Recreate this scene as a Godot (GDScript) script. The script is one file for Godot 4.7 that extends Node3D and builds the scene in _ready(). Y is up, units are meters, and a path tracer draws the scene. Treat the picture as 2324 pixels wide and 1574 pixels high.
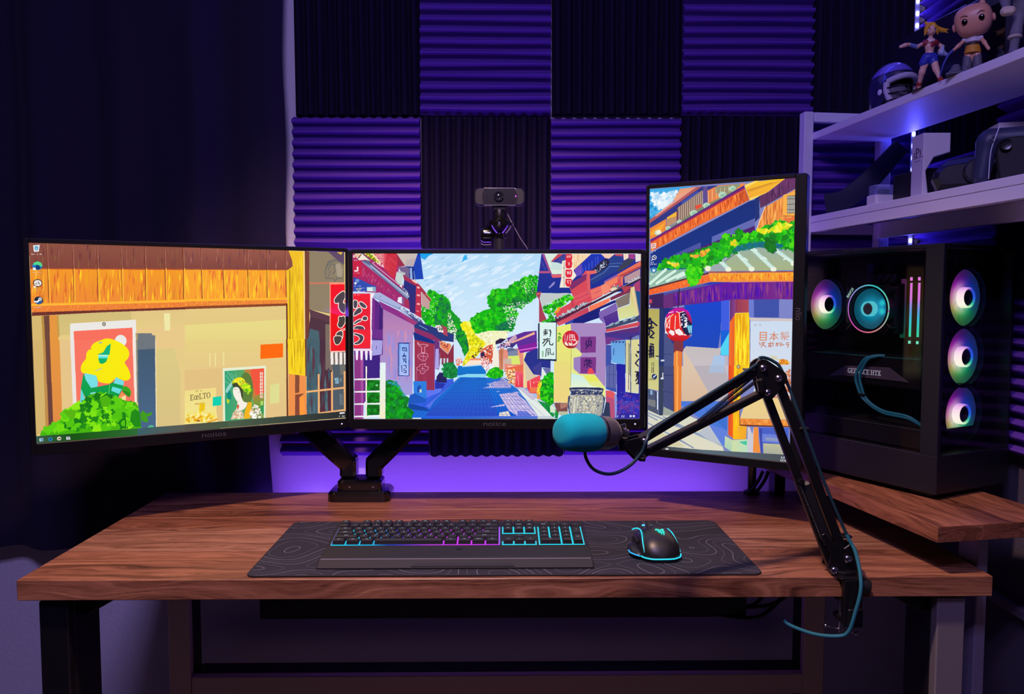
extends Node3D

# ---------------------------------------------------------------- mesh builder
class MB:
	var v := PackedVector3Array()
	var n := PackedVector3Array()
	var uv := PackedVector2Array()
	var ix := PackedInt32Array()
	var xf := Transform3D()

	func at(p: Vector3, b := Basis()) -> MB:
		xf = Transform3D(b, p)
		return self

	func poly(pts: Array) -> void:  # flat convex face, counter-clockwise from outside
		var q := []
		for p in pts:
			q.append(xf * (p as Vector3))
		var nn := Vector3.ZERO
		for i in q.size():
			nn += (q[i] as Vector3).cross(q[(i + 1) % q.size()])
		nn = nn.normalized()
		var k := v.size()
		for i in q.size():
			v.append(q[i])
			n.append(nn)
			uv.append(Vector2(pts[i].x, pts[i].y))
		for i in range(1, q.size() - 1):
			ix.append_array([k, k + i + 1, k + i])

	func pout(pts: Array, c: Vector3) -> void:  # flat face turned away from c
		var m := Vector3.ZERO
		for p in pts:
			m += p
		m /= pts.size()
		var nn := Vector3.ZERO
		for i in pts.size():
			nn += ((pts[i] as Vector3) - m).cross((pts[(i + 1) % pts.size()] as Vector3) - m)
		if nn.dot(m - c) < 0.0:
			pts = pts.duplicate()
			pts.reverse()
		poly(pts)

	func grid(rows: Array, cu := false, cv := false) -> void:  # normal = d(column) x d(row)
		var R := rows.size()
		var K: int = rows[0].size()
		var k := v.size()
		var nn := []
		for i in R:
			var a: PackedVector3Array = rows[maxi(i - 1, 0)] if not cv else rows[(i - 1 + R) % R]
			var b: PackedVector3Array = rows[mini(i + 1, R - 1)] if not cv else rows[(i + 1) % R]
			var r: PackedVector3Array = rows[i]
			for j in K:
				var j0 := (j - 1 + K) % K if cu else maxi(j - 1, 0)
				var j1 := (j + 1) % K if cu else mini(j + 1, K - 1)
				var du := r[j1] - r[j0]
				var dv := b[j] - a[j]
				nn.append(du.cross(dv))
		for i in R:
			var r: PackedVector3Array = rows[i]
			for j in K:
				var m: Vector3 = nn[i * K + j]
				if m.length() < 1e-13:
					m = Vector3.ZERO
					var i2 := 1 if i == 0 else (R - 2 if i == R - 1 else i)
					for jj in K:
						m += (nn[i2 * K + jj] as Vector3).normalized()
				v.append(xf * r[j])
				n.append((xf.basis * m).normalized())
				uv.append(Vector2(float(j) / maxi(1, K - 1), float(i) / maxi(1, R - 1)))
		for i in (R if cv else R - 1):
			for j in (K if cu else K - 1):
				var a := k + i * K + j
				var b := k + i * K + (j + 1) % K
				var c := k + ((i + 1) % R) * K + (j + 1) % K
				var d := k + ((i + 1) % R) * K + j
				ix.append_array([a, c, b, a, d, c])

	func box(c: Vector3, s: Vector3, e := 0.0) -> MB:  # chamfered box
		e = minf(e, minf(s.x, minf(s.y, s.z)) * 0.45)
		var h := s * 0.5
		var P := func(sx: float, sy: float, sz: float, axis: int) -> Vector3:
			var p := Vector3(sx * (h.x - e), sy * (h.y - e), sz * (h.z - e))
			p[axis] = [sx, sy, sz][axis] * h[axis]
			return c + p
		for s1 in [-1.0, 1.0]:
			pout([P.call(s1, -1.0, -1.0, 0), P.call(s1, 1.0, -1.0, 0), P.call(s1, 1.0, 1.0, 0), P.call(s1, -1.0, 1.0, 0)], c)
			pout([P.call(-1.0, s1, -1.0, 1), P.call(1.0, s1, -1.0, 1), P.call(1.0, s1, 1.0, 1), P.call(-1.0, s1, 1.0, 1)], c)
			pout([P.call(-1.0, -1.0, s1, 2), P.call(1.0, -1.0, s1, 2), P.call(1.0, 1.0, s1, 2), P.call(-1.0, 1.0, s1, 2)], c)
			if e > 0.0:
				for s2 in [-1.0, 1.0]:
					pout([P.call(s1, s2, -1.0, 0), P.call(s1, s2, 1.0, 0), P.call(s1, s2, 1.0, 1), P.call(s1, s2, -1.0, 1)], c)
					pout([P.call(s1, -1.0, s2, 0), P.call(s1, 1.0, s2, 0), P.call(s1, 1.0, s2, 2), P.call(s1, -1.0, s2, 2)], c)
					pout([P.call(-1.0, s1, s2, 1), P.call(1.0, s1, s2, 1), P.call(1.0, s1, s2, 2), P.call(-1.0, s1, s2, 2)], c)
					for s3 in [-1.0, 1.0]:
						pout([P.call(s1, s2, s3, 0), P.call(s1, s2, s3, 1), P.call(s1, s2, s3, 2)], c)
		return self

	func hexa(p: Array) -> MB:  # eight corners: bottom four round, top four round
		var c := Vector3.ZERO
		for q in p:
			c += q / 8.0
		pout([p[0], p[1], p[2], p[3]], c)
		pout([p[4], p[5], p[6], p[7]], c)
		for i in 4:
			pout([p[i], p[(i + 1) % 4], p[4 + (i + 1) % 4], p[4 + i]], c)
		return self

	func lathe(prof: Array, seg := 24, cap := true) -> MB:  # Vector2(radius, height), rising, round y
		var runs := [[prof[0]]]
		for i in range(1, prof.size()):
			runs[-1].append(prof[i])
			if i < prof.size() - 1:
				var a: Vector2 = (prof[i] - prof[i - 1]).normalized()
				var b: Vector2 = (prof[i + 1] - prof[i]).normalized()
				if a.dot(b) < 0.8:
					runs.append([prof[i]])
		for run in runs:
			var rows := []
			for p in run:
				var r := PackedVector3Array()
				for j in seg:
					var t := TAU * j / seg
					r.append(Vector3(cos(t) * p.x, p.y, -sin(t) * p.x))
				rows.append(r)
			grid(rows, true)
		if cap:
			for e in [0, prof.size() - 1]:
				if prof[e].x > 1e-6:
					var f := []
					for j in seg:
						var t := TAU * j / seg * (1.0 if e else -1.0)
						f.append(Vector3(cos(t) * prof[e].x, prof[e].y, -sin(t) * prof[e].x))
					poly(f)
		return self

	func ball(c: Vector3, r: Vector3, seg := 20, b := Basis()) -> MB:
		var rows := []
		var m := seg / 2
		for i in m + 1:
			var ph := PI * (float(i) / m - 0.5)
			var row := PackedVector3Array()
			for j in seg:
				var t := TAU * j / seg
				row.append(c + b * Vector3(cos(t) * cos(ph) * r.x, sin(ph) * r.y, -sin(t) * cos(ph) * r.z))
			rows.append(row)
		grid(rows, true)
		return self

	func tube(pts: Array, r, sides := 10, cap := true) -> MB:  # r: a number or one per point
		var T := []
		for i in pts.size():
			var a: Vector3 = pts[maxi(i - 1, 0)]
			var b: Vector3 = pts[mini(i + 1, pts.size() - 1)]
			T.append((b - a).normalized())
		var N: Vector3 = (T[0] as Vector3).cross(Vector3(0.31, 0.57, 0.76)).normalized()
		var rows := []
		for i in pts.size():
			N = (N - T[i] * N.dot(T[i])).normalized()
			var B: Vector3 = (T[i] as Vector3).cross(N)
			var rr: float = r[i] if r is Array else r
			var row := PackedVector3Array()
			for j in sides:
				var t := TAU * j / sides
				row.append(pts[i] + (N * cos(t) + B * sin(t)) * rr)
			rows.append(row)
		grid(rows, true)
		if cap:
			poly(Array(rows[-1]))
			var f := Array(rows[0])
			f.reverse()
			poly(f)
		return self

	func bar(a: Vector3, b: Vector3, w: float, h: float, up := Vector3.UP, e := 0.001) -> MB:  # square bar from a to b
		var d := (b - a).normalized()
		var x := up.cross(d).normalized()
		var y := d.cross(x)
		var old := xf
		xf = old * Transform3D(Basis(x, y, d), (a + b) * 0.5)
		box(Vector3.ZERO, Vector3(w, h, (b - a).length()), e)
		xf = old
		return self

	func prism(p: PackedVector2Array, z0: float, z1: float, e := 0.0, back_e := 0.0) -> MB:  # outline in xy, from z0 to z1
		p = p.duplicate()
		if Geometry2D.is_polygon_clockwise(p) != Geometry2D.is_polygon_clockwise(PackedVector2Array([Vector2(0, 0), Vector2(1, 0), Vector2(0, 1)])):
			p.reverse()
		var K := p.size()
		var f := inset(p, e) if e > 0.0 else p
		var g := inset(p, back_e) if back_e > 0.0 else p
		var loops := []
		if back_e > 0.0:
			loops.append([g, z0])
		loops.append([p, z0 + back_e])
		loops.append([p, z1 - e])
		if e > 0.0:
			loops.append([f, z1])
		for l in loops.size() - 1:
			var A: PackedVector2Array = loops[l][0]
			var B: PackedVector2Array = loops[l + 1][0]
			for i in K:
				var j := (i + 1) % K
				poly([Vector3(A[i].x, A[i].y, loops[l][1]), Vector3(A[j].x, A[j].y, loops[l][1]), Vector3(B[j].x, B[j].y, loops[l + 1][1]), Vector3(B[i].x, B[i].y, loops[l + 1][1])])
		var t := Geometry2D.triangulate_polygon(p)
		for i in range(0, t.size(), 3):
			var s := signf((f[t[i + 1]] - f[t[i]]).cross(f[t[i + 2]] - f[t[i]]))
			var a := f[t[i]]
			var b := f[t[i + 1]] if s > 0 else f[t[i + 2]]
			var c := f[t[i + 2]] if s > 0 else f[t[i + 1]]
			poly([Vector3(a.x, a.y, z1), Vector3(b.x, b.y, z1), Vector3(c.x, c.y, z1)])
			a = g[t[i]]
			b = g[t[i + 1]] if s > 0 else g[t[i + 2]]
			c = g[t[i + 2]] if s > 0 else g[t[i + 1]]
			poly([Vector3(a.x, a.y, z0), Vector3(c.x, c.y, z0), Vector3(b.x, b.y, z0)])
		return self

	func inset(p: PackedVector2Array, e: float) -> PackedVector2Array:
		var o := PackedVector2Array()
		var K := p.size()
		for i in K:
			var a := (p[i] - p[(i - 1 + K) % K]).normalized()
			var b := (p[(i + 1) % K] - p[i]).normalized()
			var na := Vector2(-a.y, a.x)
			var nb := Vector2(-b.y, b.x)
			var m := (na + nb).normalized()
			o.append(p[i] + m * e / maxf(0.4, m.dot(na)))
		return o

	func mesh() -> ArrayMesh:
		var a := []
		a.resize(Mesh.ARRAY_MAX)
		a[Mesh.ARRAY_VERTEX] = v
		a[Mesh.ARRAY_NORMAL] = n
		a[Mesh.ARRAY_TEX_UV] = uv
		a[Mesh.ARRAY_INDEX] = ix
		var m := ArrayMesh.new()
		m.add_surface_from_arrays(Mesh.PRIMITIVE_TRIANGLES, a)
		return m


func rrect(w: float, h: float, r: float, seg := 4, c := Vector2.ZERO) -> PackedVector2Array:
	var p := PackedVector2Array()
	for k in 4:
		var o := Vector2([1, -1, -1, 1][k] * (w / 2 - r), [1, 1, -1, -1][k] * (h / 2 - r))
		for i in seg + 1:
			p.append(c + o + Vector2.from_angle(PI / 2 * (k + float(i) / seg)) * r)
	return p


func oval(rx: float, ry: float, seg := 24, c := Vector2.ZERO) -> PackedVector2Array:
	var p := PackedVector2Array()
	for i in seg:
		p.append(c + Vector2(cos(TAU * i / seg) * rx, sin(TAU * i / seg) * ry))
	return p


func pv2(a: Array) -> PackedVector2Array:
	var p := PackedVector2Array()
	for i in range(0, a.size(), 2):
		p.append(Vector2(a[i], a[i + 1]))
	return p


func spline(pts: Array, per := 8) -> Array:  # a smooth line through the points
	var o := []
	for i in pts.size() - 1:
		var a: Vector3 = pts[maxi(i - 1, 0)]
		var d: Vector3 = pts[mini(i + 2, pts.size() - 1)]
		for k in per:
			o.append((pts[i] as Vector3).cubic_interpolate(pts[i + 1], a, d, float(k) / per))
	o.append(pts[-1])
	return o


# ---------------------------------------------------------------- scene tree
var taken := {}


func numbered(called: String) -> String:
	var k: int = taken.get(called, 0)
	taken[called] = k + 1
	return called if k == 0 else "%s_%03d" % [called, k]


func tag(o: Node, label: String, category: String, group := "") -> Node:
	o.set_meta("label", label)
	o.set_meta("category", category)
	if group:
		o.set_meta("group", group)
	return o


func thing(called: String, label: String, category: String, at := Vector3.ZERO, b := Basis(), group := "") -> Node3D:
	var o := Node3D.new()
	o.name = numbered(called)
	add_child(o)
	o.transform = Transform3D(b, at)
	tag(o, label, category, group)
	return o


func part(root: Node, called: String, m, mat: Material, xf := Transform3D(), label := "") -> MeshInstance3D:
	var o := MeshInstance3D.new()
	o.name = called
	o.mesh = m.mesh() if m is MB else m
	o.material_override = mat
	o.transform = xf
	root.add_child(o, true)
	if label:
		o.set_meta("label", label)
	return o


func single(called: String, label: String, category: String, m, mat: Material, xf := Transform3D(), group := "") -> MeshInstance3D:
	var o := part(self, numbered(called), m, mat, xf)
	tag(o, label, category, group)
	return o


func struct(called: String, m, mat: Material, xf := Transform3D()) -> MeshInstance3D:
	var o := part(self, called, m, mat, xf)
	o.set_meta("kind", "structure")
	return o


func yawed(deg: float) -> Basis:
	return Basis(Vector3.UP, deg_to_rad(deg))


# ---------------------------------------------------------------- materials
func mat(c: String, rough := 0.6, metal := 0.0, spec := 0.5) -> StandardMaterial3D:
	var m := StandardMaterial3D.new()
	m.albedo_color = Color(c)
	m.roughness = rough
	m.metallic = metal
	m.metallic_specular = spec
	return m


func glow(c: String, e := 1.0) -> StandardMaterial3D:
	var m := mat("101010", 0.5)
	m.emission_enabled = true
	m.emission = Color(c)
	m.emission_energy_multiplier = e
	return m


func bumpy(m: StandardMaterial3D, freq: float, cm: float, tile := 8.0, seed_ := 3) -> StandardMaterial3D:
	var f := FastNoiseLite.new()
	f.seed = seed_
	f.frequency = freq
	f.fractal_octaves = 3
	var t := NoiseTexture2D.new()
	t.width = 256
	t.height = 256
	t.seamless = true
	t.noise = f
	m.heightmap_enabled = true
	m.heightmap_texture = t
	m.heightmap_scale = cm
	m.uv1_triplanar = true
	m.uv1_scale = Vector3.ONE * tile
	return m


const SCREEN_LIGHT := 0.02
const KEY_GLOW := 1.0
const FAN_GLOW := 1.0
const CORNER_LIGHT := 0.05


func _ready() -> void:
	var cam := Camera3D.new()
	cam.name = "camera"
	cam.fov = rad_to_deg(2.0 * atan(787.0 / 1800.0))
	cam.position = Vector3(0, 1.196, 0)
	cam.rotation = Vector3(deg_to_rad(-3.63), deg_to_rad(-0.7), 0)
	cam.near = 0.02
	add_child(cam)
	var e := Environment.new()
	e.background_mode = Environment.BG_COLOR
	e.background_color = Color("000000")
	e.tonemap_mode = Environment.TONE_MAPPER_LINEAR
	e.tonemap_exposure = 1.0
	e.sdfgi_enabled = true
	e.ssao_enabled = true
	e.ssil_enabled = true
	var we := WorldEnvironment.new()
	we.name = "environment"
	we.environment = e
	add_child(we)
	build_lights()
	wood_tex = wood_image()
	build_room()
	build_foam()
	build_curtain()
	build_desk()
	build_side_desk()
	build_monitors()
	build_pc()
	build_shelf_unit()
	build_boom()
	build_mat()
	build_keyboard()
	build_mouse()
	build_webcam()
	build_helmet()
	build_figures()
	build_lower_shelf()
	build_lamps()


func area(called: String, at: Vector3, towards: Vector3, size: Vector2, c: String, e: float) -> void:
	var a := AreaLight3D.new()
	a.name = called
	add_child(a, true)
	var up := Vector3.UP if absf(towards.normalized().y) < 0.95 else Vector3.BACK
	a.look_at_from_position(at, at + towards, up)
	a.area_size = size
	a.light_color = Color(c)
	a.light_energy = e
	a.area_range = 6.0
	a.shadow_enabled = true


func build_lights() -> void:
	# ceiling downlight over the desk
	var s := SpotLight3D.new()
	s.name = "ceiling_lamp_glow"
	add_child(s)
	s.look_at_from_position(Vector3(-0.25, 2.44, -0.75), Vector3(-0.05, 0.75, -1.35), Vector3.BACK)
	s.spot_angle = 37.0
	s.spot_angle_attenuation = 0.7
	s.light_size = 0.06
	s.light_color = Color("ffd2bc")
	s.light_energy = 4.6
	s.spot_range = 8.0
	s.shadow_enabled = true
	# purple strip along the rear edge of the desk
	area("desk_strip_glow", Vector3(0, 0.70, -1.815), Vector3(0, 0.8, -0.6), Vector2(1.1, 0.02), "7c46e8", 0.155)
	# purple strips on the backs of the monitors
	area("monitor_strip_glow", Vector3(-0.02, 1.16, -1.71), Vector3(0, 0.9, -0.5), Vector2(0.9, 0.03), "7c46e8", 0.17)
	# blue strip where wall meets ceiling
	area("ceiling_strip_glow", Vector3(-0.2, 2.42, -1.80), Vector3(0, -1, -0.12), Vector2(2.0, 0.02), "3a3cff", 0.4)
	# pale violet light panel under the ceiling, in front of the desk
	area("room_panel_glow", Vector3(-0.15, 2.40, 0.25), Vector3(0.05, -0.62, -1), Vector2(0.5, 0.3), "b8a4ff", 4.0)


# ---------------------------------------------------------------- the room
func foam_mesh(w: float, h: float, ridges: int, seed_: int) -> MB:  # ridges run along x
	var rng := RandomNumberGenerator.new()
	rng.seed = seed_
	var m := MB.new()
	var rows := []
	var per := 10
	var cols := 9
	var ph := []
	for r in ridges + 1:
		ph.append([rng.randf_range(-1, 1) * 0.0016, rng.randf_range(0, TAU), rng.randf_range(-1, 1) * 0.0012])
	for i in ridges * per + 1:
		var t := float(i) / per
		var k := 0.5 - 0.5 * cos(TAU * t)
		var z := 0.010 + 0.021 * pow(k, 0.85)
		var p: Array = ph[int(round(t))]
		var row := PackedVector3Array()
		for j in cols:
			var u := float(j) / (cols - 1)
			var edge := 1.0 if i > 0 and i < ridges * per else 0.0
			row.append(Vector3((u - 0.5) * w, (t / ridges - 0.5) * h + edge * (p[0] * sin(u * 3.0 + p[1]) + p[2] * (u - 0.5)), z))
		rows.append(row)
	m.grid(rows)
	for s in [0, cols - 1]:  # the cut sides
		var side := []
		for r in rows:
			var p: Vector3 = r[s]
			side.append(PackedVector3Array([Vector3(p.x, p.y, 0), p] if s == 0 else [p, Vector3(p.x, p.y, 0)]))
		m.grid(side)
	for e in [0, rows.size() - 1]:
		var r: PackedVector3Array = rows[e]
		m.pout([r[0], r[cols - 1], Vector3(r[cols - 1].x, r[0].y, 0), Vector3(r[0].x, r[0].y, 0)], Vector3.ZERO)
	return m


func build_room() -> void:
	var wall := bumpy(mat("d2cfd6", 0.85), 0.05, 0.06, 5.0)
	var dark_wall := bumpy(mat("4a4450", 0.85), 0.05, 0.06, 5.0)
	struct("wall_back", MB.new().box(Vector3(-0.4, 1.25, -1.97), Vector3(2.86, 2.5, 0.12)), wall)
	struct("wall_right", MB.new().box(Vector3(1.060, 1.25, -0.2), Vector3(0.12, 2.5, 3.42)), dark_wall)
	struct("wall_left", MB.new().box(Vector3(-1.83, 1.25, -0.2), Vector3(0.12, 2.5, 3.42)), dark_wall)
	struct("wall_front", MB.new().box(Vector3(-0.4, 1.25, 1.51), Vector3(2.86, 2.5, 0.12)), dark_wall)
	struct("floor", MB.new().box(Vector3(-0.4, -0.06, -0.2), Vector3(2.98, 0.12, 3.54)), bumpy(mat("5a5058", 0.9), 0.2, 0.2, 8.0))
	struct("ceiling", MB.new().box(Vector3(-0.4, 2.56, -0.2), Vector3(2.98, 0.12, 3.54)), bumpy(mat("8a8790", 0.9), 0.05, 0.06, 5.0))
	struct("trim_1", MB.new().box(Vector3(0.991, 0.594, -0.6), Vector3(0.018, 0.02, 2.6), 0.003), mat("6b6470", 0.5))
	struct("baseboard_back", MB.new().box(Vector3(-0.4, 0.045, -1.903), Vector3(2.74, 0.09, 0.014), 0.003), mat("b9b6bc", 0.5))


func build_foam() -> void:
	var purple := bumpy(mat("613a9e", 0.95, 0.0, 0.2), 0.35, 0.05, 9.0)
	var dark := bumpy(mat("1f1a30", 0.95, 0.0, 0.2), 0.35, 0.05, 9.0)
	var group := "acoustic foam panels on the walls"
	var whole := [foam_mesh(0.305, 0.305, 12, 5).mesh(), foam_mesh(0.305, 0.305, 12, 11).mesh(), foam_mesh(0.305, 0.305, 12, 23).mesh()]
	var turned := Basis(Vector3.BACK, PI / 2)
	# label, purple, x, y, narrower than whole
	var P := [
		["dark foam panel with upright ridges in the top row, beside the curtain edge", false, -0.3385, 1.772, 0.96],
		["purple foam panel with level ridges in the top row, above the left of the webcam", true, -0.0385, 1.7735],
		["dark foam panel with upright ridges in the top row, between two purple panels", false, 0.2695, 1.776],
		["purple foam panel with level ridges in the top row, beside the shelf with figurines", true, 0.576, 1.774],
		["purple foam panel with level ridges beside the curtain, above the left monitor", true, -0.3410, 1.465, 0.975],
		["dark foam panel with upright ridges directly behind the webcam", false, -0.0385, 1.462],
		["purple foam panel with level ridges between webcam and upright monitor", true, 0.2675, 1.4625],
		["dark foam panel with upright ridges behind the top of the upright monitor", false, 0.576, 1.466],
	]
	for i in P.size():
		var p: Array = P[i]
		var b := Basis() if p[1] else turned
		b = Basis(Vector3.BACK, [0.004, -0.003, 0.003, -0.004][i % 4]) * b
		if p.size() > 4:
			b = b * Basis.from_scale(Vector3(1, p[4], 1) if not p[1] else Vector3(p[4], 1, 1))
		single("acoustic_foam_panel", p[0], "foam panel", whole[i % 3], purple if p[1] else dark, Transform3D(b, Vector3(p[2], p[3], -1.9095)), group)
	var B := [
		["purple foam panel with level ridges low on the wall, behind the black monitor arm", true, -0.354, 0.966, 0.354, 0.305],
		["dark foam panel with upright ridges low on the wall, under the middle monitor", false, -0.0135, 0.966, 0.322, 0.305],
		["purple foam panel with level ridges low on the wall, behind the teal microphone", true, 0.307, 0.966, 0.314, 0.305],
		["narrow dark foam panel with upright ridges in the top row behind the helmet", false, 0.8535, 1.774, 0.246, 0.305],
		["narrow purple foam panel with level ridges in the corner behind the white shelf unit", true, 0.8535, 1.4655, 0.246, 0.305],
	]
	for p in B:
		var m := foam_mesh(p[4], p[5], 12, 31) if p[1] else foam_mesh(p[5], p[4], int(round(p[4] / 0.0254)), 37)
		single("acoustic_foam_panel", p[0], "foam panel", m, purple if p[1] else dark, Transform3D(Basis() if p[1] else turned, Vector3(p[2], p[3], -1.9095)), group)
	var R := [
		["purple foam panel with level ridges on the right wall, behind the figurines", true, 0, 0],
		["dark foam panel on the right wall, between the figurines and the lower shelf", false, 0, 1],
		["purple foam panel on the right wall, behind the white box on the lower shelf", true, 0, 2],
		["purple foam panel on the right wall, behind the game controller in its stand", true, 1, 1],
		["dark foam panel on the right wall, just under the lower shelf", false, 1, 2],
		["purple foam panel with level ridges on the right wall, beside the computer case", true, 1, 3],
	]
	for i in R.size():
		var p: Array = R[i]
		var b := Basis(Vector3.UP, -PI / 2) * (Basis() if p[1] else turned)
		single("acoustic_foam_panel", p[0], "foam panel", whole[i % 3], purple if p[1] else dark, Transform3D(b, Vector3(0.9995, 1.9625 - 0.306 * p[3], -1.722 + 0.306 * p[2])), group)


func build_curtain() -> void:
	var cloth := bumpy(mat("221d33", 0.9, 0.0, 0.3), 0.4, 0.03, 14.0)
	cloth.rim_enabled = true
	cloth.rim = 0.25
	var front := []
	var back := []
	var K := 150
	for i in 44:
		var y := 0.61 + (2.38 - 0.61) * i / 43.0
		var edge := -0.499
		if y < 1.3:
			edge = lerpf(-0.496, -0.551, smoothstep(1.28, 0.86, y)) + 0.012 * smoothstep(0.86, 0.68, y)
		edge += 0.0025 * sin(y * 17.0)
		var a := PackedVector3Array()
		var b := PackedVector3Array()
		for j in K:
			var u := float(j) / (K - 1)
			var x := lerpf(-1.74, edge, u)
			var f := 0.018 * sin(u * 47.0 + 0.4 * sin(y * 2.1)) + 0.012 * sin(u * 23.0 + 1.3) + 0.006 * sin(u * 81.0 + y)
			f *= 0.55 + 0.3 * smoothstep(0.6, 1.4, y)
			f *= 1.0 - 0.75 * smoothstep(0.8, 1.0, u)
			var hem := 0.004 * sin(u * 38.0 + 1.0) * (1.0 if i == 0 else 0.0)
			var z := -1.838 + f + 0.01 * smoothstep(0.97, 1.0, u) * -1.0
			a.append(Vector3(x, y + hem, z))
			b.append(Vector3(x, y + hem, z - 0.004))
		front.append(a)
		b.reverse()
		back.append(b)
	var m := MB.new()
	m.grid(front)
	m.grid(back)
	for e in [0, K - 1]:
		var s := []
		for i in 44:
			var p: Vector3 = front[i][e]
			var q: Vector3 = back[i][K - 1 - e]
			s.append(PackedVector3Array([q, p] if e == 0 else [p, q]))
		m.grid(s)
	var c := thing("curtain", "black blackout curtain in soft folds along the left of the wall", "curtain")
	part(c, "cloth", m, cloth)
	part(c, "curtain_rod", MB.new().tube([Vector3(-1.75, 2.39, -1.838), Vector3(-0.44, 2.39, -1.868)], 0.011, 12), mat("1a1a1c", 0.3, 0.8))


# ---------------------------------------------------------------- the desk
var wood_tex: ImageTexture


func wood_image() -> ImageTexture:
	var W := 1024
	var H := 512
	var f := FastNoiseLite.new()
	f.seed = 4
	f.frequency = 1.0
	f.fractal_octaves = 4
	var g := FastNoiseLite.new()
	g.seed = 9
	g.frequency = 1.0
	g.fractal_octaves = 2
	var im := Image.create(W, H, false, Image.FORMAT_RGB8)
	var ramp := Gradient.new()
	ramp.offsets = PackedFloat32Array([0.0, 0.25, 0.5, 0.75, 1.0])
	ramp.colors = PackedColorArray([Color("33201a"), Color("5a3a2a"), Color("7c5540"), Color("926850"), Color("ad8266")])
	for y in H:
		for x in W:
			var u := float(x) / W
			var v := float(y) / H
			# wrap along u by blending two looks
			var w := smoothstep(0.8, 1.0, u)
			var s := 0.0
			for k in 2:
				var uu := u - k
				var wt := 1.0 - w if k == 0 else w
				if wt <= 0.0:
					continue
				var warp := g.get_noise_2d(uu * 5.0, v * 9.0)
				var vv := v * 1.0 + warp * 0.045
				var rings := f.get_noise_2d(uu * 2.2 + 3.0, vv * 22.0)
				var line := f.get_noise_2d(uu * 7.0, vv * 110.0 + 50.0)
				var pore := f.get_noise_2d(uu * 30.0 + 9.0, v * 330.0)
				s += wt * (0.52 + rings * 0.46 + line * 0.34 + pore * 0.22)
			im.set_pixel(x, y, ramp.sample(clampf(s, 0.0, 1.0)))
	return ImageTexture.create_from_image(im)


func wood(shift: float, tint: String, along_z := false) -> StandardMaterial3D:
	var m := mat(tint, 0.42, 0.0, 0.45)
	m.albedo_texture = wood_tex
	m.uv1_triplanar = true
	m.uv1_triplanar_sharpness = 8.0
	m.uv1_scale = Vector3(0.62, 1.75, 1.75)
	m.uv1_offset = Vector3(shift * 1.37, shift * 0.61, shift)
	return m


func build_desk() -> void:
	var d := thing("desk", "walnut plank desk with polished metal legs under the three monitors", "desk", Vector3(0.0092, 0, -1.5135))
	var edges := [0.2805, 0.137, 0.004, -0.128, -0.2805]
	var tints := ["f4e6dc", "ffffff", "e6d2c8", "f6e2d6"]
	for i in 4:
		var z1: float = edges[i]
		var z0: float = edges[i + 1]
		var m := MB.new().box(Vector3(0, 0.7335, (z0 + z1) / 2), Vector3(1.551, 0.033, z1 - z0 - 0.0004), 0.0012)
		part(d, "plank", m, wood(0.23 * i + 0.1, tints[i]))
	var chrome := mat("a29aa0", 0.28, 0.7)
	var brushed := mat("d0baa4", 0.5, 0.25)
	var black := mat("0c0c0e", 0.45)
	for s in [-1.0, 1.0]:
		var x := -0.728 if s < 0 else 0.719
		part(d, "leg", MB.new().box(Vector3(x, 0.356, 0.2555), Vector3(0.046, 0.708, 0.02), 0.002), chrome if s > 0 else mat("45424a", 0.16, 0.9))
		part(d, "leg_channel", MB.new().box(Vector3(x, 0.356, 0.205), Vector3(0.045, 0.708, 0.08), 0.002), black)
		var xi: float = x - s * 0.023
		var g := pv2([xi, 0.716, xi, 0.676, xi - s * 0.017, 0.676, xi - s * 0.075, 0.709, xi - s * 0.075, 0.716])
		part(d, "gusset", MB.new().prism(g, 0.19, 0.235, 0.002), black)
		var xr := -0.728 if s < 0 else 0.690
		part(d, "rear_leg", MB.new().box(Vector3(xr, 0.356, -0.222), Vector3(0.047, 0.708, 0.02), 0.002), brushed)
		part(d, "leg_channel", MB.new().box(Vector3(xr, 0.356, -0.258), Vector3(0.046, 0.708, 0.05), 0.002), black)
	part(d, "stretcher", MB.new().box(Vector3(-0.018, 0.327, -0.222), Vector3(1.37, 0.047, 0.02), 0.002), brushed)
	part(d, "stretcher_channel", MB.new().box(Vector3(-0.018, 0.327, -0.258), Vector3(1.37, 0.046, 0.05), 0.002), black)
	part(d, "top_rail", MB.new().box(Vector3(-0.018, 0.702, -0.24), Vector3(1.37, 0.03, 0.03), 0.002), black)


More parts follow.
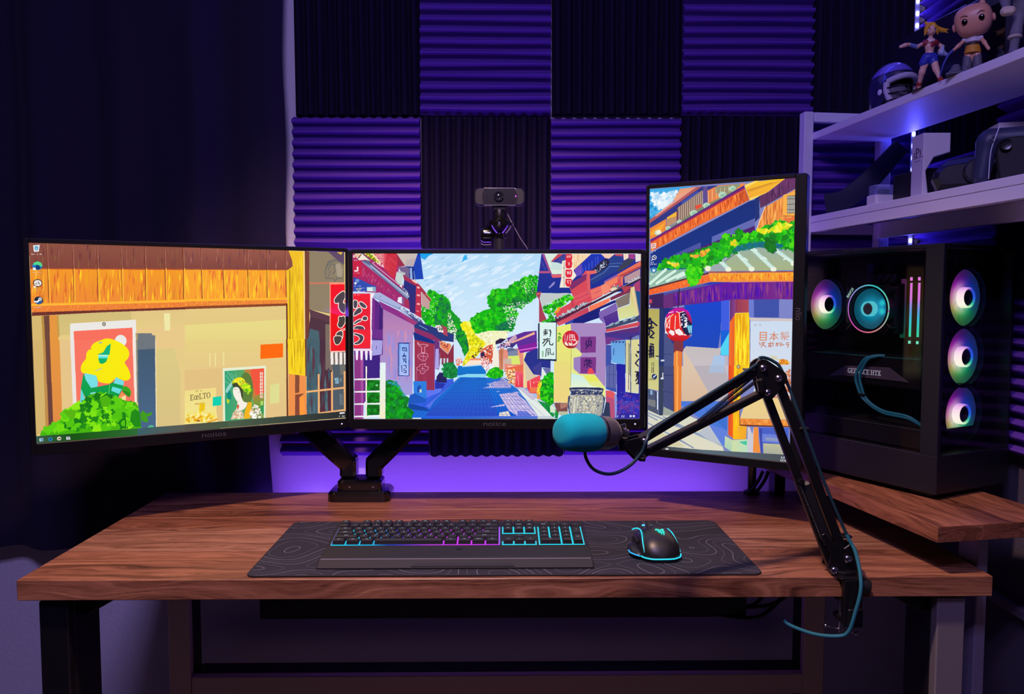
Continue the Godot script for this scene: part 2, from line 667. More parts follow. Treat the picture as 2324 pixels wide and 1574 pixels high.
# ---------------------------------------------------------------- pictures on the screens
class Pad:
	var im: Image
	var W: int
	var H: int
	var rng := RandomNumberGenerator.new()

	func _init(w: int, h: int, c: String) -> void:
		W = w
		H = h
		im = Image.create(w, h, false, Image.FORMAT_RGB8)
		im.fill(Color(c))

	func rows(loops: Array, paint: Callable) -> void:  # even-odd scan of closed loops
		var y0 := 1e9
		var y1 := -1e9
		for l in loops:
			for p in l:
				y0 = minf(y0, p.y)
				y1 = maxf(y1, p.y)
		for y in range(maxi(0, int(y0)), mini(H - 1, int(y1)) + 1):
			var yy := y + 0.5
			var xs := PackedFloat32Array()
			for l in loops:
				var K: int = l.size()
				for i in K:
					var a: Vector2 = l[i]
					var b: Vector2 = l[(i + 1) % K]
					if (a.y <= yy) != (b.y <= yy):
						xs.append(a.x + (b.x - a.x) * (yy - a.y) / (b.y - a.y))
			xs.sort()
			for k in range(0, xs.size() - 1, 2):
				var xa := clampi(int(round(xs[k])), 0, W)
				var xb := clampi(int(round(xs[k + 1])), 0, W)
				if xb > xa:
					paint.call(xa, xb, y)

	func loop(a: Array) -> PackedVector2Array:
		var p := PackedVector2Array()
		for i in range(0, a.size() - 1, 2):
			p.append(Vector2(a[i], a[i + 1]))
		return p

	func f(c: String, a: Array) -> void:
		var col := Color(c)
		rows([loop(a)], func(xa, xb, y): im.fill_rect(Rect2i(xa, y, xb - xa, 1), col))

	func b(c: String, a: Array, w := 0.0, edge := "") -> void:  # soft-cornered shape, with an outline if w > 0
		var p := loop(a)
		for k in 3:
			var q := PackedVector2Array()
			for i in p.size():
				var n := p[(i + 1) % p.size()]
				q.append(p[i].lerp(n, 0.25))
				q.append(p[i].lerp(n, 0.75))
			p = q
		if w > 0.0:
			var e := Color(edge)
			for q in Geometry2D.offset_polygon(p, w, Geometry2D.JOIN_ROUND):
				rows([q], func(xa, xb, y): im.fill_rect(Rect2i(xa, y, xb - xa, 1), e))
		var col := Color(c)
		rows([p], func(xa, xb, y): im.fill_rect(Rect2i(xa, y, xb - xa, 1), col))

	func g(c1: String, c2: String, a: Array) -> void:  # shade from top to bottom
		var p := loop(a)
		var y0 := 1e9
		var y1 := -1e9
		for q in p:
			y0 = minf(y0, q.y)
			y1 = maxf(y1, q.y)
		var ca := Color(c1)
		var cb := Color(c2)
		rows([p], func(xa, xb, y): im.fill_rect(Rect2i(xa, y, xb - xa, 1), ca.lerp(cb, clampf((y - y0) / (y1 - y0), 0, 1))))

	func h(c1: String, c2: String, a: Array) -> void:  # shade from left to right
		var p := loop(a)
		var x0 := 1e9
		var x1 := -1e9
		for q in p:
			x0 = minf(x0, q.x)
			x1 = maxf(x1, q.x)
		var ca := Color(c1)
		var cb := Color(c2)
		rows([p], func(xa, xb, y):
			var x: int = xa
			while x < xb:
				im.fill_rect(Rect2i(x, y, mini(8, xb - x), 1), ca.lerp(cb, clampf((x - x0) / (x1 - x0), 0, 1)))
				x += 8)

	func o(c: String, x: float, y: float, rx: float, ry: float) -> void:
		var p := PackedVector2Array()
		for i in 40:
			p.append(Vector2(x + cos(TAU * i / 40) * rx, y + sin(TAU * i / 40) * ry))
		var col := Color(c)
		rows([p], func(xa, xb, yy): im.fill_rect(Rect2i(xa, yy, xb - xa, 1), col))

	func l(c: String, w: float, a: Array) -> void:
		var p := loop(a)
		var col := Color(c)
		for i in p.size() - 1:
			var d := (p[i + 1] - p[i]).normalized() * w * 0.5
			var n := Vector2(-d.y, d.x)
			rows([PackedVector2Array([p[i] + n, p[i + 1] + n, p[i + 1] - n, p[i] - n])], func(xa, xb, y): im.fill_rect(Rect2i(xa, y, xb - xa, 1), col))
			if w > 3.0:
				o(c, p[i + 1].x, p[i + 1].y, w * 0.5, w * 0.5)
				o(c, p[i].x, p[i].y, w * 0.5, w * 0.5)

	func inside(p: PackedVector2Array) -> Vector2:
		var r := Rect2(p[0], Vector2.ZERO)
		for q in p:
			r = r.expand(q)
		for k in 60:
			var c := r.position + Vector2(rng.randf(), rng.randf()) * r.size
			if Geometry2D.is_point_in_polygon(c, p):
				return c
		return p[0]

	func grain(cs: String, n: int, w: float, len: float, dx: float, dy: float, a: Array) -> void:  # streaks of wood or brush
		var p := loop(a)
		var cols := cs.split(" ")
		var d := Vector2(dx, dy).normalized()
		rng.seed = n * 7 + int(p[0].x)
		for k in n:
			var c := inside(p)
			var L := len * rng.randf_range(0.4, 1.0)
			var ww := w * rng.randf_range(0.4, 1.2)
			var m := Vector2(-d.y, d.x) * ww * 0.5
			var q := PackedVector2Array([c - d * L * 0.5, c + m, c + d * L * 0.5, c - m])
			for cut in Geometry2D.intersect_polygons(q, p):
				var col := Color(cols[rng.randi() % cols.size()])
				rows([cut], func(xa, xb, y): im.fill_rect(Rect2i(xa, y, xb - xa, 1), col))

	func leaf(cs: String, n: int, r: float, a: Array) -> void:  # a mass of leaves or petals
		var p := loop(a)
		var cols := cs.split(" ")
		rng.seed = n * 5 + int(p[0].y)
		for k in n:
			var c := inside(p)
			var t := rng.randf() * TAU
			var R := r * rng.randf_range(0.5, 1.2)
			var q := PackedVector2Array()
			for i in 10:
				q.append(c + Vector2.from_angle(t + TAU * i / 10) * R * (1.0 if i % 2 == 0 else rng.randf_range(0.5, 0.8)))
			var col := Color(cols[rng.randi() % cols.size()])
			rows([q], func(xa, xb, y): im.fill_rect(Rect2i(xa, y, xb - xa, 1), col))

	func t(s: String, font: String, c: String, x: float, y: float, size: float, stretch := 1.0, rise := 0.0) -> void:
		var ts = TextServerManager.get_primary_interface()
		var sf := SystemFont.new()
		sf.font_names = PackedStringArray([font])
		var sh: RID = ts.create_shaped_text()
		ts.shaped_text_add_string(sh, s, sf.get_rids(), 64)
		var pen := 0.0
		var col := Color(c)
		for gl in ts.shaped_text_get_glyphs(sh):
			var d: Dictionary = ts.font_get_glyph_contours(gl.font_rid, 64, gl.index)
			var loops := []
			var first := 0
			for e in (d.contours if d.has("contours") else []):
				var pts := []
				for i in range(first, e + 1):
					pts.append(d.points[i])
				first = e + 1
				var out := PackedVector2Array()
				var K := pts.size()
				for i in K:
					var a: Vector3 = pts[i]
					var b: Vector3 = pts[(i + 1) % K]
					if int(a.z) == 1:
						out.append(Vector2(a.x, a.y))
					else:
						var pr: Vector3 = pts[(i - 1 + K) % K]
						var s0 := Vector2(pr.x, pr.y) if int(pr.z) == 1 else Vector2(pr.x + a.x, pr.y + a.y) / 2
						var s1 := Vector2(b.x, b.y) if int(b.z) == 1 else Vector2(b.x + a.x, b.y + a.y) / 2
						for k in [0.25, 0.5, 0.75]:
							out.append(s0.lerp(Vector2(a.x, a.y), k).lerp(Vector2(a.x, a.y).lerp(s1, k), k))
						if int(b.z) != 1:
							out.append(s1)
				var m := PackedVector2Array()
				for q in out:
					var px := (pen + q.x) / 64.0 * size * stretch
					m.append(Vector2(x + px, y + q.y / 64.0 * size + px * rise))
				loops.append(m)
			if loops:
				rows(loops, func(xa, xb, yy): im.fill_rect(Rect2i(xa, yy, xb - xa, 1), col))
			pen += gl.advance
		ts.free_rid(sh)

	func tex() -> ImageTexture:
		return ImageTexture.create_from_image(im)


func paint_left() -> ImageTexture:
	var p := Pad.new(1536, 954, "e6cb86")
	p.g("d2bd7a", "d8c27c", [-1, 339, 428, 325, 425, 427, -5, 442])
	p.g("e2c684", "e6cc86", [428, 325, 699, 316, 698, 401, 426, 413])
	p.f("e9c98a", [448, 411, 698, 401, 695, 519, 446, 512])
	p.g("e6cc86", "e4c884", [678, 317, 1201, 301, 1200, 377, 676, 399])
	p.g("e8dc88", "e8d286", [676, 399, 1200, 377, 1199, 534, 674, 519])
	p.g("e8d284", "e6c888", [675, 473, 1199, 486, 1198, 645, 671, 634])
	p.f("e2c182", [671, 634, 858, 631, 853, 917, 665, 918])
	p.g("e6cc86", "e4c488", [1076, 636, 1198, 637, 1195, 915, 1073, 918])
	p.f("dfde90", [1106, 737, 1157, 728, 1156, 836, 1105, 841])
	p.f("e6c488", [110, 460, 157, 461, 158, 807, 113, 821])
	p.g("dccb86", "d9c284", [536, 520, 623, 515, 650, 654, 644, 919, 528, 920])
	p.g("8d5142", "834438", [0, -1, 706, -2, 704, 110, 1, 121])
	p.grain("7b4036 96594a 6e3a3c 8a5a3c", 70, 7.3, 93, -0.04, 1.00, [5, 5, 706, -1, 704, 109, 1, 119])
	p.g("9a5a4a", "80443c", [685, -1, 1216, -3, 1235, 53, 1237, 84, 1215, 107, 682, 110])
	p.grain("8a4c42 a4645a 74404a", 46, 8.3, 90, -0.02, 1.00, [685, 2, 1212, 1, 1231, 53, 1215, 105, 682, 109])
	p.g("f59a24", "f08a34", [1, 121, 704, 110, 700, 280, 0, 295])
	p.grain("ffb62a ea7a30 e0702c f2a21e ffcc22 dd8a28", 150, 9.6, 118, -0.04, 1.00, [4, 126, 703, 114, 700, 274, 1, 290])
	p.f("b4502c", [1, 118, 704, 109, 703, 115, 1, 123])
	p.g("f8a42c", "fba030", [682, 112, 1207, 107, 1205, 268, 679, 276])
	p.grain("ffbe2a ee7c34 e26a30 fbb828 ffcf2c", 120, 9.0, 114, -0.02, 1.00, [682, 118, 1201, 111, 1203, 260, 679, 269])
	p.f("b4582c", [682, 109, 1215, 104, 1215, 108, 682, 114])
	p.l("7a3a1c", 2.6, [71, -1, 73, 285])
	p.l("ffc23c", 3.5, [77, 121, 78, 285])
	p.l("b0766a", 2.0, [74, -1, 76, 118])
	p.l("7a3a1c", 2.7, [178, 2, 178, 278])
	p.l("ffc23c", 3.6, [184, 119, 182, 278])
	p.l("b0766a", 2.1, [181, 2, 183, 115])
	p.l("7a3a1c", 2.7, [283, 3, 281, 276])
	p.l("ffc23c", 3.7, [288, 116, 286, 276])
	p.l("b0766a", 2.1, [286, 3, 287, 113])
	p.l("7a3a1c", 2.8, [388, 2, 388, 271])
	p.l("ffc23c", 3.8, [394, 114, 393, 271])
	p.l("b0766a", 2.2, [391, 2, 393, 110])
	p.l("7a3a1c", 2.9, [496, 2, 495, 269])
	p.l("ffc23c", 3.9, [502, 111, 500, 269])
	p.l("b0766a", 2.2, [499, 2, 500, 108])
	p.l("7a3a1c", 3.0, [587, 2, 587, 271])
	p.l("ffc23c", 4.0, [593, 109, 592, 271])
	p.l("b0766a", 2.3, [590, 2, 592, 106])
	p.l("7a3a1c", 3.0, [675, 2, 673, 263])
	p.l("ffc23c", 4.0, [681, 107, 679, 263])
	p.l("b0766a", 2.4, [679, 2, 680, 104])
	p.l("7a3a1c", 3.2, [762, 1, 764, 261])
	p.l("ffc83c", 3.2, [767, 116, 768, 261])
	p.l("b0766a", 2.1, [765, 1, 764, 111])
	p.l("7a3a1c", 3.3, [868, 1, 873, 263])
	p.l("ffc83c", 3.3, [875, 114, 878, 263])
	p.l("b0766a", 2.2, [871, 1, 870, 108])
	p.l("7a3a1c", 3.4, [996, 4, 998, 257])
	p.l("ffc83c", 3.4, [1002, 111, 1002, 257])
	p.l("b0766a", 2.2, [1000, 4, 999, 105])
	p.l("7a3a1c", 3.5, [1098, 3, 1097, 258])
	p.l("ffc83c", 3.5, [1102, 109, 1102, 258])
	p.l("b0766a", 2.3, [1102, 3, 1102, 103])
	p.l("7a3a1c", 3.5, [1198, 1, 1201, 254])
	p.l("ffc83c", 3.5, [1204, 107, 1205, 254])
	p.l("b0766a", 2.4, [1202, 1, 1201, 101])
	p.f("ffae2a", [0, 285, 700, 266, 700, 280, 1, 297])
	p.f("ffc246", [0, 290, 700, 272, 700, 276, 0, 293])
	p.f("ee8236", [1, 297, 700, 280, 700, 307, 2, 326])
	p.grain("e0652e ffa434 f0922e", 60, 5.7, 23, -0.04, 1.00, [2, 300, 700, 283, 700, 305, 2, 323])
	p.f("6e3028", [2, 326, 303, 318, 700, 305, 699, 317, 303, 329, 1, 343])
	p.f("ffb62e", [679, 264, 1205, 259, 1205, 269, 679, 277])
	p.f("f08a38", [679, 277, 1205, 269, 1205, 289, 678, 303])
	p.grain("e4702e ffac36", 50, 5.6, 21, -0.02, 1.00, [679, 278, 1203, 271, 1203, 287, 678, 300])
	p.f("8a4426", [678, 303, 1207, 289, 1207, 302, 678, 317])
	p.f("d7b870", [0, 343, 40, 342, 42, 500, 0, 499])
	p.f("b88c40", [40, 342, 51, 342, 53, 500, 42, 500])
	p.f("6f4638", [50, 342, 72, 341, 71, 501, 52, 500])
	p.f("e6963e", [72, 341, 103, 340, 109, 502, 71, 501])
	p.f("c89c48", [103, 340, 111, 340, 112, 445, 103, 444])
	p.f("d4b46e", [0, 457, 42, 458, 53, 881, -2, 919])
	p.f("c08a48", [42, 458, 52, 458, 58, 878, 40, 894])
	p.g("6f4638", "683e38", [52, 458, 71, 459, 72, 866, 53, 881])
	p.g("e6963e", "e28c44", [71, 459, 111, 460, 111, 862, 72, 869])
	p.f("ece9e4", [157, 382, 447, 367, 447, 515, 156, 507])
	p.f("e8e4cc", [157, 382, 172, 380, 162, 391, 158, 391])
	p.f("f8705c", [172, 419, 430, 407, 430, 515, 173, 507])
	p.o("6e6450", 304, 387, 8.0, 9.7)
	p.o("d8d4c8", 304, 387, 4.3, 5.9)
	p.l("6e6450", 1.5, [304, 382, 304, 391])
	p.f("ece4e0", [156, 461, 447, 468, 444, 788, 384, 784, 173, 808, 158, 807])
	p.f("f87460", [173, 461, 429, 467, 431, 789, 174, 780])
	p.f("f9e4d6", [430, 467, 439, 467, 439, 784, 432, 785])
	p.o("ece8e4", 376, 472, 26.4, 30.1)
	p.f("e8b020", [238, 504, 252, 515, 236, 521])
	p.b("f8ea04", [246, 514, 243, 494, 264, 474, 287, 467, 305, 458, 330, 459, 358, 471, 389, 491, 407, 512, 415, 537, 406, 565, 387, 578, 405, 608, 417, 644, 413, 668, 387, 675, 356, 655, 344, 661, 325, 682, 308, 683, 268, 672, 266, 640, 234, 637, 212, 624, 201, 626, 195, 602, 204, 575, 222, 556, 221, 538, 227, 519, 238, 509])
	p.f("9cb4b0", [277, 477, 294, 473, 293, 480, 280, 483])
	p.f("08b27e", [331, 484, 325, 534, 323, 540, 269, 537, 297, 526, 314, 496])
	p.f("a6f0ee", [274, 539, 319, 540, 315, 556, 275, 556])
	p.f("52dcd8", [274, 547, 317, 548, 315, 557, 275, 556])
	p.f("0ab066", [274, 556, 315, 557, 308, 575, 291, 584, 279, 579])
	p.f("d2d67a", [255, 622, 267, 609, 292, 601, 287, 611])
	p.g("06a85a", "049a40", [207, 627, 240, 701, 268, 696, 318, 688, 343, 672, 384, 684, 381, 710, 357, 754, 322, 745, 230, 739, 214, 749, 194, 702])
	p.f("74dfe4", [212, 625, 263, 640, 269, 671, 267, 696, 238, 700, 215, 655])
	p.f("74dbe4", [350, 652, 386, 676, 382, 697, 338, 682])
	p.f("66dce2", [333, 699, 374, 714, 362, 738, 327, 720])
	p.f("60d8dc", [195, 699, 213, 755, 202, 776, 189, 772])
	p.f("84dede", [236, 724, 258, 721, 258, 736, 231, 729])
	p.l("0a8a3c", 1.8, [240, 701, 317, 691, 343, 673])
	p.l("8ae070", 1.9, [321, 688, 315, 740])
	p.b("37a61c", [387, 695, 408, 711, 418, 731, 410, 759, 395, 749, 374, 723])
	p.f("2a8c1a", [374, 723, 395, 724, 411, 739, 410, 759, 395, 749])
	p.f("f8d898", [359, 760, 392, 744, 392, 771, 365, 776])
	p.f("f09850", [370, 737, 385, 738, 366, 765, 359, 761])
	p.f("b49a6c", [444, 434, 454, 434, 452, 516, 446, 515])
	p.f("6d757d", [454, 436, 519, 437, 519, 447, 534, 448, 533, 518, 452, 516])
	p.f("6d757d", [453, 468, 533, 470, 532, 517, 451, 519])
	p.g("425a72", "48668a", [451, 519, 532, 516, 527, 920, 445, 920])
	p.f("8c8670", [445, 468, 453, 468, 448, 788, 442, 788])
	p.f("f2e4c4", [534, 470, 537, 470, 531, 921, 527, 920])
	p.f("efe8a8", [578, 337, 607, 337, 605, 425, 579, 425])
	p.f("46b408", [16, 913, 23, 893, 64, 882, 73, 865, 96, 872, 107, 827, 125, 801, 153, 789, 186, 774, 214, 766, 230, 735, 279, 721, 316, 741, 353, 757, 391, 774, 435, 784, 448, 809, 458, 893, 458, 929, 412, 921, 224, 922, 16, 920])
	p.leaf("6edc0a 1f8c10 50c408 8cea10 107812 5ace0c", 150, 26.8, [34, 897, 106, 841, 152, 803, 229, 753, 291, 739, 368, 776, 429, 797, 442, 888, 413, 907, 225, 906])
	p.f("3f9c1c", [455, 846, 467, 829, 486, 848, 509, 839, 508, 857, 487, 863, 493, 889, 478, 891, 459, 879])
	p.f("58b88c", [487, 919, 497, 908, 515, 909, 518, 921])
	p.f("56b40a", [113, 804, 155, 803, 194, 809, 184, 847, 148, 848])
	p.f("4cb40a", [275, 752, 307, 740, 328, 766, 314, 797, 283, 798])
	p.f("1c8a12", [407, 878, 415, 832, 434, 819, 453, 839, 458, 911, 432, 913])
	p.l("0d6a12", 5.1, [384, 916, 388, 884, 384, 848])
	p.l("0d6a12", 3.7, [285, 855, 286, 823])
	p.leaf("1a8410 7ee40c", 26, 18.1, [167, 821, 228, 791, 352, 817, 414, 864, 349, 895, 195, 876])
	p.f("ff6a08", [1058, 512, 1180, 509, 1179, 586, 1057, 590])
	p.l("f2e69c", 5.0, [797, 550, 795, 617])
	p.l("f2e69c", 5.1, [824, 550, 823, 618])
	p.l("f2e69c", 5.1, [866, 546, 865, 616])
	p.g("f0dc88", "f4e890", [669, 740, 824, 733, 824, 860, 831, 925, 665, 918])
	p.f("f2e27c", [677, 854, 702, 852, 774, 857, 817, 864, 824, 911, 665, 914, 666, 880])
	p.l("9a8a50", 3.2, [725, 743, 724, 747])
	p.l("9a8a50", 3.2, [733, 744, 732, 748])
	p.l("9a8a50", 3.2, [750, 744, 749, 749])
	p.t("EœLTO", "Droid Serif", "4a3a24", 693, 794, 41, 0.72, -0.08)
	p.f("caa050", [717, 811, 767, 810, 767, 815, 717, 817])
	p.f("f0c818", [739, 812, 767, 813, 766, 852, 738, 858])
	p.l("c8a040", 1.8, [753, 817, 752, 851])
	p.leaf("f0b820 f8dc40 e8a818 fff0a0", 60, 8.5, [673, 872, 738, 862, 802, 874, 809, 902, 676, 907])
	p.l("c08a20", 1.4, [673, 884, 687, 881, 687, 896, 673, 899, 670, 887])
	p.f("f0a030", [769, 914, 831, 898, 832, 906, 783, 919])
	p.f("a84a20", [724, 901, 740, 900, 741, 908, 725, 908])
	p.f("06d0b0", [807, 784, 850, 780, 849, 829, 806, 831])
	p.f("e6eed2", [860, 632, 1086, 628, 1079, 931, 858, 925])
	p.h("34a478", "8ea44a", [869, 647, 1076, 642, 1071, 923, 868, 916])
	p.f("c8803c", [969, 645, 1076, 642, 1074, 823, 1020, 827, 998, 715])
	p.f("f2563e", [1003, 644, 1076, 642, 1074, 775, 1030, 788, 1010, 716])
	p.g("b0883a", "5aa03a", [1020, 795, 1074, 775, 1072, 878, 1019, 866])
	p.o("5f7e3a", 979, 750, 37.2, 90.2)
	p.l("8ad0b8", 2.2, [875, 670, 904, 710])
	p.l("8ad0b8", 2.2, [883, 653, 916, 699])
	p.l("8ad0b8", 2.2, [902, 660, 920, 692])
	p.l("8ad0b8", 2.2, [924, 661, 929, 684])
	p.l("8ad0b8", 2.2, [869, 701, 897, 722])
	p.b("9ad4cc", [870, 755, 886, 725, 916, 695, 938, 685, 961, 692, 923, 707, 896, 741, 881, 771])
	p.b("f4e21c", [904, 706, 931, 684, 961, 686, 976, 706, 971, 737, 945, 720, 915, 719])
	p.leaf("f0d81c e8a820 f6f040 d8c020 a0c820", 70, 9.7, [908, 711, 946, 697, 983, 718, 998, 747, 994, 770, 960, 745, 923, 727])
	p.leaf("a8e818 d8f020 60b818", 26, 11.4, [975, 722, 998, 731, 1005, 763, 986, 777, 967, 753])
	p.f("0e8a7c", [877, 771, 893, 749, 903, 780, 899, 803, 884, 799])
	p.f("c8d820", [877, 798, 892, 803, 888, 822, 880, 822])
	p.f("3c4a2c", [906, 718, 930, 712, 960, 752, 963, 800, 948, 783, 937, 743, 911, 734])
	p.b("f6f0e4", [910, 738, 938, 735, 949, 760, 955, 803, 970, 824, 989, 821, 970, 863, 928, 868, 920, 875, 936, 821, 922, 801, 910, 773])
	p.l("6a5a50", 1.9, [919, 750, 930, 747])
	p.l("6a5a50", 1.5, [939, 767, 945, 763])
	p.l("d83a2c", 2.6, [932, 817, 937, 815])
	p.f("d6603c", [928, 840, 937, 829, 942, 841, 934, 864])
	p.f("e8d8b0", [905, 886, 921, 860, 958, 870, 965, 910, 901, 909])
	p.leaf("f0e8d8 c8b8a0 e0a060", 40, 8.2, [905, 886, 921, 863, 962, 874, 963, 908, 903, 907])
	p.f("f4b41c", [970, 871, 989, 821, 1008, 826, 1004, 873, 996, 912, 965, 912])
	p.leaf("f8e8d0 ffffff f0e0c0 e8b8a0", 60, 9.2, [1004, 858, 1020, 839, 1058, 861, 1067, 890, 1049, 912, 999, 911])
	p.leaf("5a7a4a 3c6a3c", 26, 3.4, [1004, 858, 1020, 839, 1058, 861, 1067, 890, 1049, 912, 999, 911])
	p.f("2f9a58", [1054, 849, 1072, 846, 1070, 902, 1057, 885])
	p.f("f6e0d0", [1053, 663, 1069, 663, 1069, 677, 1053, 677])
	p.l("c86048", 2.3, [1057, 668, 1066, 668])
	p.l("c86048", 1.9, [1061, 665, 1061, 676])
	p.f("f6e0d0", [1053, 681, 1069, 681, 1068, 695, 1053, 695])
	p.l("c86048", 2.3, [1057, 686, 1065, 686])
	p.l("c86048", 1.9, [1061, 683, 1061, 694])
	p.f("f6e0d0", [1053, 699, 1068, 699, 1068, 713, 1053, 713])
	p.l("c86048", 2.3, [1057, 704, 1065, 704])
	p.l("c86048", 1.9, [1061, 701, 1060, 712])
	p.f("f6e0d0", [1053, 717, 1068, 717, 1068, 732, 1052, 732])
	p.l("c86048", 2.3, [1056, 722, 1065, 722])
	p.l("c86048", 1.9, [1060, 719, 1060, 730])
	p.f("f6e0d0", [1052, 735, 1068, 736, 1068, 750, 1052, 750])
	p.l("c86048", 2.3, [1056, 740, 1065, 741])
	p.l("c86048", 1.9, [1060, 737, 1060, 749])
	p.f("f6e0d0", [1052, 754, 1068, 754, 1067, 768, 1052, 768])
	p.l("c86048", 2.3, [1056, 759, 1064, 759])
	p.l("c86048", 1.9, [1060, 756, 1060, 767])
	p.f("f6e0d0", [1052, 772, 1067, 772, 1067, 786, 1052, 786])
	p.l("c86048", 2.3, [1056, 777, 1064, 777])
	p.l("c86048", 1.9, [1060, 774, 1060, 785])
	p.f("f6e0d0", [1052, 790, 1067, 790, 1067, 805, 1052, 804])
	p.l("c86048", 2.3, [1056, 795, 1064, 795])
	p.l("c86048", 1.9, [1059, 792, 1059, 803])
	p.f("a4e06c", [1054, 821, 1068, 821, 1067, 844, 1055, 846])
	p.f("753f33", [1305, 0, 1331, 1, 1327, 538, 1304, 538])
	p.f("8f8066", [1330, 1, 1531, -1, 1532, 368, 1328, 323])
	p.f("5f4a68", [1436, -1, 1531, -1, 1531, 74, 1484, 40])
	p.f("e2b43a", [1487, 0, 1523, 0, 1512, 16])
	p.l("6c6a66", 5.8, [1423, 148, 1421, 104, 1438, 56, 1475, 42, 1522, 66])
	p.l("6c6a66", 5.8, [1425, 150, 1467, 148, 1475, 164, 1492, 147, 1521, 147])
	p.l("6c6a66", 5.8, [1436, 104, 1454, 67, 1475, 71, 1471, 99])
	p.l("6c6a66", 5.8, [1437, 140, 1450, 108])
	p.l("6c6a66", 5.9, [1463, 124, 1484, 103, 1509, 131, 1483, 139])
	p.l("6c6a66", 5.8, [1425, 92, 1446, 59, 1480, 52])
	p.f("a89a84", [1480, 71, 1505, 62, 1522, 102, 1517, 143, 1488, 139])
	p.f("c8795f", [1329, 172, 1444, 171, 1444, 181, 1329, 183])
	p.f("5d3b48", [1328, 322, 1445, 362, 1445, 399, 1333, 363])
	p.f("4f3340", [1333, 363, 1449, 399, 1448, 542, 1311, 538])
	p.f("48646f", [1331, 430, 1382, 446, 1386, 540, 1311, 538])
	p.f("7c6c62", [1419, 407, 1444, 409, 1444, 542, 1419, 541])
	p.g("f2c026", "f4cc1e", [1216, 2, 1302, 2, 1301, 537, 1208, 535, 1207, 294, 1207, 109, 1239, 84, 1235, 55])
	p.grain("f6da1c d9a418 ffd92a e0ae1a", 60, 6.3, 166, -0.01, 1.00, [1223, 104, 1295, 8, 1295, 530, 1215, 528])
	p.l("8a5a18", 3.6, [1221, 108, 1219, 535])
	p.l("ffdca0", 3.2, [1299, 2, 1299, 537])
	p.l("6a3220", 7.1, [1203, 294, 1203, 535])
	p.f("753f33", [1301, 488, 1312, 488, 1311, 699, 1303, 699])
	p.f("46616c", [1311, 488, 1387, 490, 1380, 925, 1308, 924])
	p.g("4a3040", "552f3c", [1386, 490, 1421, 491, 1420, 667, 1456, 669, 1455, 922, 1383, 921])
	p.f("7a6c64", [1419, 491, 1538, 494, 1537, 672, 1418, 667])
	p.f("505c66", [1460, 640, 1537, 639, 1536, 916, 1459, 918])
	p.f("70706a", [1503, 642, 1537, 643, 1537, 702, 1503, 700])
	p.grain("3c5864 52707a 5a3a48", 40, 12.2, 163, -0.01, 1.00, [1316, 496, 1448, 673, 1451, 905, 1313, 912])
	p.f("f8d21e", [1205, 486, 1301, 488, 1302, 695, 1209, 680])
	p.grain("e4ba18 ffe030 c89a14", 40, 5.6, 167, -0.01, 1.00, [1215, 490, 1295, 492, 1296, 686, 1213, 674])
	p.f("6a3220", [1197, 486, 1205, 486, 1205, 918, 1196, 917])
	p.f("f0924c", [1209, 680, 1306, 696, 1309, 922, 1207, 918])
	p.f("8a4c34", [1245, 686, 1269, 690, 1268, 787, 1244, 790])
	p.f("8a4836", [1244, 798, 1296, 794, 1273, 811, 1268, 918, 1243, 917])
	p.f("ff9a3e", [1268, 813, 1295, 809, 1296, 919, 1268, 918])
	p.f("efb274", [1373, 689, 1384, 689, 1384, 915, 1373, 915])
	p.f("efb274", [1450, 681, 1461, 681, 1461, 921, 1450, 921])
	p.f("efb274", [1525, 680, 1537, 681, 1537, 927, 1526, 927])
	p.f("efb274", [1305, 781, 1536, 770, 1536, 781, 1305, 792])
	p.f("efb274", [1383, 908, 1536, 900, 1536, 911, 1383, 915])
	p.f("8fb8cc", [1470, 717, 1494, 716, 1495, 750, 1475, 749])
	p.l("506878", 3.4, [1476, 730, 1474, 742])
	p.l("506878", 3.4, [1486, 723, 1485, 743])
	p.l("98a8b0", 2.6, [1505, 718, 1504, 742])
	p.l("98a8b0", 2.6, [1511, 718, 1511, 742])
	p.l("a8b4ba", 3.0, [1502, 811, 1510, 817])
	p.l("a8b4ba", 2.6, [1514, 813, 1520, 819])
	p.l("a8b4ba", 3.0, [1502, 821, 1510, 828])
	p.l("a8b4ba", 2.6, [1514, 824, 1520, 830])
	p.l("a8b4ba", 3.0, [1502, 832, 1510, 839])
	p.l("a8b4ba", 2.6, [1514, 835, 1520, 841])
	p.l("a8b4ba", 3.0, [1502, 843, 1510, 850])
	p.l("a8b4ba", 2.6, [1514, 846, 1520, 852])
	p.l("a8b4ba", 3.0, [1502, 854, 1510, 860])
	p.l("a8b4ba", 2.6, [1514, 857, 1520, 863])
	p.l("a8b4ba", 3.0, [1502, 865, 1510, 871])
	p.l("a8b4ba", 2.6, [1514, 867, 1520, 874])
	p.f("ff9478", [1445, 171, 1532, 171, 1532, 183, 1452, 184, 1451, 542, 1444, 542])
	p.g("f5141e", "ea1018", [1451, 183, 1533, 182, 1537, 544, 1450, 542])
	p.b("4a4240", [1533, 217, 1504, 233, 1481, 255, 1471, 274, 1479, 292, 1501, 282, 1496, 307, 1505, 331, 1523, 345, 1535, 345, 1535, 286, 1525, 294, 1521, 278, 1535, 261], 4.7, "fbe4d8")
	p.b("4a4240", [1503, 363, 1512, 370, 1525, 362, 1534, 370, 1534, 401, 1521, 421, 1510, 431, 1497, 425, 1490, 411, 1500, 390, 1496, 374], 4.7, "fbe4d8")
	p.b("4a4240", [1490, 455, 1508, 447, 1521, 454, 1517, 491, 1503, 520, 1490, 526, 1477, 517, 1474, 494, 1482, 467], 4.7, "fbe4d8")
	p.l("fbe4d8", 4.3, [1523, 446, 1534, 441])
	p.l("fbe4d8", 3.4, [1504, 444, 1534, 434])
	p.f("ff9478", [1443, 491, 1451, 492, 1451, 561, 1444, 560])
	p.f("f01420", [1450, 492, 1537, 494, 1537, 562, 1450, 561])
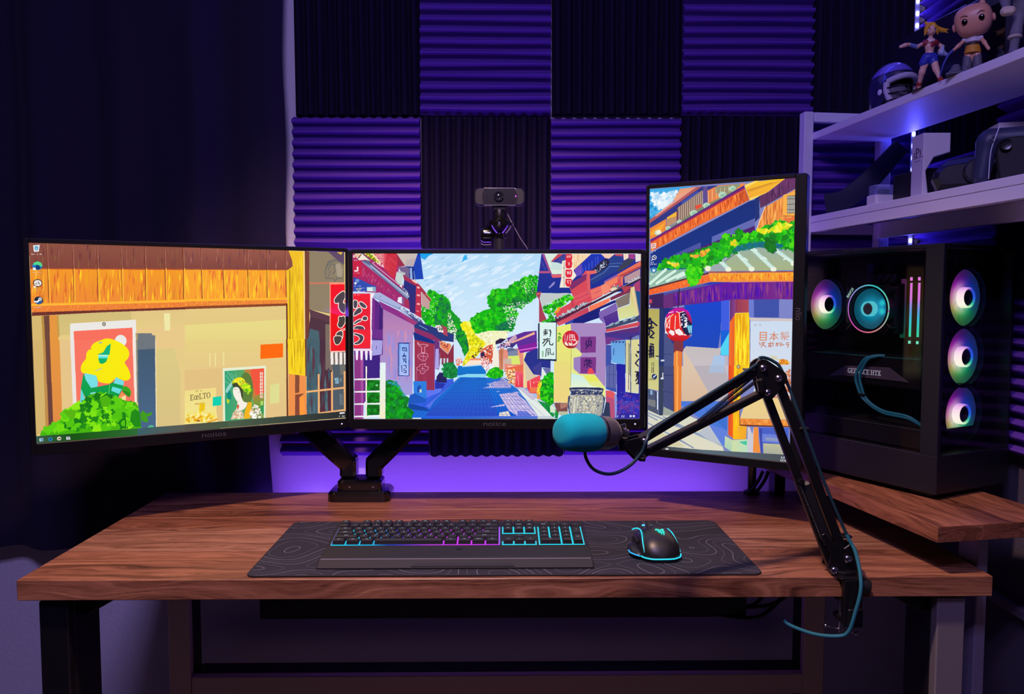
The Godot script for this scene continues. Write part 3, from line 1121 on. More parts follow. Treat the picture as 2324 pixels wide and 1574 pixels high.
	p.f("f4c4b8", [1448, 561, 1537, 562, 1536, 568, 1448, 570])
	p.b("4a4240", [1470, 476, 1516, 477, 1512, 501, 1499, 522, 1486, 526, 1474, 518, 1469, 496], 4.2, "fbe4d8")
	p.f("f2eae6", [1448, 570, 1464, 569, 1465, 638, 1449, 639])
	p.f("f2eae6", [1474, 570, 1490, 570, 1491, 639, 1475, 640])
	p.f("f2eae6", [1501, 571, 1517, 571, 1517, 640, 1501, 641])
	p.f("f2eae6", [1527, 572, 1536, 572, 1536, 641, 1528, 642])
	p.h("3a5a48", "12520f", [-1, 919, 163, 920, 162, 956, 0, 956])
	p.h("12560f", "2c6c34", [160, 920, 445, 919, 444, 959, 159, 957])
	p.h("3a6068", "5a564c", [442, 919, 687, 919, 686, 959, 441, 959])
	p.h("57514a", "3f5a40", [665, 918, 897, 917, 897, 953, 665, 955])
	p.h("4a5e48", "2a2c30", [882, 917, 1536, 913, 1536, 951, 882, 953])
	p.f("e8eef0", [1500, 918, 1530, 918, 1530, 926, 1500, 927])
	p.l("e8eef0", 3.4, [1499, 938, 1498, 942])
	p.l("e8eef0", 3.5, [1517, 938, 1518, 944])
	p.l("e8eef0", 3.5, [1526, 939, 1526, 944])
	p.f("bcd8ec", [12, 932, 28, 931, 28, 945, 13, 946])
	p.f("3a78a8", [18, 935, 27, 934, 25, 943, 18, 943])
	p.o("2a86b8", 58, 939, 8.8, 9.6)
	p.o("10406a", 58, 939, 4.4, 4.8)
	p.o("e8e0cc", 95, 939, 8.9, 9.0)
	p.f("7a6a58", [91, 936, 102, 936, 102, 943, 91, 943])
	p.f("dcdce4", [125, 934, 140, 934, 143, 948, 125, 948])
	p.o("8a78a0", 134, 940, 3.6, 4.2)
	p.f("e6eef2", [17, 11, 44, 8, 39, 40, 19, 42])
	p.f("c4d4dc", [22, 13, 40, 11, 37, 37, 22, 39])
	p.o("3a98c0", 30, 24, 6.8, 8.5)
	p.o("cfe6ee", 30, 25, 2.8, 3.3)
	p.l("f4ece8", 2.5, [10, 51, 10, 56])
	p.l("f4ece8", 2.5, [15, 50, 15, 56])
	p.l("f4ece8", 2.5, [21, 51, 20, 55])
	p.l("f4ece8", 2.6, [32, 50, 33, 55])
	p.l("f4ece8", 2.6, [44, 50, 43, 55])
	p.l("f4ece8", 2.6, [49, 50, 48, 55])
	p.o("1e78c0", 31, 107, 19.9, 19.0)
	p.f("52d88a", [13, 103, 19, 91, 33, 86, 47, 92, 51, 105, 48, 110, 38, 109, 33, 101, 21, 103])
	p.o("0a3c78", 33, 114, 9.7, 11.2)
	p.f("f0f0f0", [12, 116, 24, 116, 24, 127, 13, 128])
	p.l("d0c8c0", 2.5, [14, 136, 15, 141])
	p.l("d0c8c0", 2.6, [20, 136, 21, 141])
	p.l("d0c8c0", 2.6, [31, 136, 31, 140])
	p.l("d0c8c0", 2.6, [37, 134, 37, 140])
	p.l("d0c8c0", 2.6, [43, 135, 43, 140])
	p.l("c0b8b0", 2.6, [20, 148, 20, 152])
	p.l("c0b8b0", 2.6, [27, 146, 27, 152])
	p.l("c0b8b0", 2.6, [34, 148, 34, 151])
	p.o("5a4034", 30, 188, 18.8, 19.1)
	p.o("ece6e0", 30, 188, 15.4, 14.5)
	p.o("3a2c24", 24, 191, 2.6, 3.0)
	p.o("3a2c24", 32, 184, 2.3, 2.6)
	p.o("3a2c24", 36, 191, 2.6, 3.0)
	p.f("f0e8d0", [12, 202, 21, 200, 22, 210, 12, 212])
	p.l("c8bcb0", 2.5, [11, 217, 11, 223])
	p.l("c8bcb0", 2.6, [23, 218, 22, 223])
	p.l("c8bcb0", 2.6, [29, 217, 29, 223])
	p.l("c8bcb0", 2.6, [47, 218, 46, 222])
	p.o("14243e", 31, 270, 17.7, 18.5)
	p.f("2a5a98", [15, 277, 47, 270, 42, 285, 29, 289, 20, 284])
	p.o("e8eef4", 37, 264, 6.9, 7.9)
	p.l("e8eef4", 7.4, [35, 267, 24, 277, 16, 275])
	p.o("14243e", 37, 264, 2.6, 3.0)
	p.l("d0c8c0", 2.8, [20, 301, 19, 306])
	p.l("d0c8c0", 2.9, [27, 300, 26, 306])
	p.l("d0c8c0", 2.9, [34, 300, 33, 306])
	p.l("d0c8c0", 2.9, [40, 300, 40, 306])
	return p.tex()



func paint_center() -> ImageTexture:
	var p := Pad.new(1536, 885, "cfe6fb")
	p.g("b4dcf8", "d8ecfc", [344, -2, 1006, 1, 985, 197, 958, 435, 221, 434])
	p.grain("c8e3fa c2dff9 cce5fb d4eafd cee6fc", 70, 13.1, 101, 0.91, -0.41, [365, 1, 1000, 4, 970, 191, 761, 197, 611, 352, 387, 263])
	p.grain("d6ebfd d4eafc d0e7fb dceefd", 60, 17.9, 95, 0.90, -0.44, [365, 12, 994, 7, 958, 131, 761, 185, 581, 337, 387, 263])
	p.f("36b4f2", [582, 48, 589, 21, 598, 7, 608, 9, 612, 27, 606, 33, 591, 39])
	p.f("88bce8", [684, 12, 687, 9])
	p.f("8cb4e4", [725, 87, 740, 75, 731, 88])
	p.f("18a0ec", [357, 0, 433, 0, 406, 12, 385, 33, 365, 24])
	p.grain("c4e0f6 e6f2fc a8d2f2", 34, 14.9, 77, 0.90, -0.44, [376, 24, 540, 7, 539, 263, 408, 197, 370, 131])
	p.f("4a3c90", [1520, -1, 1542, -1, 1544, 459, 1522, 459])
	p.f("3a3c98", [1522, 411, 1544, 411, 1547, 890, 1310, 889, 1309, 854, 1525, 855])
	p.h("1256cc", "5a78d8", [362, 854, 990, 854, 993, 889, 361, 889])
	p.f("c8d0d8", [987, 854, 1073, 854, 1073, 889, 987, 889])
	p.f("0a7c24", [169, 854, 314, 854, 314, 889, 169, 889])
	p.f("08b40e", [737, 296, 717, 257, 728, 221, 749, 191, 779, 184, 812, 191, 851, 170, 889, 146, 934, 123, 982, 117, 985, 203, 958, 251, 910, 281, 850, 296])
	p.leaf("08b40e 04a012 12c80c 3cd40c 0a8c20", 200, 13.8, [737, 296, 717, 257, 728, 221, 749, 191, 779, 184, 812, 191, 851, 170, 889, 146, 934, 123, 982, 117, 985, 203, 958, 251, 910, 281, 850, 296])
	p.leaf("0a8c2c 08742e 066a3c", 60, 12.0, [746, 278, 820, 263, 880, 233, 964, 191, 958, 233, 904, 275, 820, 290])
	p.f("08b40e", [623, 355, 653, 328, 698, 302, 746, 290, 814, 287, 862, 296, 880, 323, 862, 382, 844, 412, 760, 412, 646, 430, 632, 382])
	p.leaf("08b40e 04a012 12c80c 3cd40c 0a8c20", 200, 12.6, [623, 355, 653, 328, 698, 302, 746, 290, 814, 287, 862, 296, 880, 323, 862, 382, 844, 412, 760, 412, 646, 430, 632, 382])
	p.leaf("066a4c 0a7c4c 048a30", 70, 10.8, [796, 376, 865, 329, 856, 397, 775, 412, 754, 394])
	p.leaf("f0f4e8 e8f0d0 c8e8d0 ffffff", 190, 3.3, [802, 278, 886, 257, 940, 257, 910, 290, 874, 308, 868, 353, 838, 406, 820, 352, 808, 308])
	p.leaf("e0f0d8 fcfcec", 70, 2.7, [880, 155, 982, 120, 970, 203, 940, 233, 904, 179])
	p.f("08b40e", [365, 334, 369, 278, 399, 203, 435, 203, 476, 224, 518, 257, 524, 287, 500, 322, 475, 382, 398, 382])
	p.leaf("08b40e 04a012 12c80c 3cd40c 0a8c20", 200, 13.2, [365, 334, 369, 278, 399, 203, 435, 203, 476, 224, 518, 257, 524, 287, 500, 322, 475, 382, 398, 382])
	p.leaf("087c3c 0a8c34 06684c", 50, 13.1, [440, 293, 524, 287, 512, 352, 481, 412, 440, 382])
	p.leaf("e8f4e0 ffffff d0f0c0", 60, 3.3, [369, 278, 423, 221, 500, 269, 512, 308, 422, 337, 368, 337])
	p.f("0a9a20", [456, 233, 498, 240, 520, 272, 524, 299, 560, 340, 581, 382, 601, 435, 485, 434, 446, 352])
	p.leaf("0a9a20 08b410 066a44 0a7c40", 90, 13.1, [456, 233, 498, 240, 520, 272, 524, 299, 560, 340, 581, 382, 601, 435, 485, 434, 446, 352])
	p.leaf("f4f4d8 ffffff f0e8c0", 90, 3.9, [503, 316, 524, 322, 545, 382, 559, 430, 509, 434])
	p.f("f8ec10", [572, 376, 593, 361, 620, 361, 640, 412, 652, 435, 592, 435])
	p.leaf("fcf418 e8dc10 f8f860", 60, 7.8, [572, 376, 620, 361, 646, 424, 598, 435])
	p.f("f2f4c0", [654, 430, 730, 411, 824, 411, 824, 449, 761, 474, 761, 506, 691, 518, 660, 480])
	p.leaf("fafae4 ffffff e8e4b0 f4f0d0 c8b890", 230, 3.5, [641, 430, 711, 411, 837, 411, 818, 449, 761, 480, 691, 515, 647, 506])
	p.f("f0e414", [594, 411, 638, 420, 692, 465, 710, 480, 666, 543, 593, 600, 575, 607, 613, 521])
	p.leaf("f8f020 e0d40c fcf870 d8e018 b0c010", 170, 6.9, [598, 411, 642, 427, 695, 468, 691, 506, 622, 550, 593, 594, 584, 588, 616, 515])
	p.f("087c34", [554, 411, 591, 411, 611, 461, 619, 515, 594, 550, 581, 506, 563, 474, 547, 449])
	p.leaf("0a9a24 066a3c 18a81c", 60, 9.4, [557, 411, 591, 414, 610, 474, 616, 512, 594, 543, 569, 480])
	p.leaf("f4f4d0 d8f0a0 ffffff 40c020", 60, 3.8, [503, 411, 550, 411, 547, 474, 509, 439])
	p.leaf("503838 7a4a30 403040", 26, 3.8, [628, 553, 666, 518, 692, 487, 685, 515, 654, 547])
	p.l("4a2a30", 8.2, [638, 547, 650, 559, 650, 588])
	p.f("fbe4d0", [593, 597, 635, 559, 685, 559, 691, 600, 590, 603])
	p.f("f0906a", [613, 569, 635, 558, 679, 559, 679, 569])
	p.leaf("e87048 f8c0a0 ffffff c83a4a", 70, 4.4, [543, 559, 581, 553, 587, 600, 559, 607])
	p.f("d85a3c", [682, 515, 729, 487, 748, 484, 751, 512, 742, 588, 691, 607, 679, 562])
	p.leaf("fff0e8 e85840 f8c8b0 3a2040 fff8f0 c84838", 150, 4.7, [679, 518, 755, 487, 751, 588, 691, 600])
	p.leaf("fff4f0 ffe0dc e8a0a0 ffffff c0506a", 130, 4.4, [682, 562, 710, 556, 742, 588, 741, 607, 707, 629, 678, 613])
	p.f("f4ecdc", [748, 515, 764, 502, 778, 537, 778, 607, 745, 607])
	p.f("2c1a48", [761, 468, 786, 452, 818, 455, 792, 477, 761, 485])
	p.f("3a2450", [679, 534, 698, 521, 704, 547, 685, 553])
	p.g("0a78d0", "0a6cc8", [560, 600, 685, 597, 710, 629, 707, 657, 552, 651])
	p.f("8cd8f0", [552, 654, 609, 643, 707, 643, 707, 664, 530, 663])
	p.f("b8dcf4", [581, 600, 679, 591, 691, 597, 584, 606])
	p.g("3a60e0", "2a5ee8", [318, 752, 436, 673, 536, 670, 535, 879, 311, 879])
	p.f("5a7af0", [384, 816, 536, 689, 536, 714, 416, 832])
	p.f("1a6ad8", [311, 879, 330, 835, 409, 844, 387, 879])
	p.g("1484e4", "1256cc", [571, 660, 792, 664, 880, 724, 990, 870, 384, 870, 431, 790])
	p.g("1278d8", "2a4cc8", [584, 660, 710, 662, 772, 870, 384, 870])
	p.f("c8bce8", [691, 719, 751, 702, 710, 697, 782, 679, 792, 664, 845, 705, 842, 719])
	p.f("c8bce8", [779, 752, 851, 743, 880, 737, 883, 756, 918, 784, 990, 870, 877, 870, 829, 838, 798, 784])
	p.f("c8bce8", [728, 822, 798, 806, 820, 802, 807, 816, 741, 822])
	p.f("e6dcd0", [782, 851, 829, 843, 842, 870, 779, 870])
	p.f("6a78dc", [880, 841, 930, 845, 956, 870, 877, 870])
	p.leaf("d8d0f0 b0a8e0 e8dce8", 50, 5.0, [710, 695, 792, 670, 836, 714, 899, 768, 962, 854, 836, 822])
	p.l("1a3fa8", 1.6, [565, 664, 307, 870])
	p.l("1a3fa8", 1.6, [567, 664, 332, 870])
	p.l("1a3fa8", 1.6, [575, 664, 356, 870])
	p.l("1a3fa8", 1.6, [582, 664, 381, 870])
	p.l("1a3fa8", 1.6, [590, 664, 406, 870])
	p.l("1a3fa8", 1.6, [598, 664, 430, 870])
	p.l("1a3fa8", 1.6, [605, 664, 455, 870])
	p.l("1a3fa8", 1.6, [613, 664, 480, 870])
	p.l("1a3fa8", 1.6, [620, 664, 504, 870])
	p.l("1a3fa8", 1.6, [628, 664, 529, 870])
	p.l("1a3fa8", 1.6, [635, 664, 554, 870])
	p.l("1a3fa8", 1.6, [643, 664, 578, 870])
	p.l("1a3fa8", 1.6, [650, 664, 603, 870])
	p.l("1a3fa8", 1.6, [658, 664, 627, 870])
	p.l("1a3fa8", 1.6, [666, 664, 652, 870])
	p.l("1a3fa8", 1.6, [673, 664, 677, 870])
	p.l("1a3fa8", 1.6, [681, 664, 701, 870])
	p.l("1a3fa8", 1.6, [688, 664, 726, 870])
	p.l("1a3fa8", 1.6, [696, 664, 751, 870])
	p.l("1a3fa8", 1.6, [703, 664, 775, 870])
	p.l("1a3fa8", 1.6, [711, 664, 800, 870])
	p.l("1a3fa8", 1.6, [719, 664, 825, 870])
	p.l("1a3fa8", 1.6, [726, 664, 849, 870])
	p.l("4a48a0", 1.6, [734, 664, 874, 870])
	p.l("4a48a0", 1.6, [741, 664, 899, 870])
	p.l("4a48a0", 1.6, [749, 664, 923, 870])
	p.l("4a48a0", 1.6, [756, 664, 948, 870])
	p.l("4a48a0", 1.6, [764, 664, 973, 870])
	p.l("4a48a0", 1.6, [772, 664, 997, 870])
	p.l("4a48a0", 1.6, [779, 664, 1022, 870])
	p.l("4a48a0", 1.6, [787, 664, 1047, 870])
	p.l("4a48a0", 1.6, [794, 664, 1071, 870])
	p.l("4a48a0", 1.6, [802, 664, 1096, 870])
	p.l("4a48a0", 1.6, [804, 664, 1121, 870])
	p.l("4a48a0", 1.6, [804, 664, 1145, 870])
	p.l("4a48a0", 1.6, [804, 664, 1170, 870])
	p.l("4a48a0", 1.6, [804, 664, 1195, 870])
	p.l("4a48a0", 1.6, [804, 664, 1219, 870])
	p.l("4a48a0", 1.6, [804, 664, 1244, 870])
	p.l("4a48a0", 1.6, [804, 664, 1269, 870])
	p.l("1a48b0", 1.3, [571, 667, 795, 669])
	p.l("1a48b0", 1.3, [566, 672, 800, 674])
	p.l("1a48b0", 1.3, [560, 679, 806, 680])
	p.l("1a48b0", 1.3, [554, 686, 812, 687])
	p.l("1a48b0", 1.3, [546, 694, 820, 695])
	p.l("1a48b0", 1.3, [537, 703, 829, 705])
	p.l("1a48b0", 1.3, [527, 715, 839, 716])
	p.l("1a48b0", 1.3, [515, 728, 851, 730])
	p.l("1a48b0", 1.3, [501, 743, 865, 745])
	p.l("1a48b0", 1.3, [484, 761, 882, 763])
	p.l("1a48b0", 1.3, [466, 781, 901, 783])
	p.l("1a48b0", 1.3, [445, 804, 922, 806])
	p.l("1a48b0", 1.3, [420, 831, 946, 833])
	p.l("1a48b0", 1.3, [393, 860, 973, 862])
	p.f("e4ece8", [880, 724, 908, 730, 1056, 822, 1056, 870, 990, 870])
	p.l("b4bcd0", 2.5, [883, 740, 1025, 870])
	p.l("a0a8c4", 1.6, [896, 730, 1056, 848])
	p.f("c8c0d8", [877, 714, 912, 718, 981, 775, 956, 784])
	p.f("a8246c", [0, -2, 246, -2, 245, 114, 306, 263, 303, 298, 231, 263, 142, 209, -2, 200])
	p.g("b41c50", "9c2c78", [1, 36, 49, 39, 273, 233, 237, 266, 124, 203, -1, 173])
	p.grain("c43a78 b8507c 8c2468 d06088", 70, 4.2, 45, 0.42, -0.91, [43, 54, 244, 233, 237, 251, 45, 119])
	p.f("2a4cb0", [3, 125, 45, 140, 101, 167, 125, 173, 124, 200, 2, 203])
	p.f("c81c44", [1, 36, 46, 42, 48, 114, 3, 125])
	p.f("f0e6d4", [13, -1, 49, -1, 96, 39, 67, 33, 34, 36, 19, 18])
	p.f("7a3a2c", [28, 21, 46, 1, 49, 4, 32, 27])
	p.leaf("f0a060 ffffff c05040 e0c0a0", 26, 5.4, [3, 1, 40, 1, 28, 18, 4, 24])
	p.f("e8d890", [58, -1, 109, -1, 156, 51, 144, 60])
	p.leaf("d8d41c a0c020 f0e850 787818", 60, 6.5, [70, 1, 97, 1, 138, 48, 120, 42])
	p.l("5a5a50", 4.2, [52, 0, 90, 33])
	p.l("f4f0e0", 3.6, [103, 0, 156, 54])
	p.f("e0707c", [109, -1, 168, 0, 167, 78, 156, 54])
	p.grain("f0a0a0 b84860 ffc8c0", 50, 2.4, 36, 1.00, 0.10, [112, 1, 162, 1, 159, 51])
	p.leaf("fff0f0 c0405a f8c0c8", 60, 3.0, [102, 45, 156, 48, 167, 75, 126, 54])
	p.f("e04a5c", [168, 0, 183, 0, 182, 84, 167, 81])
	p.f("cc2c40", [183, 0, 234, 0, 244, 39, 221, 137, 167, 82, 174, 42])
	p.grain("e0485c b01c34 d83c50", 40, 3.0, 77, 0.88, 0.48, [183, 9, 237, 9, 233, 54, 221, 125, 170, 81])
	p.f("9c2848", [234, 0, 281, 66, 242, 72])
	p.f("c8bcb4", [234, -1, 347, -1, 325, 69, 278, 64])
	p.f("bcacb0", [290, 33, 338, 24, 325, 69, 278, 64])
	p.f("0a40b4", [347, -1, 360, -1, 377, 136, 332, 137, 324, 69])
	p.f("0c2c84", [281, 67, 324, 69, 334, 143, 301, 131])
	p.f("74608c", [242, 72, 284, 69, 302, 78, 301, 131, 268, 114])
	p.f("c4d4d0", [233, 99, 263, 96, 280, 102, 277, 114, 268, 111, 262, 185, 226, 140])
	p.l("b0a0b0", 4.8, [236, 97, 280, 103])
	p.f("98b4e0", [305, 76, 315, 75, 319, 140, 306, 134])
	p.f("7c9cd8", [325, 93, 328, 93, 334, 149, 329, 146])
	p.f("a82c50", [267, 111, 346, 158, 363, 191, 365, 340, 335, 325, 331, 179, 274, 143])
	p.g("1c2c80", "3a2470", [274, 140, 337, 173, 337, 325, 303, 310, 300, 257, 268, 191])
	p.f("f4c8b8", [313, 143, 328, 137, 346, 160, 334, 158])
	p.f("c02c4c", [337, 170, 363, 173, 364, 343, 332, 325])
	p.f("f8b8b8", [343, 175, 357, 176, 357, 186, 341, 184])
	p.f("f8b8b8", [342, 216, 357, 218, 357, 228, 341, 225])
	p.f("f8b8b8", [342, 263, 357, 264, 357, 274, 340, 272])
	p.l("f8b8b8", 3.0, [338, 304, 353, 310])
	p.f("8c1c38", [363, 185, 414, 242, 417, 251, 363, 203])
	p.f("c49c9c", [365, 200, 411, 254, 407, 299, 366, 275])
	p.f("a82c40", [346, 155, 420, 245, 411, 254, 360, 191])
	p.l("e8d0b0", 2.4, [387, 212, 420, 248])
	p.f("8890b8", [47, 39, 96, 57, 300, 227, 291, 243, 52, 48])
	p.f("5a6488", [47, 39, 82, 36, 185, 131, 303, 218, 300, 227, 102, 66])
	p.l("c8d0e4", 4.2, [96, 63, 299, 230])
	p.l("3c4470", 3.6, [105, 84, 285, 240])
	p.l("e8e0e8", 2.7, [105, 51, 244, 164])
	p.leaf("f0f0f8 8890b8", 30, 3.6, [244, 155, 303, 215, 291, 218, 238, 161])
	p.f("e8ecf8", [241, 233, 261, 230, 264, 269, 237, 257])
	p.f("8c5890", [261, 233, 273, 239, 273, 278, 261, 269])
	p.f("a82c50", [276, 242, 297, 245, 300, 284, 279, 275])
	p.f("b4d0e0", [74, 178, 119, 177, 121, 203, 74, 200])
	p.f("d8f0ec", [77, 182, 104, 182, 104, 200, 77, 198])
	p.f("90a8c0", [107, 178, 122, 178, 123, 203, 107, 201])
	p.f("a8b4dc", [100, 212, 142, 206, 255, 272, 362, 361, 359, 382, 243, 298, 109, 233])
	p.f("8c98c8", [106, 227, 252, 292, 243, 298, 109, 234])
	p.l("4a5488", 2.1, [147, 224, 142, 233])
	p.l("4a5488", 2.1, [252, 284, 243, 297])
	p.f("4a5088", [252, 281, 362, 352, 397, 406, 347, 379])
	p.leaf("c8d4f0 8090c0 e8ecf8", 60, 4.2, [255, 281, 362, 349, 356, 358, 252, 290])
	p.f("c8d4f0", [4, 209, 106, 207, 109, 227, 3, 213])
	p.f("f8e8f0", [89, 212, 115, 212, 106, 233, 101, 434, 91, 434])
	p.g("f41c34", "e01830", [1, 213, 92, 213, 91, 434, 1, 434])
	p.b("4a4450", [2, 251, 14, 248, 24, 254, 22, 286, 4, 295], 4.2, "fbe8e8")
	p.b("4a4450", [31, 260, 46, 257, 67, 275, 73, 286, 61, 292, 39, 278], 4.2, "fbe8e8")
	p.b("4a4450", [4, 316, 22, 295, 34, 286, 46, 298, 43, 313, 22, 322, 4, 334], 4.2, "fbe8e8")
	p.b("4a4450", [54, 337, 66, 333, 77, 343, 72, 355, 57, 355, 48, 349], 4.2, "fbe8e8")
	p.b("4a4450", [3, 370, 27, 352, 45, 349, 42, 358, 21, 367, 6, 379], 4.2, "fbe8e8")
	p.b("4a4450", [4, 394, 24, 384, 51, 388, 60, 400, 53, 412, 41, 415, 27, 400, 6, 403], 4.2, "fbe8e8")
	p.b("4a4450", [20, 430, 38, 426, 50, 434, 23, 434], 4.2, "fbe8e8")
	p.l("f8b0b0", 2.7, [8, 218, 8, 223])
	p.l("f8b0b0", 2.7, [14, 218, 13, 223])
	p.l("f8b0b0", 2.7, [26, 217, 25, 223])
	p.l("f8b0b0", 2.7, [32, 218, 33, 223])
	p.g("5a2080", "602488", [103, 234, 142, 263, 159, 298, 159, 434, 97, 434])
	p.f("401c74", [142, 272, 160, 295, 158, 434, 134, 434])
	p.f("7c2c8c", [103, 234, 118, 242, 113, 434, 101, 434])
	p.f("8c2c88", [136, 251, 243, 304, 350, 370, 347, 388, 326, 382, 159, 295])
	p.f("a43878", [231, 304, 350, 370, 347, 388, 302, 367])
	p.g("a878b4", "c088b8", [160, 295, 326, 381, 323, 434, 158, 434])
	p.f("24387c", [326, 382, 350, 364, 538, 430, 537, 472, 391, 454, 326, 397])
	p.f("8c2c64", [326, 394, 421, 430, 481, 472, 391, 457, 326, 418])
	p.f("b04058", [475, 382, 502, 394, 505, 442, 481, 430])
	p.leaf("fff0e8 f0d8d0 b85868", 40, 4.5, [446, 382, 475, 379, 481, 424, 451, 412])
	p.l("8cc8e0", 2.7, [353, 382, 397, 406])
	p.f("6c2c8c", [4, 404, 158, 405, 157, 543, 141, 546, 140, 663, 2, 885, 3, 537])
	p.f("8c3484", [4, 537, 54, 537, 50, 885, 2, 885])
	p.f("a850a0", [38, 568, 53, 568, 48, 885, 38, 885])
	p.f("3c2080", [54, 537, 142, 543, 141, 663, 72, 666, 52, 666])
	p.g("b484bc", "a4a0e0", [158, 405, 321, 405, 315, 755, 265, 758, 171, 689, 142, 581, 142, 546, 157, 537])
	p.grain("b08cc8 9890dc c890b8", 50, 18.8, 132, -0.01, 1.00, [161, 411, 315, 411, 313, 695, 190, 663])
	p.f("a8a4e4", [99, 458, 156, 463, 151, 538, 101, 545])
	p.f("502478", [99, 452, 158, 455, 157, 463, 99, 461])
	p.l("4a3c90", 2.8, [124, 491, 122, 512])
	p.l("5c4ca0", 3.1, [106, 458, 106, 463])
	p.l("5c4ca0", 3.1, [114, 458, 114, 463])
	p.l("5c4ca0", 3.1, [122, 460, 123, 463])
	p.l("5c4ca0", 3.1, [130, 459, 129, 463])
	p.l("5c4ca0", 3.1, [138, 458, 137, 463])
	p.l("5c4ca0", 3.1, [146, 460, 147, 463])
	p.f("f02034", [3, 404, 93, 405, 91, 505, 1, 505])
	p.f("f8e0f0", [92, 405, 100, 405, 98, 515, 91, 515])
	p.b("44404e", [4, 423, 35, 430, 54, 439, 54, 458, 38, 480, 9, 486, 3, 478, 25, 471, 38, 452, 23, 436, 4, 433], 3.8, "fbe8e8")
	p.f("f6d8e8", [2, 507, 97, 507, 97, 519, 2, 518])
	p.f("f4ecfc", [11, 518, 26, 518, 23, 568, 13, 568])
	p.f("f4ecfc", [36, 518, 51, 518, 48, 568, 38, 568])
	p.f("f4ecfc", [61, 518, 76, 518, 74, 568, 64, 568])
	p.f("f4ecfc", [85, 518, 100, 518, 98, 568, 88, 568])
	p.f("1c3890", [239, 475, 299, 477, 299, 654, 237, 654])
	p.g("8ab4f4", "b0c4f8", [244, 480, 296, 481, 295, 651, 242, 650])
	p.l("2a50a8", 1.9, [248, 481, 246, 650])
	p.l("1c3890", 2.5, [239, 476, 309, 476])
	p.l("1c2c78", 3.5, [262, 502, 283, 501, 286, 521])
	p.l("1c2c78", 3.5, [262, 502, 265, 518, 283, 520])
	p.l("1c2c78", 3.5, [269, 505, 281, 512])
	p.l("1c2c78", 3.5, [273, 532, 264, 550, 282, 546])
	p.l("1c2c78", 3.5, [262, 551, 275, 542, 281, 553])
	p.l("1c2c78", 3.5, [263, 562, 281, 561, 282, 584])
	p.l("1c2c78", 3.5, [270, 565, 268, 578])
	p.l("1c2c78", 3.5, [273, 568, 281, 583])
	p.l("1c2c78", 3.5, [269, 597, 282, 597, 282, 613])
	p.l("1c2c78", 3.5, [271, 613, 271, 619])
	p.l("1c2c78", 3.5, [268, 625, 282, 625, 282, 636, 269, 636])
	p.l("1c2c78", 3.5, [258, 597, 258, 613])
	p.l("1c2c78", 3.5, [259, 616, 260, 632])
	p.f("0c2c84", [321, 417, 437, 468, 435, 483, 390, 479, 327, 458])
	p.g("a4304c", "943054", [327, 458, 437, 483, 435, 730, 327, 727])
	p.grain("b43c50 88283c 9c4070", 40, 3.1, 94, -0.01, 1.00, [333, 490, 431, 493, 429, 720, 331, 720])
	p.f("6c3078", [434, 461, 462, 471, 462, 588, 457, 619, 436, 616])
	p.f("b0a4e4", [440, 509, 457, 507, 457, 614, 436, 616])
	p.l("e8b0c8", 2.8, [343, 472, 355, 486, 374, 483, 399, 487, 402, 490, 380, 499, 383, 528, 364, 529, 365, 499, 346, 486, 343, 472])
	p.l("e0a8c8", 2.5, [349, 537, 371, 531, 396, 534, 400, 546, 383, 572, 370, 573, 348, 556, 342, 546, 349, 537])
	p.l("e0a8c8", 2.5, [352, 546, 389, 550])
	p.l("e0a8c8", 2.5, [374, 534, 374, 569])
	p.l("e0a8c8", 2.5, [354, 594, 386, 588, 380, 600, 402, 606, 398, 621, 383, 625, 379, 638, 370, 643, 359, 638, 356, 622, 340, 622, 339, 608, 354, 603, 354, 594])
	p.l("e0a8c8", 2.5, [361, 613, 383, 616])
	p.l("e0a8c8", 2.5, [370, 600, 370, 632])
	p.l("c878a8", 1.6, [337, 625, 336, 790])
	p.l("8c7cd8", 1.6, [434, 493, 434, 752])
	p.f("2a7ce0", [320, 682, 390, 682, 389, 774, 323, 790])
	p.f("1c50b0", [344, 705, 360, 705, 360, 724, 350, 741, 341, 739])
	p.f("d0d8c0", [352, 727, 363, 724, 364, 743, 353, 743])
	p.f("1c48a8", [341, 714, 347, 708, 350, 739, 341, 741])
	p.f("1a58c0", [300, 758, 326, 746, 388, 778, 384, 797, 302, 803, 286, 831])
	p.f("0c44a0", [286, 831, 302, 800, 356, 816, 387, 825, 409, 844, 315, 836])
	p.f("6074f0", [388, 730, 435, 730, 435, 752, 391, 771])
	p.f("24205c", [442, 689, 445, 657, 461, 635, 486, 638, 499, 663, 499, 690])
	p.f("2430a8", [437, 689, 492, 695, 473, 727, 437, 727])
	p.f("5a78f0", [435, 724, 473, 720, 467, 740, 435, 752])
	p.f("e88c5c", [464, 468, 513, 474, 525, 493, 506, 534, 465, 499])
	p.f("8c2c44", [462, 499, 506, 537, 537, 480, 537, 588, 474, 594, 463, 562])
	p.l("e8e8f0", 6.9, [487, 476, 535, 476])
	p.leaf("f0a870 e87c50 b04848", 26, 5.7, [465, 471, 506, 480, 503, 515, 468, 496])
	p.f("c8d8e8", [465, 559, 474, 558, 472, 588, 465, 597])
	p.f("c8d8e8", [482, 559, 491, 558, 490, 588, 482, 597])
	p.f("c8d8e8", [499, 559, 508, 559, 507, 588, 499, 597])
	p.f("087c20", [171, 682, 190, 673, 228, 685, 253, 724, 271, 755, 299, 774, 286, 816, 324, 847, 308, 879, 169, 879])
	p.leaf("0a9418 087018 06a414 0c8434 10ac1c", 170, 12.6, [177, 695, 228, 695, 262, 752, 284, 784, 277, 822, 311, 854, 302, 876, 175, 876])
	p.leaf("1c8ca8 3cb070 2898b0", 40, 6.9, [177, 685, 228, 685, 262, 743, 281, 758, 271, 774, 240, 714])
	p.leaf("0c8434 1a9c3c 0a7428", 60, 10.7, [474, 600, 506, 581, 537, 588, 536, 663, 489, 651, 468, 616])
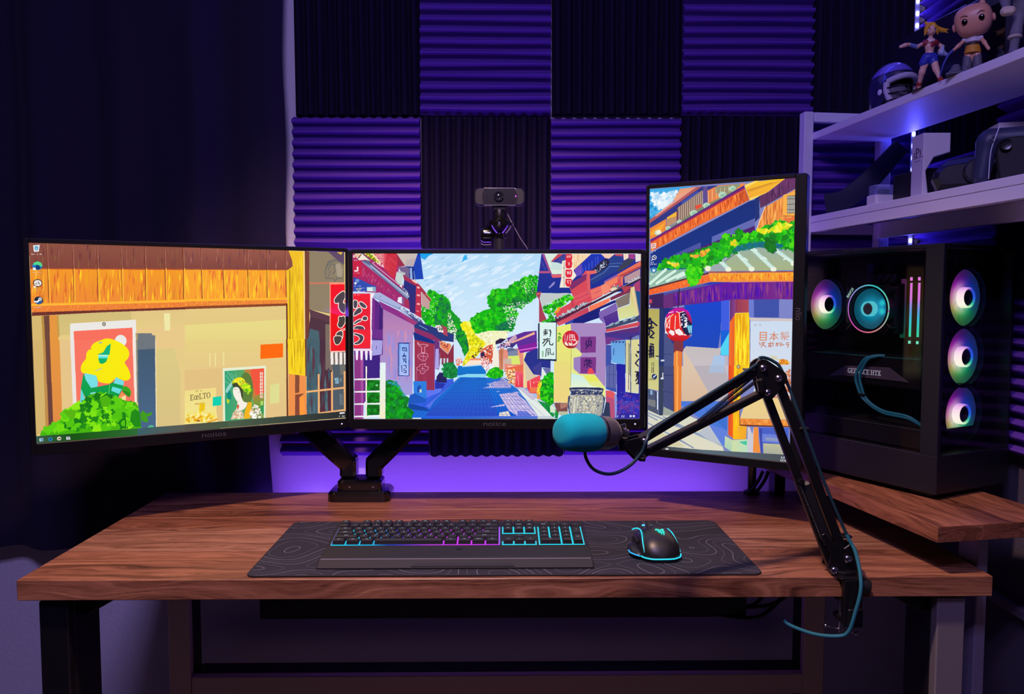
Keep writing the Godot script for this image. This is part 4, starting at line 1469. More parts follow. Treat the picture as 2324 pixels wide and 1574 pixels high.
	p.f("0c8040", [483, 588, 509, 581, 540, 591, 557, 616, 555, 657, 527, 670, 495, 663, 480, 651])
	p.leaf("0c8c38 189848 0a7030", 60, 9.4, [490, 591, 537, 594, 552, 626, 546, 657, 502, 660])
	p.f("086818", [72, 673, 140, 670, 138, 863, 70, 866])
	p.leaf("0a7c14 08600c 149024", 50, 13.9, [73, 676, 138, 673, 136, 860, 71, 863])
	p.o("70d088", 123, 704, 6.9, 6.3)
	p.f("f0f4f4", [3, 669, 140, 665, 140, 675, 5, 676])
	p.f("f0f4f4", [2, 736, 139, 732, 139, 742, 4, 743])
	p.f("f0f4f4", [1, 802, 138, 798, 138, 808, 3, 809])
	p.f("f0f4f4", [0, 869, 138, 865, 137, 875, 2, 876])
	p.f("f4ead8", [64, 602, 72, 602, 68, 884, 62, 884])
	p.g("e4f4f8", "f4ecc8", [141, 582, 172, 582, 168, 882, 137, 882])
	p.f("28a818", [707, 651, 729, 619, 760, 605, 792, 610, 804, 632, 801, 657, 767, 668])
	p.leaf("18c010 0aa80c 44d414 0c8c18", 110, 8.2, [710, 648, 735, 619, 789, 613, 801, 638, 792, 660, 741, 664])
	p.g("c87858", "d88860", [778, 515, 805, 502, 804, 619, 781, 619])
	p.l("8c4848", 2.2, [792, 512, 793, 616])
	p.f("e8907c", [805, 512, 912, 503, 910, 714, 867, 714, 808, 626])
	p.f("7a86a8", [827, 512, 880, 509, 880, 547, 827, 547])
	p.f("5c6890", [824, 506, 849, 502, 874, 515, 824, 525])
	p.f("d8e870", [827, 547, 887, 544, 893, 591, 849, 592, 830, 575])
	p.f("c8b8a8", [811, 562, 846, 559, 846, 591, 811, 588])
	p.f("ffd0c0", [827, 600, 893, 599, 893, 605, 827, 607])
	p.f("e86848", [808, 613, 909, 591, 908, 651, 868, 626])
	p.leaf("f8c060 e89030 f4e0a0 a85838 ffffff", 110, 5.7, [808, 623, 861, 616, 867, 676, 861, 695, 830, 692])
	p.g("f06078", "e83848", [869, 632, 910, 632, 910, 714, 867, 714])
	p.l("ffb0b0", 2.5, [880, 651, 886, 705])
	p.l("c82848", 2.5, [899, 645, 902, 705])
	p.f("5c2c98", [821, 452, 915, 417, 981, 411, 984, 496, 887, 518, 874, 480, 836, 474])
	p.f("841c9c", [880, 496, 981, 471, 983, 515, 893, 531])
	p.f("e87cd8", [887, 514, 981, 498, 981, 503, 888, 519])
	p.f("3c3080", [814, 474, 846, 465, 874, 480, 852, 502, 821, 496])
	p.leaf("2c2060 6c4890 e8b8c8", 60, 5.0, [767, 499, 818, 465, 852, 471, 839, 496, 783, 509])
	p.f("f0b090", [843, 473, 969, 417, 972, 430, 849, 479])
	p.f("c8a0b8", [805, 484, 868, 430, 877, 452, 824, 493])
	p.leaf("f8d8d0 6c4070", 30, 4.4, [795, 484, 846, 458, 836, 474, 799, 490])
	p.g("f0e0a0", "f0d090", [910, 531, 929, 531, 930, 714, 912, 721])
	p.f("d8c8a8", [912, 575, 962, 638, 981, 651, 965, 695, 937, 714, 930, 714])
	p.f("24308c", [928, 529, 991, 503, 1009, 563, 1056, 566, 1056, 613, 1009, 607, 1006, 661, 1000, 651, 965, 645, 913, 569])
	p.f("3c3c90", [956, 613, 1006, 575, 1006, 651, 981, 648])
	p.g("f05060", "e83840", [930, 683, 1000, 648, 1006, 749, 946, 746, 930, 718])
	p.l("ffd0c0", 3.2, [946, 680, 953, 740])
	p.l("ffd0c0", 2.5, [962, 686, 968, 695])
	p.f("f07850", [943, 714, 981, 714, 981, 743, 946, 743])
	p.l("f8b0a0", 2.8, [965, 650, 1000, 650])
	p.l("ff9c90", 2.2, [965, 686, 1001, 686])
	p.f("e4e8e0", [1009, 610, 1031, 645, 1009, 673])
	p.f("6c70a8", [1013, 610, 1056, 613, 1056, 632, 1035, 645])
	p.f("e8a050", [984, 778, 981, 730, 993, 683, 1015, 670, 1015, 778])
	p.f("0c9c18", [1000, 680, 1034, 657, 1034, 642, 1053, 632, 1072, 635, 1074, 800, 1056, 813, 1003, 781, 996, 727])
	p.leaf("0ab40c 14cc10 088c14 40d810 067c2c", 150, 9.5, [1000, 686, 1038, 645, 1069, 638, 1071, 797, 1050, 803, 1006, 775])
	p.leaf("f8e818 f0c010 e8f050", 50, 5.1, [984, 743, 993, 689, 1009, 680, 1000, 753])
	p.f("0c8848", [984, 784, 1056, 810, 1075, 880, 1101, 848, 1094, 886, 1066, 873])
	p.leaf("0c9434 0a7848 18a830", 40, 8.2, [993, 784, 1069, 816, 1101, 861, 1072, 870])
	p.f("d8e8d0", [1053, 819, 1060, 810, 1079, 819, 1083, 848, 1056, 851])
	p.g("2a2c98", "0c2c90", [1006, 2, 1539, 2, 1540, 203, 1433, 203, 1151, 212, 981, 209])
	p.f("a04c8c", [1009, 2, 1028, 2, 1060, 102, 1063, 112, 1047, 99])
	p.l("6c70c0", 1.9, [1006, 40, 1028, 87])
	p.f("b45080", [994, 93, 1047, 93, 1050, 105, 992, 105])
	p.f("d8ecdc", [1022, 2, 1094, 2, 1056, 43, 1119, 52, 1116, 109, 1063, 110])
	p.f("c8e0dc", [1060, 43, 1119, 55, 1116, 90, 1056, 84])
	p.f("cc4858", [1094, 2, 1125, 2, 1069, 41, 1058, 41])
	p.f("3c4494", [1110, 15, 1138, 2, 1138, 34, 1113, 55, 1081, 44])
	p.f("e05c6c", [1056, 112, 1113, 110, 1113, 127, 1066, 129])
	p.f("8c84c8", [1044, 181, 1069, 152, 1080, 149, 1075, 165, 1050, 185])
	p.f("f4e8d8", [1116, 40, 1138, 34, 1135, 2, 1182, 2, 1182, 65, 1179, 93, 1194, 118, 1166, 149, 1157, 181, 1103, 181, 1113, 127])
	p.g("f8d8b0", "f0c890", [1171, 2, 1272, 2, 1182, 85, 1175, 59])
	p.grain("fff0d8 e0a870 f8e0c0", 30, 3.1, 94, 0.00, 1.00, [1172, 2, 1263, 2, 1182, 80])
	p.f("1430b4", [1272, 2, 1319, 2, 1345, 24, 1244, 99, 1232, 105, 1194, 121, 1182, 87])
	p.f("6a48b8", [1182, 87, 1222, 55, 1223, 112, 1194, 121])
	p.l("5a80e0", 1.6, [1199, 103, 1199, 113])
	p.l("5a80e0", 1.6, [1213, 91, 1213, 106])
	p.l("5a80e0", 1.6, [1227, 79, 1227, 100])
	p.l("5a80e0", 1.6, [1241, 67, 1241, 94])
	p.l("5a80e0", 1.6, [1260, 52, 1260, 85])
	p.l("5a80e0", 1.6, [1276, 38, 1276, 78])
	p.l("5a80e0", 1.6, [1294, 22, 1295, 70])
	p.l("5a80e0", 1.6, [1307, 12, 1307, 64])
	p.f("dc2438", [1135, 2, 1166, 2, 1171, 14, 1168, 38, 1157, 45, 1139, 42, 1134, 30])
	p.f("dc2438", [1135, 37, 1166, 37, 1171, 50, 1168, 73, 1157, 80, 1139, 78, 1134, 65])
	p.f("dc2438", [1135, 85, 1166, 85, 1171, 98, 1168, 121, 1157, 128, 1139, 126, 1134, 113])
	p.f("dc2438", [1135, 134, 1166, 134, 1171, 146, 1168, 170, 1157, 177, 1140, 174, 1134, 162])
	p.l("f8e8e8", 2.8, [1142, 10, 1144, 20, 1150, 21, 1150, 9])
	p.l("f8e8e8", 2.8, [1155, 10, 1158, 21, 1163, 9])
	p.l("f8e8e8", 2.8, [1147, 48, 1155, 48, 1152, 62])
	p.l("f8e8e8", 2.8, [1150, 54, 1157, 59])
	p.l("f8e8e8", 2.8, [1144, 94, 1146, 110, 1150, 94, 1152, 110])
	p.l("f8e8e8", 2.8, [1155, 94, 1163, 94, 1160, 112, 1157, 99])
	p.l("f8e8e8", 2.8, [1141, 146, 1150, 143, 1147, 156])
	p.l("f8e8e8", 2.8, [1144, 152, 1152, 159])
	p.l("f8e8e8", 2.8, [1155, 143, 1163, 145, 1160, 159, 1165, 162])
	p.l("484060", 2.2, [1127, 43, 1127, 177])
	p.l("484060", 1.9, [1119, 77, 1135, 76])
	p.l("484060", 1.9, [1119, 127, 1135, 126])
	p.f("f4c8b0", [1323, 2, 1398, 2, 1367, 27, 1345, 24])
	p.f("c04858", [1395, 2, 1438, 2, 1439, 15, 1401, 12])
	p.f("203c88", [1367, 27, 1401, 12, 1439, 18, 1439, 55, 1417, 90, 1370, 112, 1276, 165, 1268, 140])
	p.f("f0d8c0", [1442, 2, 1470, 2, 1470, 24, 1445, 37])
	p.f("a03c8c", [1470, 2, 1504, 2, 1504, 27, 1476, 34])
	p.f("e8e0d8", [1506, 2, 1539, 2, 1539, 37, 1508, 46])
	p.f("20203c", [1270, 96, 1332, 34, 1354, 27, 1370, 43, 1357, 71, 1301, 109])
	p.leaf("a0b0d0 e8f0f8 101028 606890", 60, 4.4, [1276, 99, 1338, 37, 1367, 40, 1351, 68, 1301, 105])
	p.l("98b4d8", 1.6, [1270, 140, 1339, 102, 1370, 68, 1420, 68])
	p.l("7890c0", 1.6, [1370, 55, 1417, 51, 1439, 52])
	p.f("383c54", [1414, 84, 1439, 49, 1470, 24, 1504, 34, 1464, 71, 1411, 102])
	p.f("e87058", [1408, 112, 1539, 37, 1539, 62, 1414, 121])
	p.f("b84848", [1408, 121, 1539, 62, 1539, 71, 1445, 121, 1439, 171, 1414, 146])
	p.f("d86c60", [1414, 121, 1442, 121, 1442, 171, 1417, 168])
	p.l("a03c48", 2.8, [1425, 121, 1427, 168])
	p.l("f49078", 2.5, [1419, 121, 1419, 165])
	p.f("b8949c", [1448, 124, 1533, 80, 1533, 121, 1452, 159])
	p.leaf("d8c8d0 98a0a8 c8d0d0", 50, 4.4, [1464, 152, 1533, 118, 1533, 134, 1464, 162])
	p.f("d84858", [1157, 184, 1245, 127, 1248, 109, 1219, 121, 1241, 91, 1298, 90, 1298, 105, 1266, 112, 1268, 190, 1339, 165, 1411, 121, 1439, 171, 1373, 203, 1292, 246, 1088, 341, 1075, 309, 1157, 265, 1179, 240])
	p.f("7c2c68", [1166, 152, 1245, 112, 1245, 140, 1163, 196])
	p.f("e46860", [1244, 93, 1298, 91, 1299, 105, 1248, 109])
	p.f("d85c68", [1248, 109, 1263, 109, 1267, 228, 1254, 231])
	p.f("ec7468", [1267, 196, 1339, 165, 1370, 159, 1370, 203, 1276, 246])
	p.f("f48c70", [1323, 171, 1345, 159, 1376, 165, 1373, 196, 1333, 221])
	p.l("b03c48", 2.5, [1289, 212, 1323, 196])
	p.f("f08060", [1339, 152, 1411, 121, 1414, 152, 1370, 177])
	p.f("8c5ca0", [1342, 146, 1411, 109, 1411, 121, 1342, 156])
	p.f("e05464", [1163, 237, 1245, 196, 1254, 234, 1179, 265])
	p.l("a82c44", 2.5, [1182, 246, 1264, 212])
	p.f("c83c50", [1179, 240, 1182, 303, 1170, 309, 1163, 246])
	p.leaf("3c4040 e8e0c8 888880", 30, 6.9, [1373, 190, 1402, 165, 1427, 171, 1402, 196])
	p.f("e8d8b8", [1373, 187, 1402, 177, 1411, 187, 1380, 203])
	p.f("c8d8d8", [1330, 224, 1336, 215, 1345, 224, 1333, 231])
	p.f("e8e4dc", [1170, 315, 1539, 124, 1539, 134, 1173, 325])
	p.f("3c2030", [1082, 356, 1539, 127, 1540, 135, 1088, 369])
	p.f("5c1c3c", [1078, 350, 1276, 256, 1276, 265, 1088, 372])
	p.leaf("c0d0d8 90a0b0 404858", 70, 6.9, [1082, 341, 1170, 293, 1248, 256, 1251, 265, 1170, 309, 1088, 350])
	p.f("b0c8d0", [1135, 319, 1166, 297, 1168, 309, 1135, 325])
	p.f("a8b8c8", [1217, 275, 1248, 259, 1250, 268, 1220, 281])
	p.g("c03c58", "d85868", [1085, 369, 1257, 284, 1261, 312, 1138, 369, 1100, 385])
	p.f("f47c58", [1261, 281, 1374, 234, 1370, 256, 1264, 316])
	p.f("7c2c4c", [1374, 234, 1480, 181, 1480, 206, 1377, 250])
	p.f("b03c50", [1430, 177, 1496, 171, 1452, 209])
	p.f("a84070", [1496, 165, 1533, 140, 1534, 203, 1508, 196])
	p.f("101c78", [1132, 372, 1399, 246, 1407, 259, 1320, 297, 1320, 341, 1151, 397, 1137, 391])
	p.f("2c44b0", [1132, 372, 1182, 347, 1163, 385, 1138, 391])
	p.l("f0e4f0", 3.8, [1380, 253, 1399, 245])
	p.f("7c60b0", [1314, 312, 1405, 262, 1415, 297, 1336, 338, 1346, 378, 1317, 347])
	p.g("5c3c90", "44248c", [1336, 338, 1412, 300, 1421, 360, 1352, 388])
	p.f("80746c", [1402, 246, 1480, 206, 1477, 268, 1415, 290])
	p.g("d8bc78", "d8e4a0", [1412, 294, 1481, 272, 1480, 206, 1483, 181, 1502, 174, 1528, 328, 1424, 353])
	p.f("e8d09c", [1483, 184, 1502, 174, 1528, 325, 1519, 325])
	p.f("1c4c84", [1505, 196, 1534, 203, 1531, 328])
	p.f("a8a08c", [1502, 193, 1508, 196, 1531, 325, 1526, 325])
	p.f("c0c8c8", [994, 212, 1151, 210, 1182, 231, 1138, 246, 1038, 265, 1016, 297])
	p.f("a83c54", [972, 209, 1006, 202, 997, 237, 1016, 309, 1038, 359, 994, 366, 994, 246])
	p.f("e07060", [981, 212, 1003, 212, 1006, 215, 981, 218])
	p.leaf("10b810 08a00c 2cd80c 0c8c1c 60e010", 180, 8.2, [1016, 309, 1022, 278, 1066, 259, 1103, 240, 1138, 221, 1176, 224, 1179, 237, 1119, 275, 1078, 303, 1047, 322])
	p.leaf("f88c20 f0b020", 18, 6.3, [1075, 309, 1110, 284, 1088, 319])
	p.leaf("0ca814 30d010 0c8c1c", 90, 7.5, [1047, 322, 1082, 315, 1078, 369, 1091, 385, 994, 388, 990, 369, 1044, 353])
	p.f("3c4868", [1305, 404, 1362, 388, 1415, 363, 1528, 331, 1531, 356, 1327, 413])
	p.f("90a8b8", [1368, 378, 1390, 366, 1393, 378, 1371, 389])
	p.f("90a8b8", [1399, 369, 1421, 356, 1424, 369, 1402, 380])
	p.f("90a8b8", [1443, 356, 1465, 344, 1468, 356, 1446, 367])
	p.f("90a8b8", [1484, 344, 1506, 331, 1509, 344, 1487, 355])
	p.f("d04c58", [1311, 413, 1531, 363, 1531, 385, 1318, 426])
	p.f("5c2c78", [1346, 423, 1531, 388, 1532, 459, 1346, 458])
	p.f("a888c0", [1163, 370, 1349, 370, 1355, 430, 1350, 727, 1341, 715, 1293, 648, 1214, 645, 1167, 632])
	p.g("e8ec78", "e8d880", [1082, 392, 1163, 373, 1170, 506, 1164, 715, 1154, 797, 1074, 795, 1078, 582])
	p.g("e8dc7c", "f0d484", [1075, 575, 1160, 575, 1151, 799, 1073, 795])
	p.l("a8984c", 2.2, [1167, 512, 1164, 715])
	p.f("e4e88c", [1170, 506, 1192, 503, 1223, 531, 1220, 547, 1179, 556, 1179, 613, 1211, 643, 1293, 645, 1341, 705, 1350, 715, 1350, 775, 1164, 727])
	p.g("c8ecec", "e8f4d0", [1167, 639, 1227, 654, 1277, 708, 1325, 715, 1164, 718])
	p.f("9c80c0", [1182, 559, 1214, 553, 1214, 642, 1183, 620])
	p.f("e8e860", [1233, 651, 1293, 648, 1318, 683, 1262, 683])
	p.f("7c3488", [1215, 443, 1299, 442, 1298, 528, 1216, 529])
	p.f("7c3488", [1216, 553, 1300, 553, 1299, 639, 1216, 640])
	p.l("2c1858", 5.4, [1248, 465, 1245, 487, 1255, 493, 1261, 458])
	p.l("2c1858", 5.4, [1264, 471, 1274, 465, 1272, 496])
	p.l("2c1858", 5.4, [1255, 496, 1274, 477])
	p.l("2c1858", 5.4, [1245, 509, 1258, 487])
	p.l("2c1858", 5.4, [1264, 455, 1270, 452])
	p.l("2c1858", 5.4, [1236, 578, 1246, 569, 1274, 572])
	p.l("2c1858", 5.4, [1249, 563, 1252, 607])
	p.l("2c1858", 5.4, [1261, 575, 1258, 594, 1274, 607])
	p.l("2c1858", 5.4, [1264, 563, 1268, 588, 1277, 582])
	p.l("2c1858", 5.4, [1239, 588, 1236, 601])
	p.f("e84858", [1261, 613, 1277, 610, 1293, 642, 1252, 643])
	p.f("18284c", [989, 373, 1089, 358, 1088, 575, 990, 566])
	p.f("dcf2ee", [997, 367, 1085, 367, 1084, 564, 997, 562])
	p.l("c8d8e8", 2.8, [988, 380, 988, 563])
	p.l("1c2430", 5.0, [1019, 424, 1039, 422])
	p.l("1c2430", 4.1, [1028, 408, 1030, 435])
	p.l("1c2430", 3.5, [1023, 430, 1020, 436])
	p.l("1c2430", 4.1, [1053, 405, 1058, 417, 1053, 443])
	p.l("1c2430", 4.7, [1016, 458, 1053, 455])
	p.l("1c2430", 4.4, [1038, 451, 1036, 471])
	p.l("1c2430", 5.7, [1014, 479, 1027, 462])
	p.l("1c2430", 5.0, [1019, 493, 1041, 465, 1050, 465, 1052, 485, 1066, 488, 1069, 479])
	p.l("1c2430", 3.8, [1033, 509, 1030, 550])
	p.l("1c2430", 3.8, [1033, 509, 1053, 507, 1056, 537, 1072, 539, 1071, 529])
	p.l("1c2430", 2.8, [1038, 518, 1050, 517])
	p.l("1c2430", 2.8, [1038, 528, 1049, 526, 1047, 537, 1036, 537])
	p.l("1c2430", 2.8, [1041, 515, 1044, 547])
	p.l("90c0a0", 5.0, [1012, 520, 1012, 550])
	p.l("90c0a0", 5.0, [1017, 521, 1015, 550])
	p.l("1c2430", 4.7, [1019, 416, 1038, 413])
	p.l("1c2430", 3.8, [1028, 404, 1030, 435])
	p.l("1c2430", 3.1, [1022, 429, 1039, 426])
	p.l("1c2430", 3.8, [1047, 407, 1056, 416, 1053, 441])
	p.l("1c2430", 2.8, [1019, 407, 1041, 405])
	p.leaf("50a830 88c840", 16, 5.7, [1097, 421, 1110, 424, 1113, 465, 1097, 468])
	p.o("d02038", 1163, 458, 43.4, 47.9)
	p.l("f0c8c8", 2.8, [1134, 430, 1132, 462, 1141, 484])
	p.l("f4e0dc", 3.8, [1148, 436, 1143, 465])
	p.l("f4e0dc", 3.8, [1159, 430, 1157, 462, 1189, 458])
	p.l("f4e0dc", 3.8, [1163, 436, 1182, 433, 1185, 455])
	p.l("f4e0dc", 3.8, [1163, 446, 1182, 444])
	p.l("f4e0dc", 3.8, [1170, 430, 1173, 458])
	p.l("f4e0dc", 3.8, [1179, 465, 1192, 462, 1195, 474, 1179, 487, 1170, 481, 1167, 468])
	p.f("f0e8d8", [1129, 474, 1141, 471, 1151, 487, 1151, 495, 1135, 487])
	p.f("f0e8d8", [1151, 471, 1167, 481, 1176, 496, 1157, 495])
	p.l("f4e8e0", 4.1, [1176, 493, 1195, 481, 1203, 465])
	p.f("a82828", [1132, 490, 1195, 493, 1179, 504, 1151, 505])
	p.l("8c1428", 2.2, [1182, 430, 1195, 443])
	p.g("483084", "3838a0", [1346, 421, 1532, 418, 1532, 462, 1456, 459, 1378, 468, 1352, 487])
	p.f("703488", [1348, 443, 1378, 446, 1456, 459, 1453, 465, 1352, 487])
	p.f("3c50a8", [1352, 487, 1384, 487, 1381, 585, 1410, 591, 1410, 743, 1353, 724])
	p.f("5c64a8", [1353, 597, 1410, 594, 1410, 721, 1353, 712])
	p.l("38407c", 1.9, [1372, 598, 1372, 715])
	p.l("38407c", 1.9, [1394, 598, 1394, 715])
	p.l("38407c", 1.9, [1353, 645, 1410, 648])
	p.g("1c1ca0", "3028a0", [1410, 588, 1457, 591, 1458, 740, 1533, 750, 1534, 880, 1414, 880])
	p.leaf("2c30b8 5c3098 4840b0 6c38a0", 60, 13.9, [1417, 759, 1527, 756, 1528, 855, 1417, 855])
	p.leaf("98a8e0 5060c0", 26, 2.2, [1416, 727, 1467, 743, 1525, 861, 1423, 855])
	p.f("e05860", [1353, 731, 1385, 734, 1410, 753, 1404, 785, 1353, 769])
	p.f("b85078", [1353, 762, 1404, 781, 1411, 880, 1376, 880, 1369, 797, 1354, 794])
	p.f("2c3858", [1354, 794, 1373, 797, 1379, 880, 1335, 880])
	p.f("8898d8", [1399, 753, 1412, 754, 1412, 880, 1403, 880])
	p.g("68a0e0", "6cb0e8", [1379, 468, 1456, 459, 1454, 593, 1383, 582])
	p.l("2c4898", 4.1, [1395, 506, 1394, 541])
	p.f("20386c", [1385, 469, 1397, 467, 1397, 475, 1387, 476])
	p.f("20386c", [1401, 469, 1413, 467, 1413, 475, 1403, 476])
	p.f("20386c", [1420, 469, 1432, 467, 1431, 475, 1422, 476])
	p.f("20386c", [1439, 469, 1451, 467, 1450, 475, 1441, 476])
	p.f("d0cc98", [1459, 462, 1483, 459, 1484, 743, 1464, 740])
	p.f("e4d8c0", [1460, 639, 1482, 639, 1483, 743, 1459, 731])
	p.l("18183c", 3.8, [1485, 440, 1487, 747])
	p.l("18183c", 2.8, [1457, 459, 1458, 639])
	p.g("dcd494", "d8d8b0", [1489, 459, 1531, 457, 1530, 747, 1490, 743])
	p.f("7484b8", [1488, 452, 1516, 437, 1531, 435, 1531, 457, 1494, 457])
	p.l("2c2840", 4.1, [1475, 481, 1478, 488])
	p.l("2c2840", 4.1, [1475, 493, 1478, 500])
	p.l("2c2840", 4.1, [1475, 505, 1478, 512])
	p.l("2c2840", 4.1, [1475, 517, 1478, 524])
	p.l("2c2840", 4.1, [1476, 529, 1478, 536])
	p.l("2c2840", 4.1, [1476, 541, 1478, 548])
	p.l("2c2840", 4.1, [1476, 553, 1478, 560])
	p.l("2c2840", 4.1, [1476, 565, 1478, 572])
	p.l("2c2840", 4.1, [1476, 577, 1478, 584])
	p.l("2c2840", 4.1, [1476, 589, 1478, 596])
	p.l("2c2840", 4.1, [1476, 601, 1478, 608])
	p.l("2c2840", 4.1, [1476, 613, 1478, 620])
	p.l("2c2840", 4.1, [1476, 625, 1479, 632])
	p.l("2c2840", 4.1, [1476, 637, 1479, 644])
	p.l("3c3448", 3.2, [1475, 645, 1476, 651])
	p.l("3c3448", 3.2, [1475, 656, 1476, 662])
	p.l("3c3448", 3.2, [1475, 667, 1476, 673])
	p.l("3c3448", 3.2, [1475, 677, 1476, 684])
	p.l("3c3448", 3.2, [1475, 688, 1476, 694])
	p.l("3c3448", 3.2, [1475, 699, 1476, 705])
	p.l("3c3448", 3.2, [1475, 710, 1476, 716])
	p.l("3c3448", 3.2, [1475, 720, 1476, 727])
	p.l("1c1c3c", 6.9, [1526, 487, 1529, 490])
	p.l("1c1c3c", 6.9, [1520, 522, 1526, 531, 1529, 522])
	p.l("1c1c3c", 6.9, [1513, 538, 1520, 550])
	p.l("1c1c3c", 6.9, [1511, 585, 1529, 563])
	p.l("1c1c3c", 6.9, [1511, 585, 1526, 601])
	p.l("1c1c3c", 6.9, [1511, 632, 1523, 632, 1517, 651])
	p.l("1c1c3c", 6.9, [1517, 658, 1530, 639])
	p.l("1c1c3c", 6.9, [1514, 680, 1530, 651])
	p.l("1c1c3c", 6.9, [1517, 696, 1527, 689])
	p.l("1c1c3c", 6.9, [1527, 632, 1528, 696])
	p.f("34406c", [1157, 718, 1183, 715, 1319, 716, 1341, 723, 1338, 740, 1331, 750, 1350, 772, 1344, 823, 1332, 880, 1164, 880, 1148, 816, 1151, 765, 1170, 746, 1159, 730])
	p.f("a8a8a0", [1164, 756, 1334, 756, 1342, 791, 1329, 877, 1167, 877, 1154, 807])
	p.leaf("d8d4c0 787c80 ecead0 50607c b8b4a0 98a0a8", 420, 4.1, [1164, 727, 1334, 731, 1341, 791, 1328, 874, 1167, 873, 1156, 807])
	p.grain("e8e6d0 c8c4b0 888c90", 50, 5.1, 95, 0.00, 1.00, [1170, 769, 1205, 762, 1202, 873, 1173, 867])
	p.leaf("e8e4c0 f4f0d8 c8c0a0", 120, 4.1, [1224, 762, 1293, 762, 1309, 823, 1278, 870, 1230, 854])
	p.l("20284c", 5.1, [1159, 723, 1246, 718, 1339, 724])
	p.l("c8c8d0", 2.5, [1164, 730, 1246, 727, 1331, 734])
	p.l("28305c", 3.8, [1167, 746, 1246, 751, 1333, 746])
	p.f("7c4c4c", [1075, 799, 1148, 799, 1148, 845, 1104, 845, 1094, 854])
	p.f("b07868", [1107, 803, 1148, 800, 1148, 819, 1110, 832])
	p.f("b8c0a0", [1104, 845, 1148, 845, 1151, 867, 1104, 864])
	p.l("d8dcf0", 3.8, [1419, 868, 1417, 874])
	p.l("d8dcf0", 3.8, [1441, 867, 1440, 876])
	p.l("d8dcf0", 3.8, [1452, 867, 1450, 876])
	p.f("d8dcf0", [1482, 865, 1493, 865, 1493, 876, 1482, 876])
	p.f("d8dcf0", [1499, 865, 1510, 865, 1510, 876, 1499, 876])
	p.o("e8c0b8", 22, 15, 7.1, 6.5)
	p.l("f4e8ec", 2.7, [10, 34, 11, 38])
	p.l("f4e8ec", 2.7, [17, 33, 17, 38])
	p.l("f4e8ec", 2.7, [23, 34, 22, 38])
	p.f("f4f0f4", [22, 70, 30, 70, 30, 93, 23, 96])
	p.f("f4f0f4", [9, 88, 24, 90, 24, 96, 9, 96])
	p.l("f0d8e0", 2.4, [12, 103, 11, 106])
	p.l("f0d8e0", 2.4, [23, 102, 23, 106])
	p.l("f0d8e0", 2.4, [28, 102, 29, 106])
	p.l("f0d8e0", 2.4, [34, 101, 34, 106])
	p.o("7ca0dc", 24, 144, 10.1, 9.5)
	p.o("1c4ca8", 24, 144, 5.4, 5.1)
	p.o("d8e4f4", 24, 144, 2.7, 2.7)
	p.o("f0f0f4", 14, 158, 6.6, 6.0)
	p.l("d8e0f0", 2.7, [9, 171, 8, 175])
	p.l("d8e0f0", 2.7, [15, 171, 14, 175])
	p.l("d8e0f0", 2.7, [28, 171, 28, 175])
	p.l("d8e0f0", 2.7, [35, 171, 36, 175])
	p.l("d8e0f0", 2.7, [41, 171, 40, 175])
	p.f("b8b8c8", [14, 185, 50, 184, 29, 203])
	p.f("6c7088", [23, 188, 40, 187, 29, 200])
	p.l("d8dcf0", 2.7, [9, 199, 9, 203])
	p.l("d8dcf0", 2.7, [15, 199, 16, 203])
	p.l("d8dcf0", 2.7, [28, 199, 28, 203])
	p.l("d8dcf0", 2.7, [34, 197, 34, 203])
	p.l("d8dcf0", 2.7, [41, 198, 41, 203])
	p.l("d8dcf0", 2.7, [54, 198, 55, 203])
	p.l("d8dcf0", 2.7, [60, 197, 61, 203])
	p.l("b0b8e0", 2.4, [34, 182, 34, 186])
	p.l("b0b8e0", 2.4, [39, 181, 40, 186])
	p.l("b0b8e0", 2.4, [45, 182, 44, 186])
	p.l("b0b8e0", 2.4, [50, 181, 51, 186])
	p.l("b0b8e0", 2.4, [56, 181, 56, 186])
	p.l("b0b8e0", 2.4, [61, 181, 61, 186])
	return p.tex()



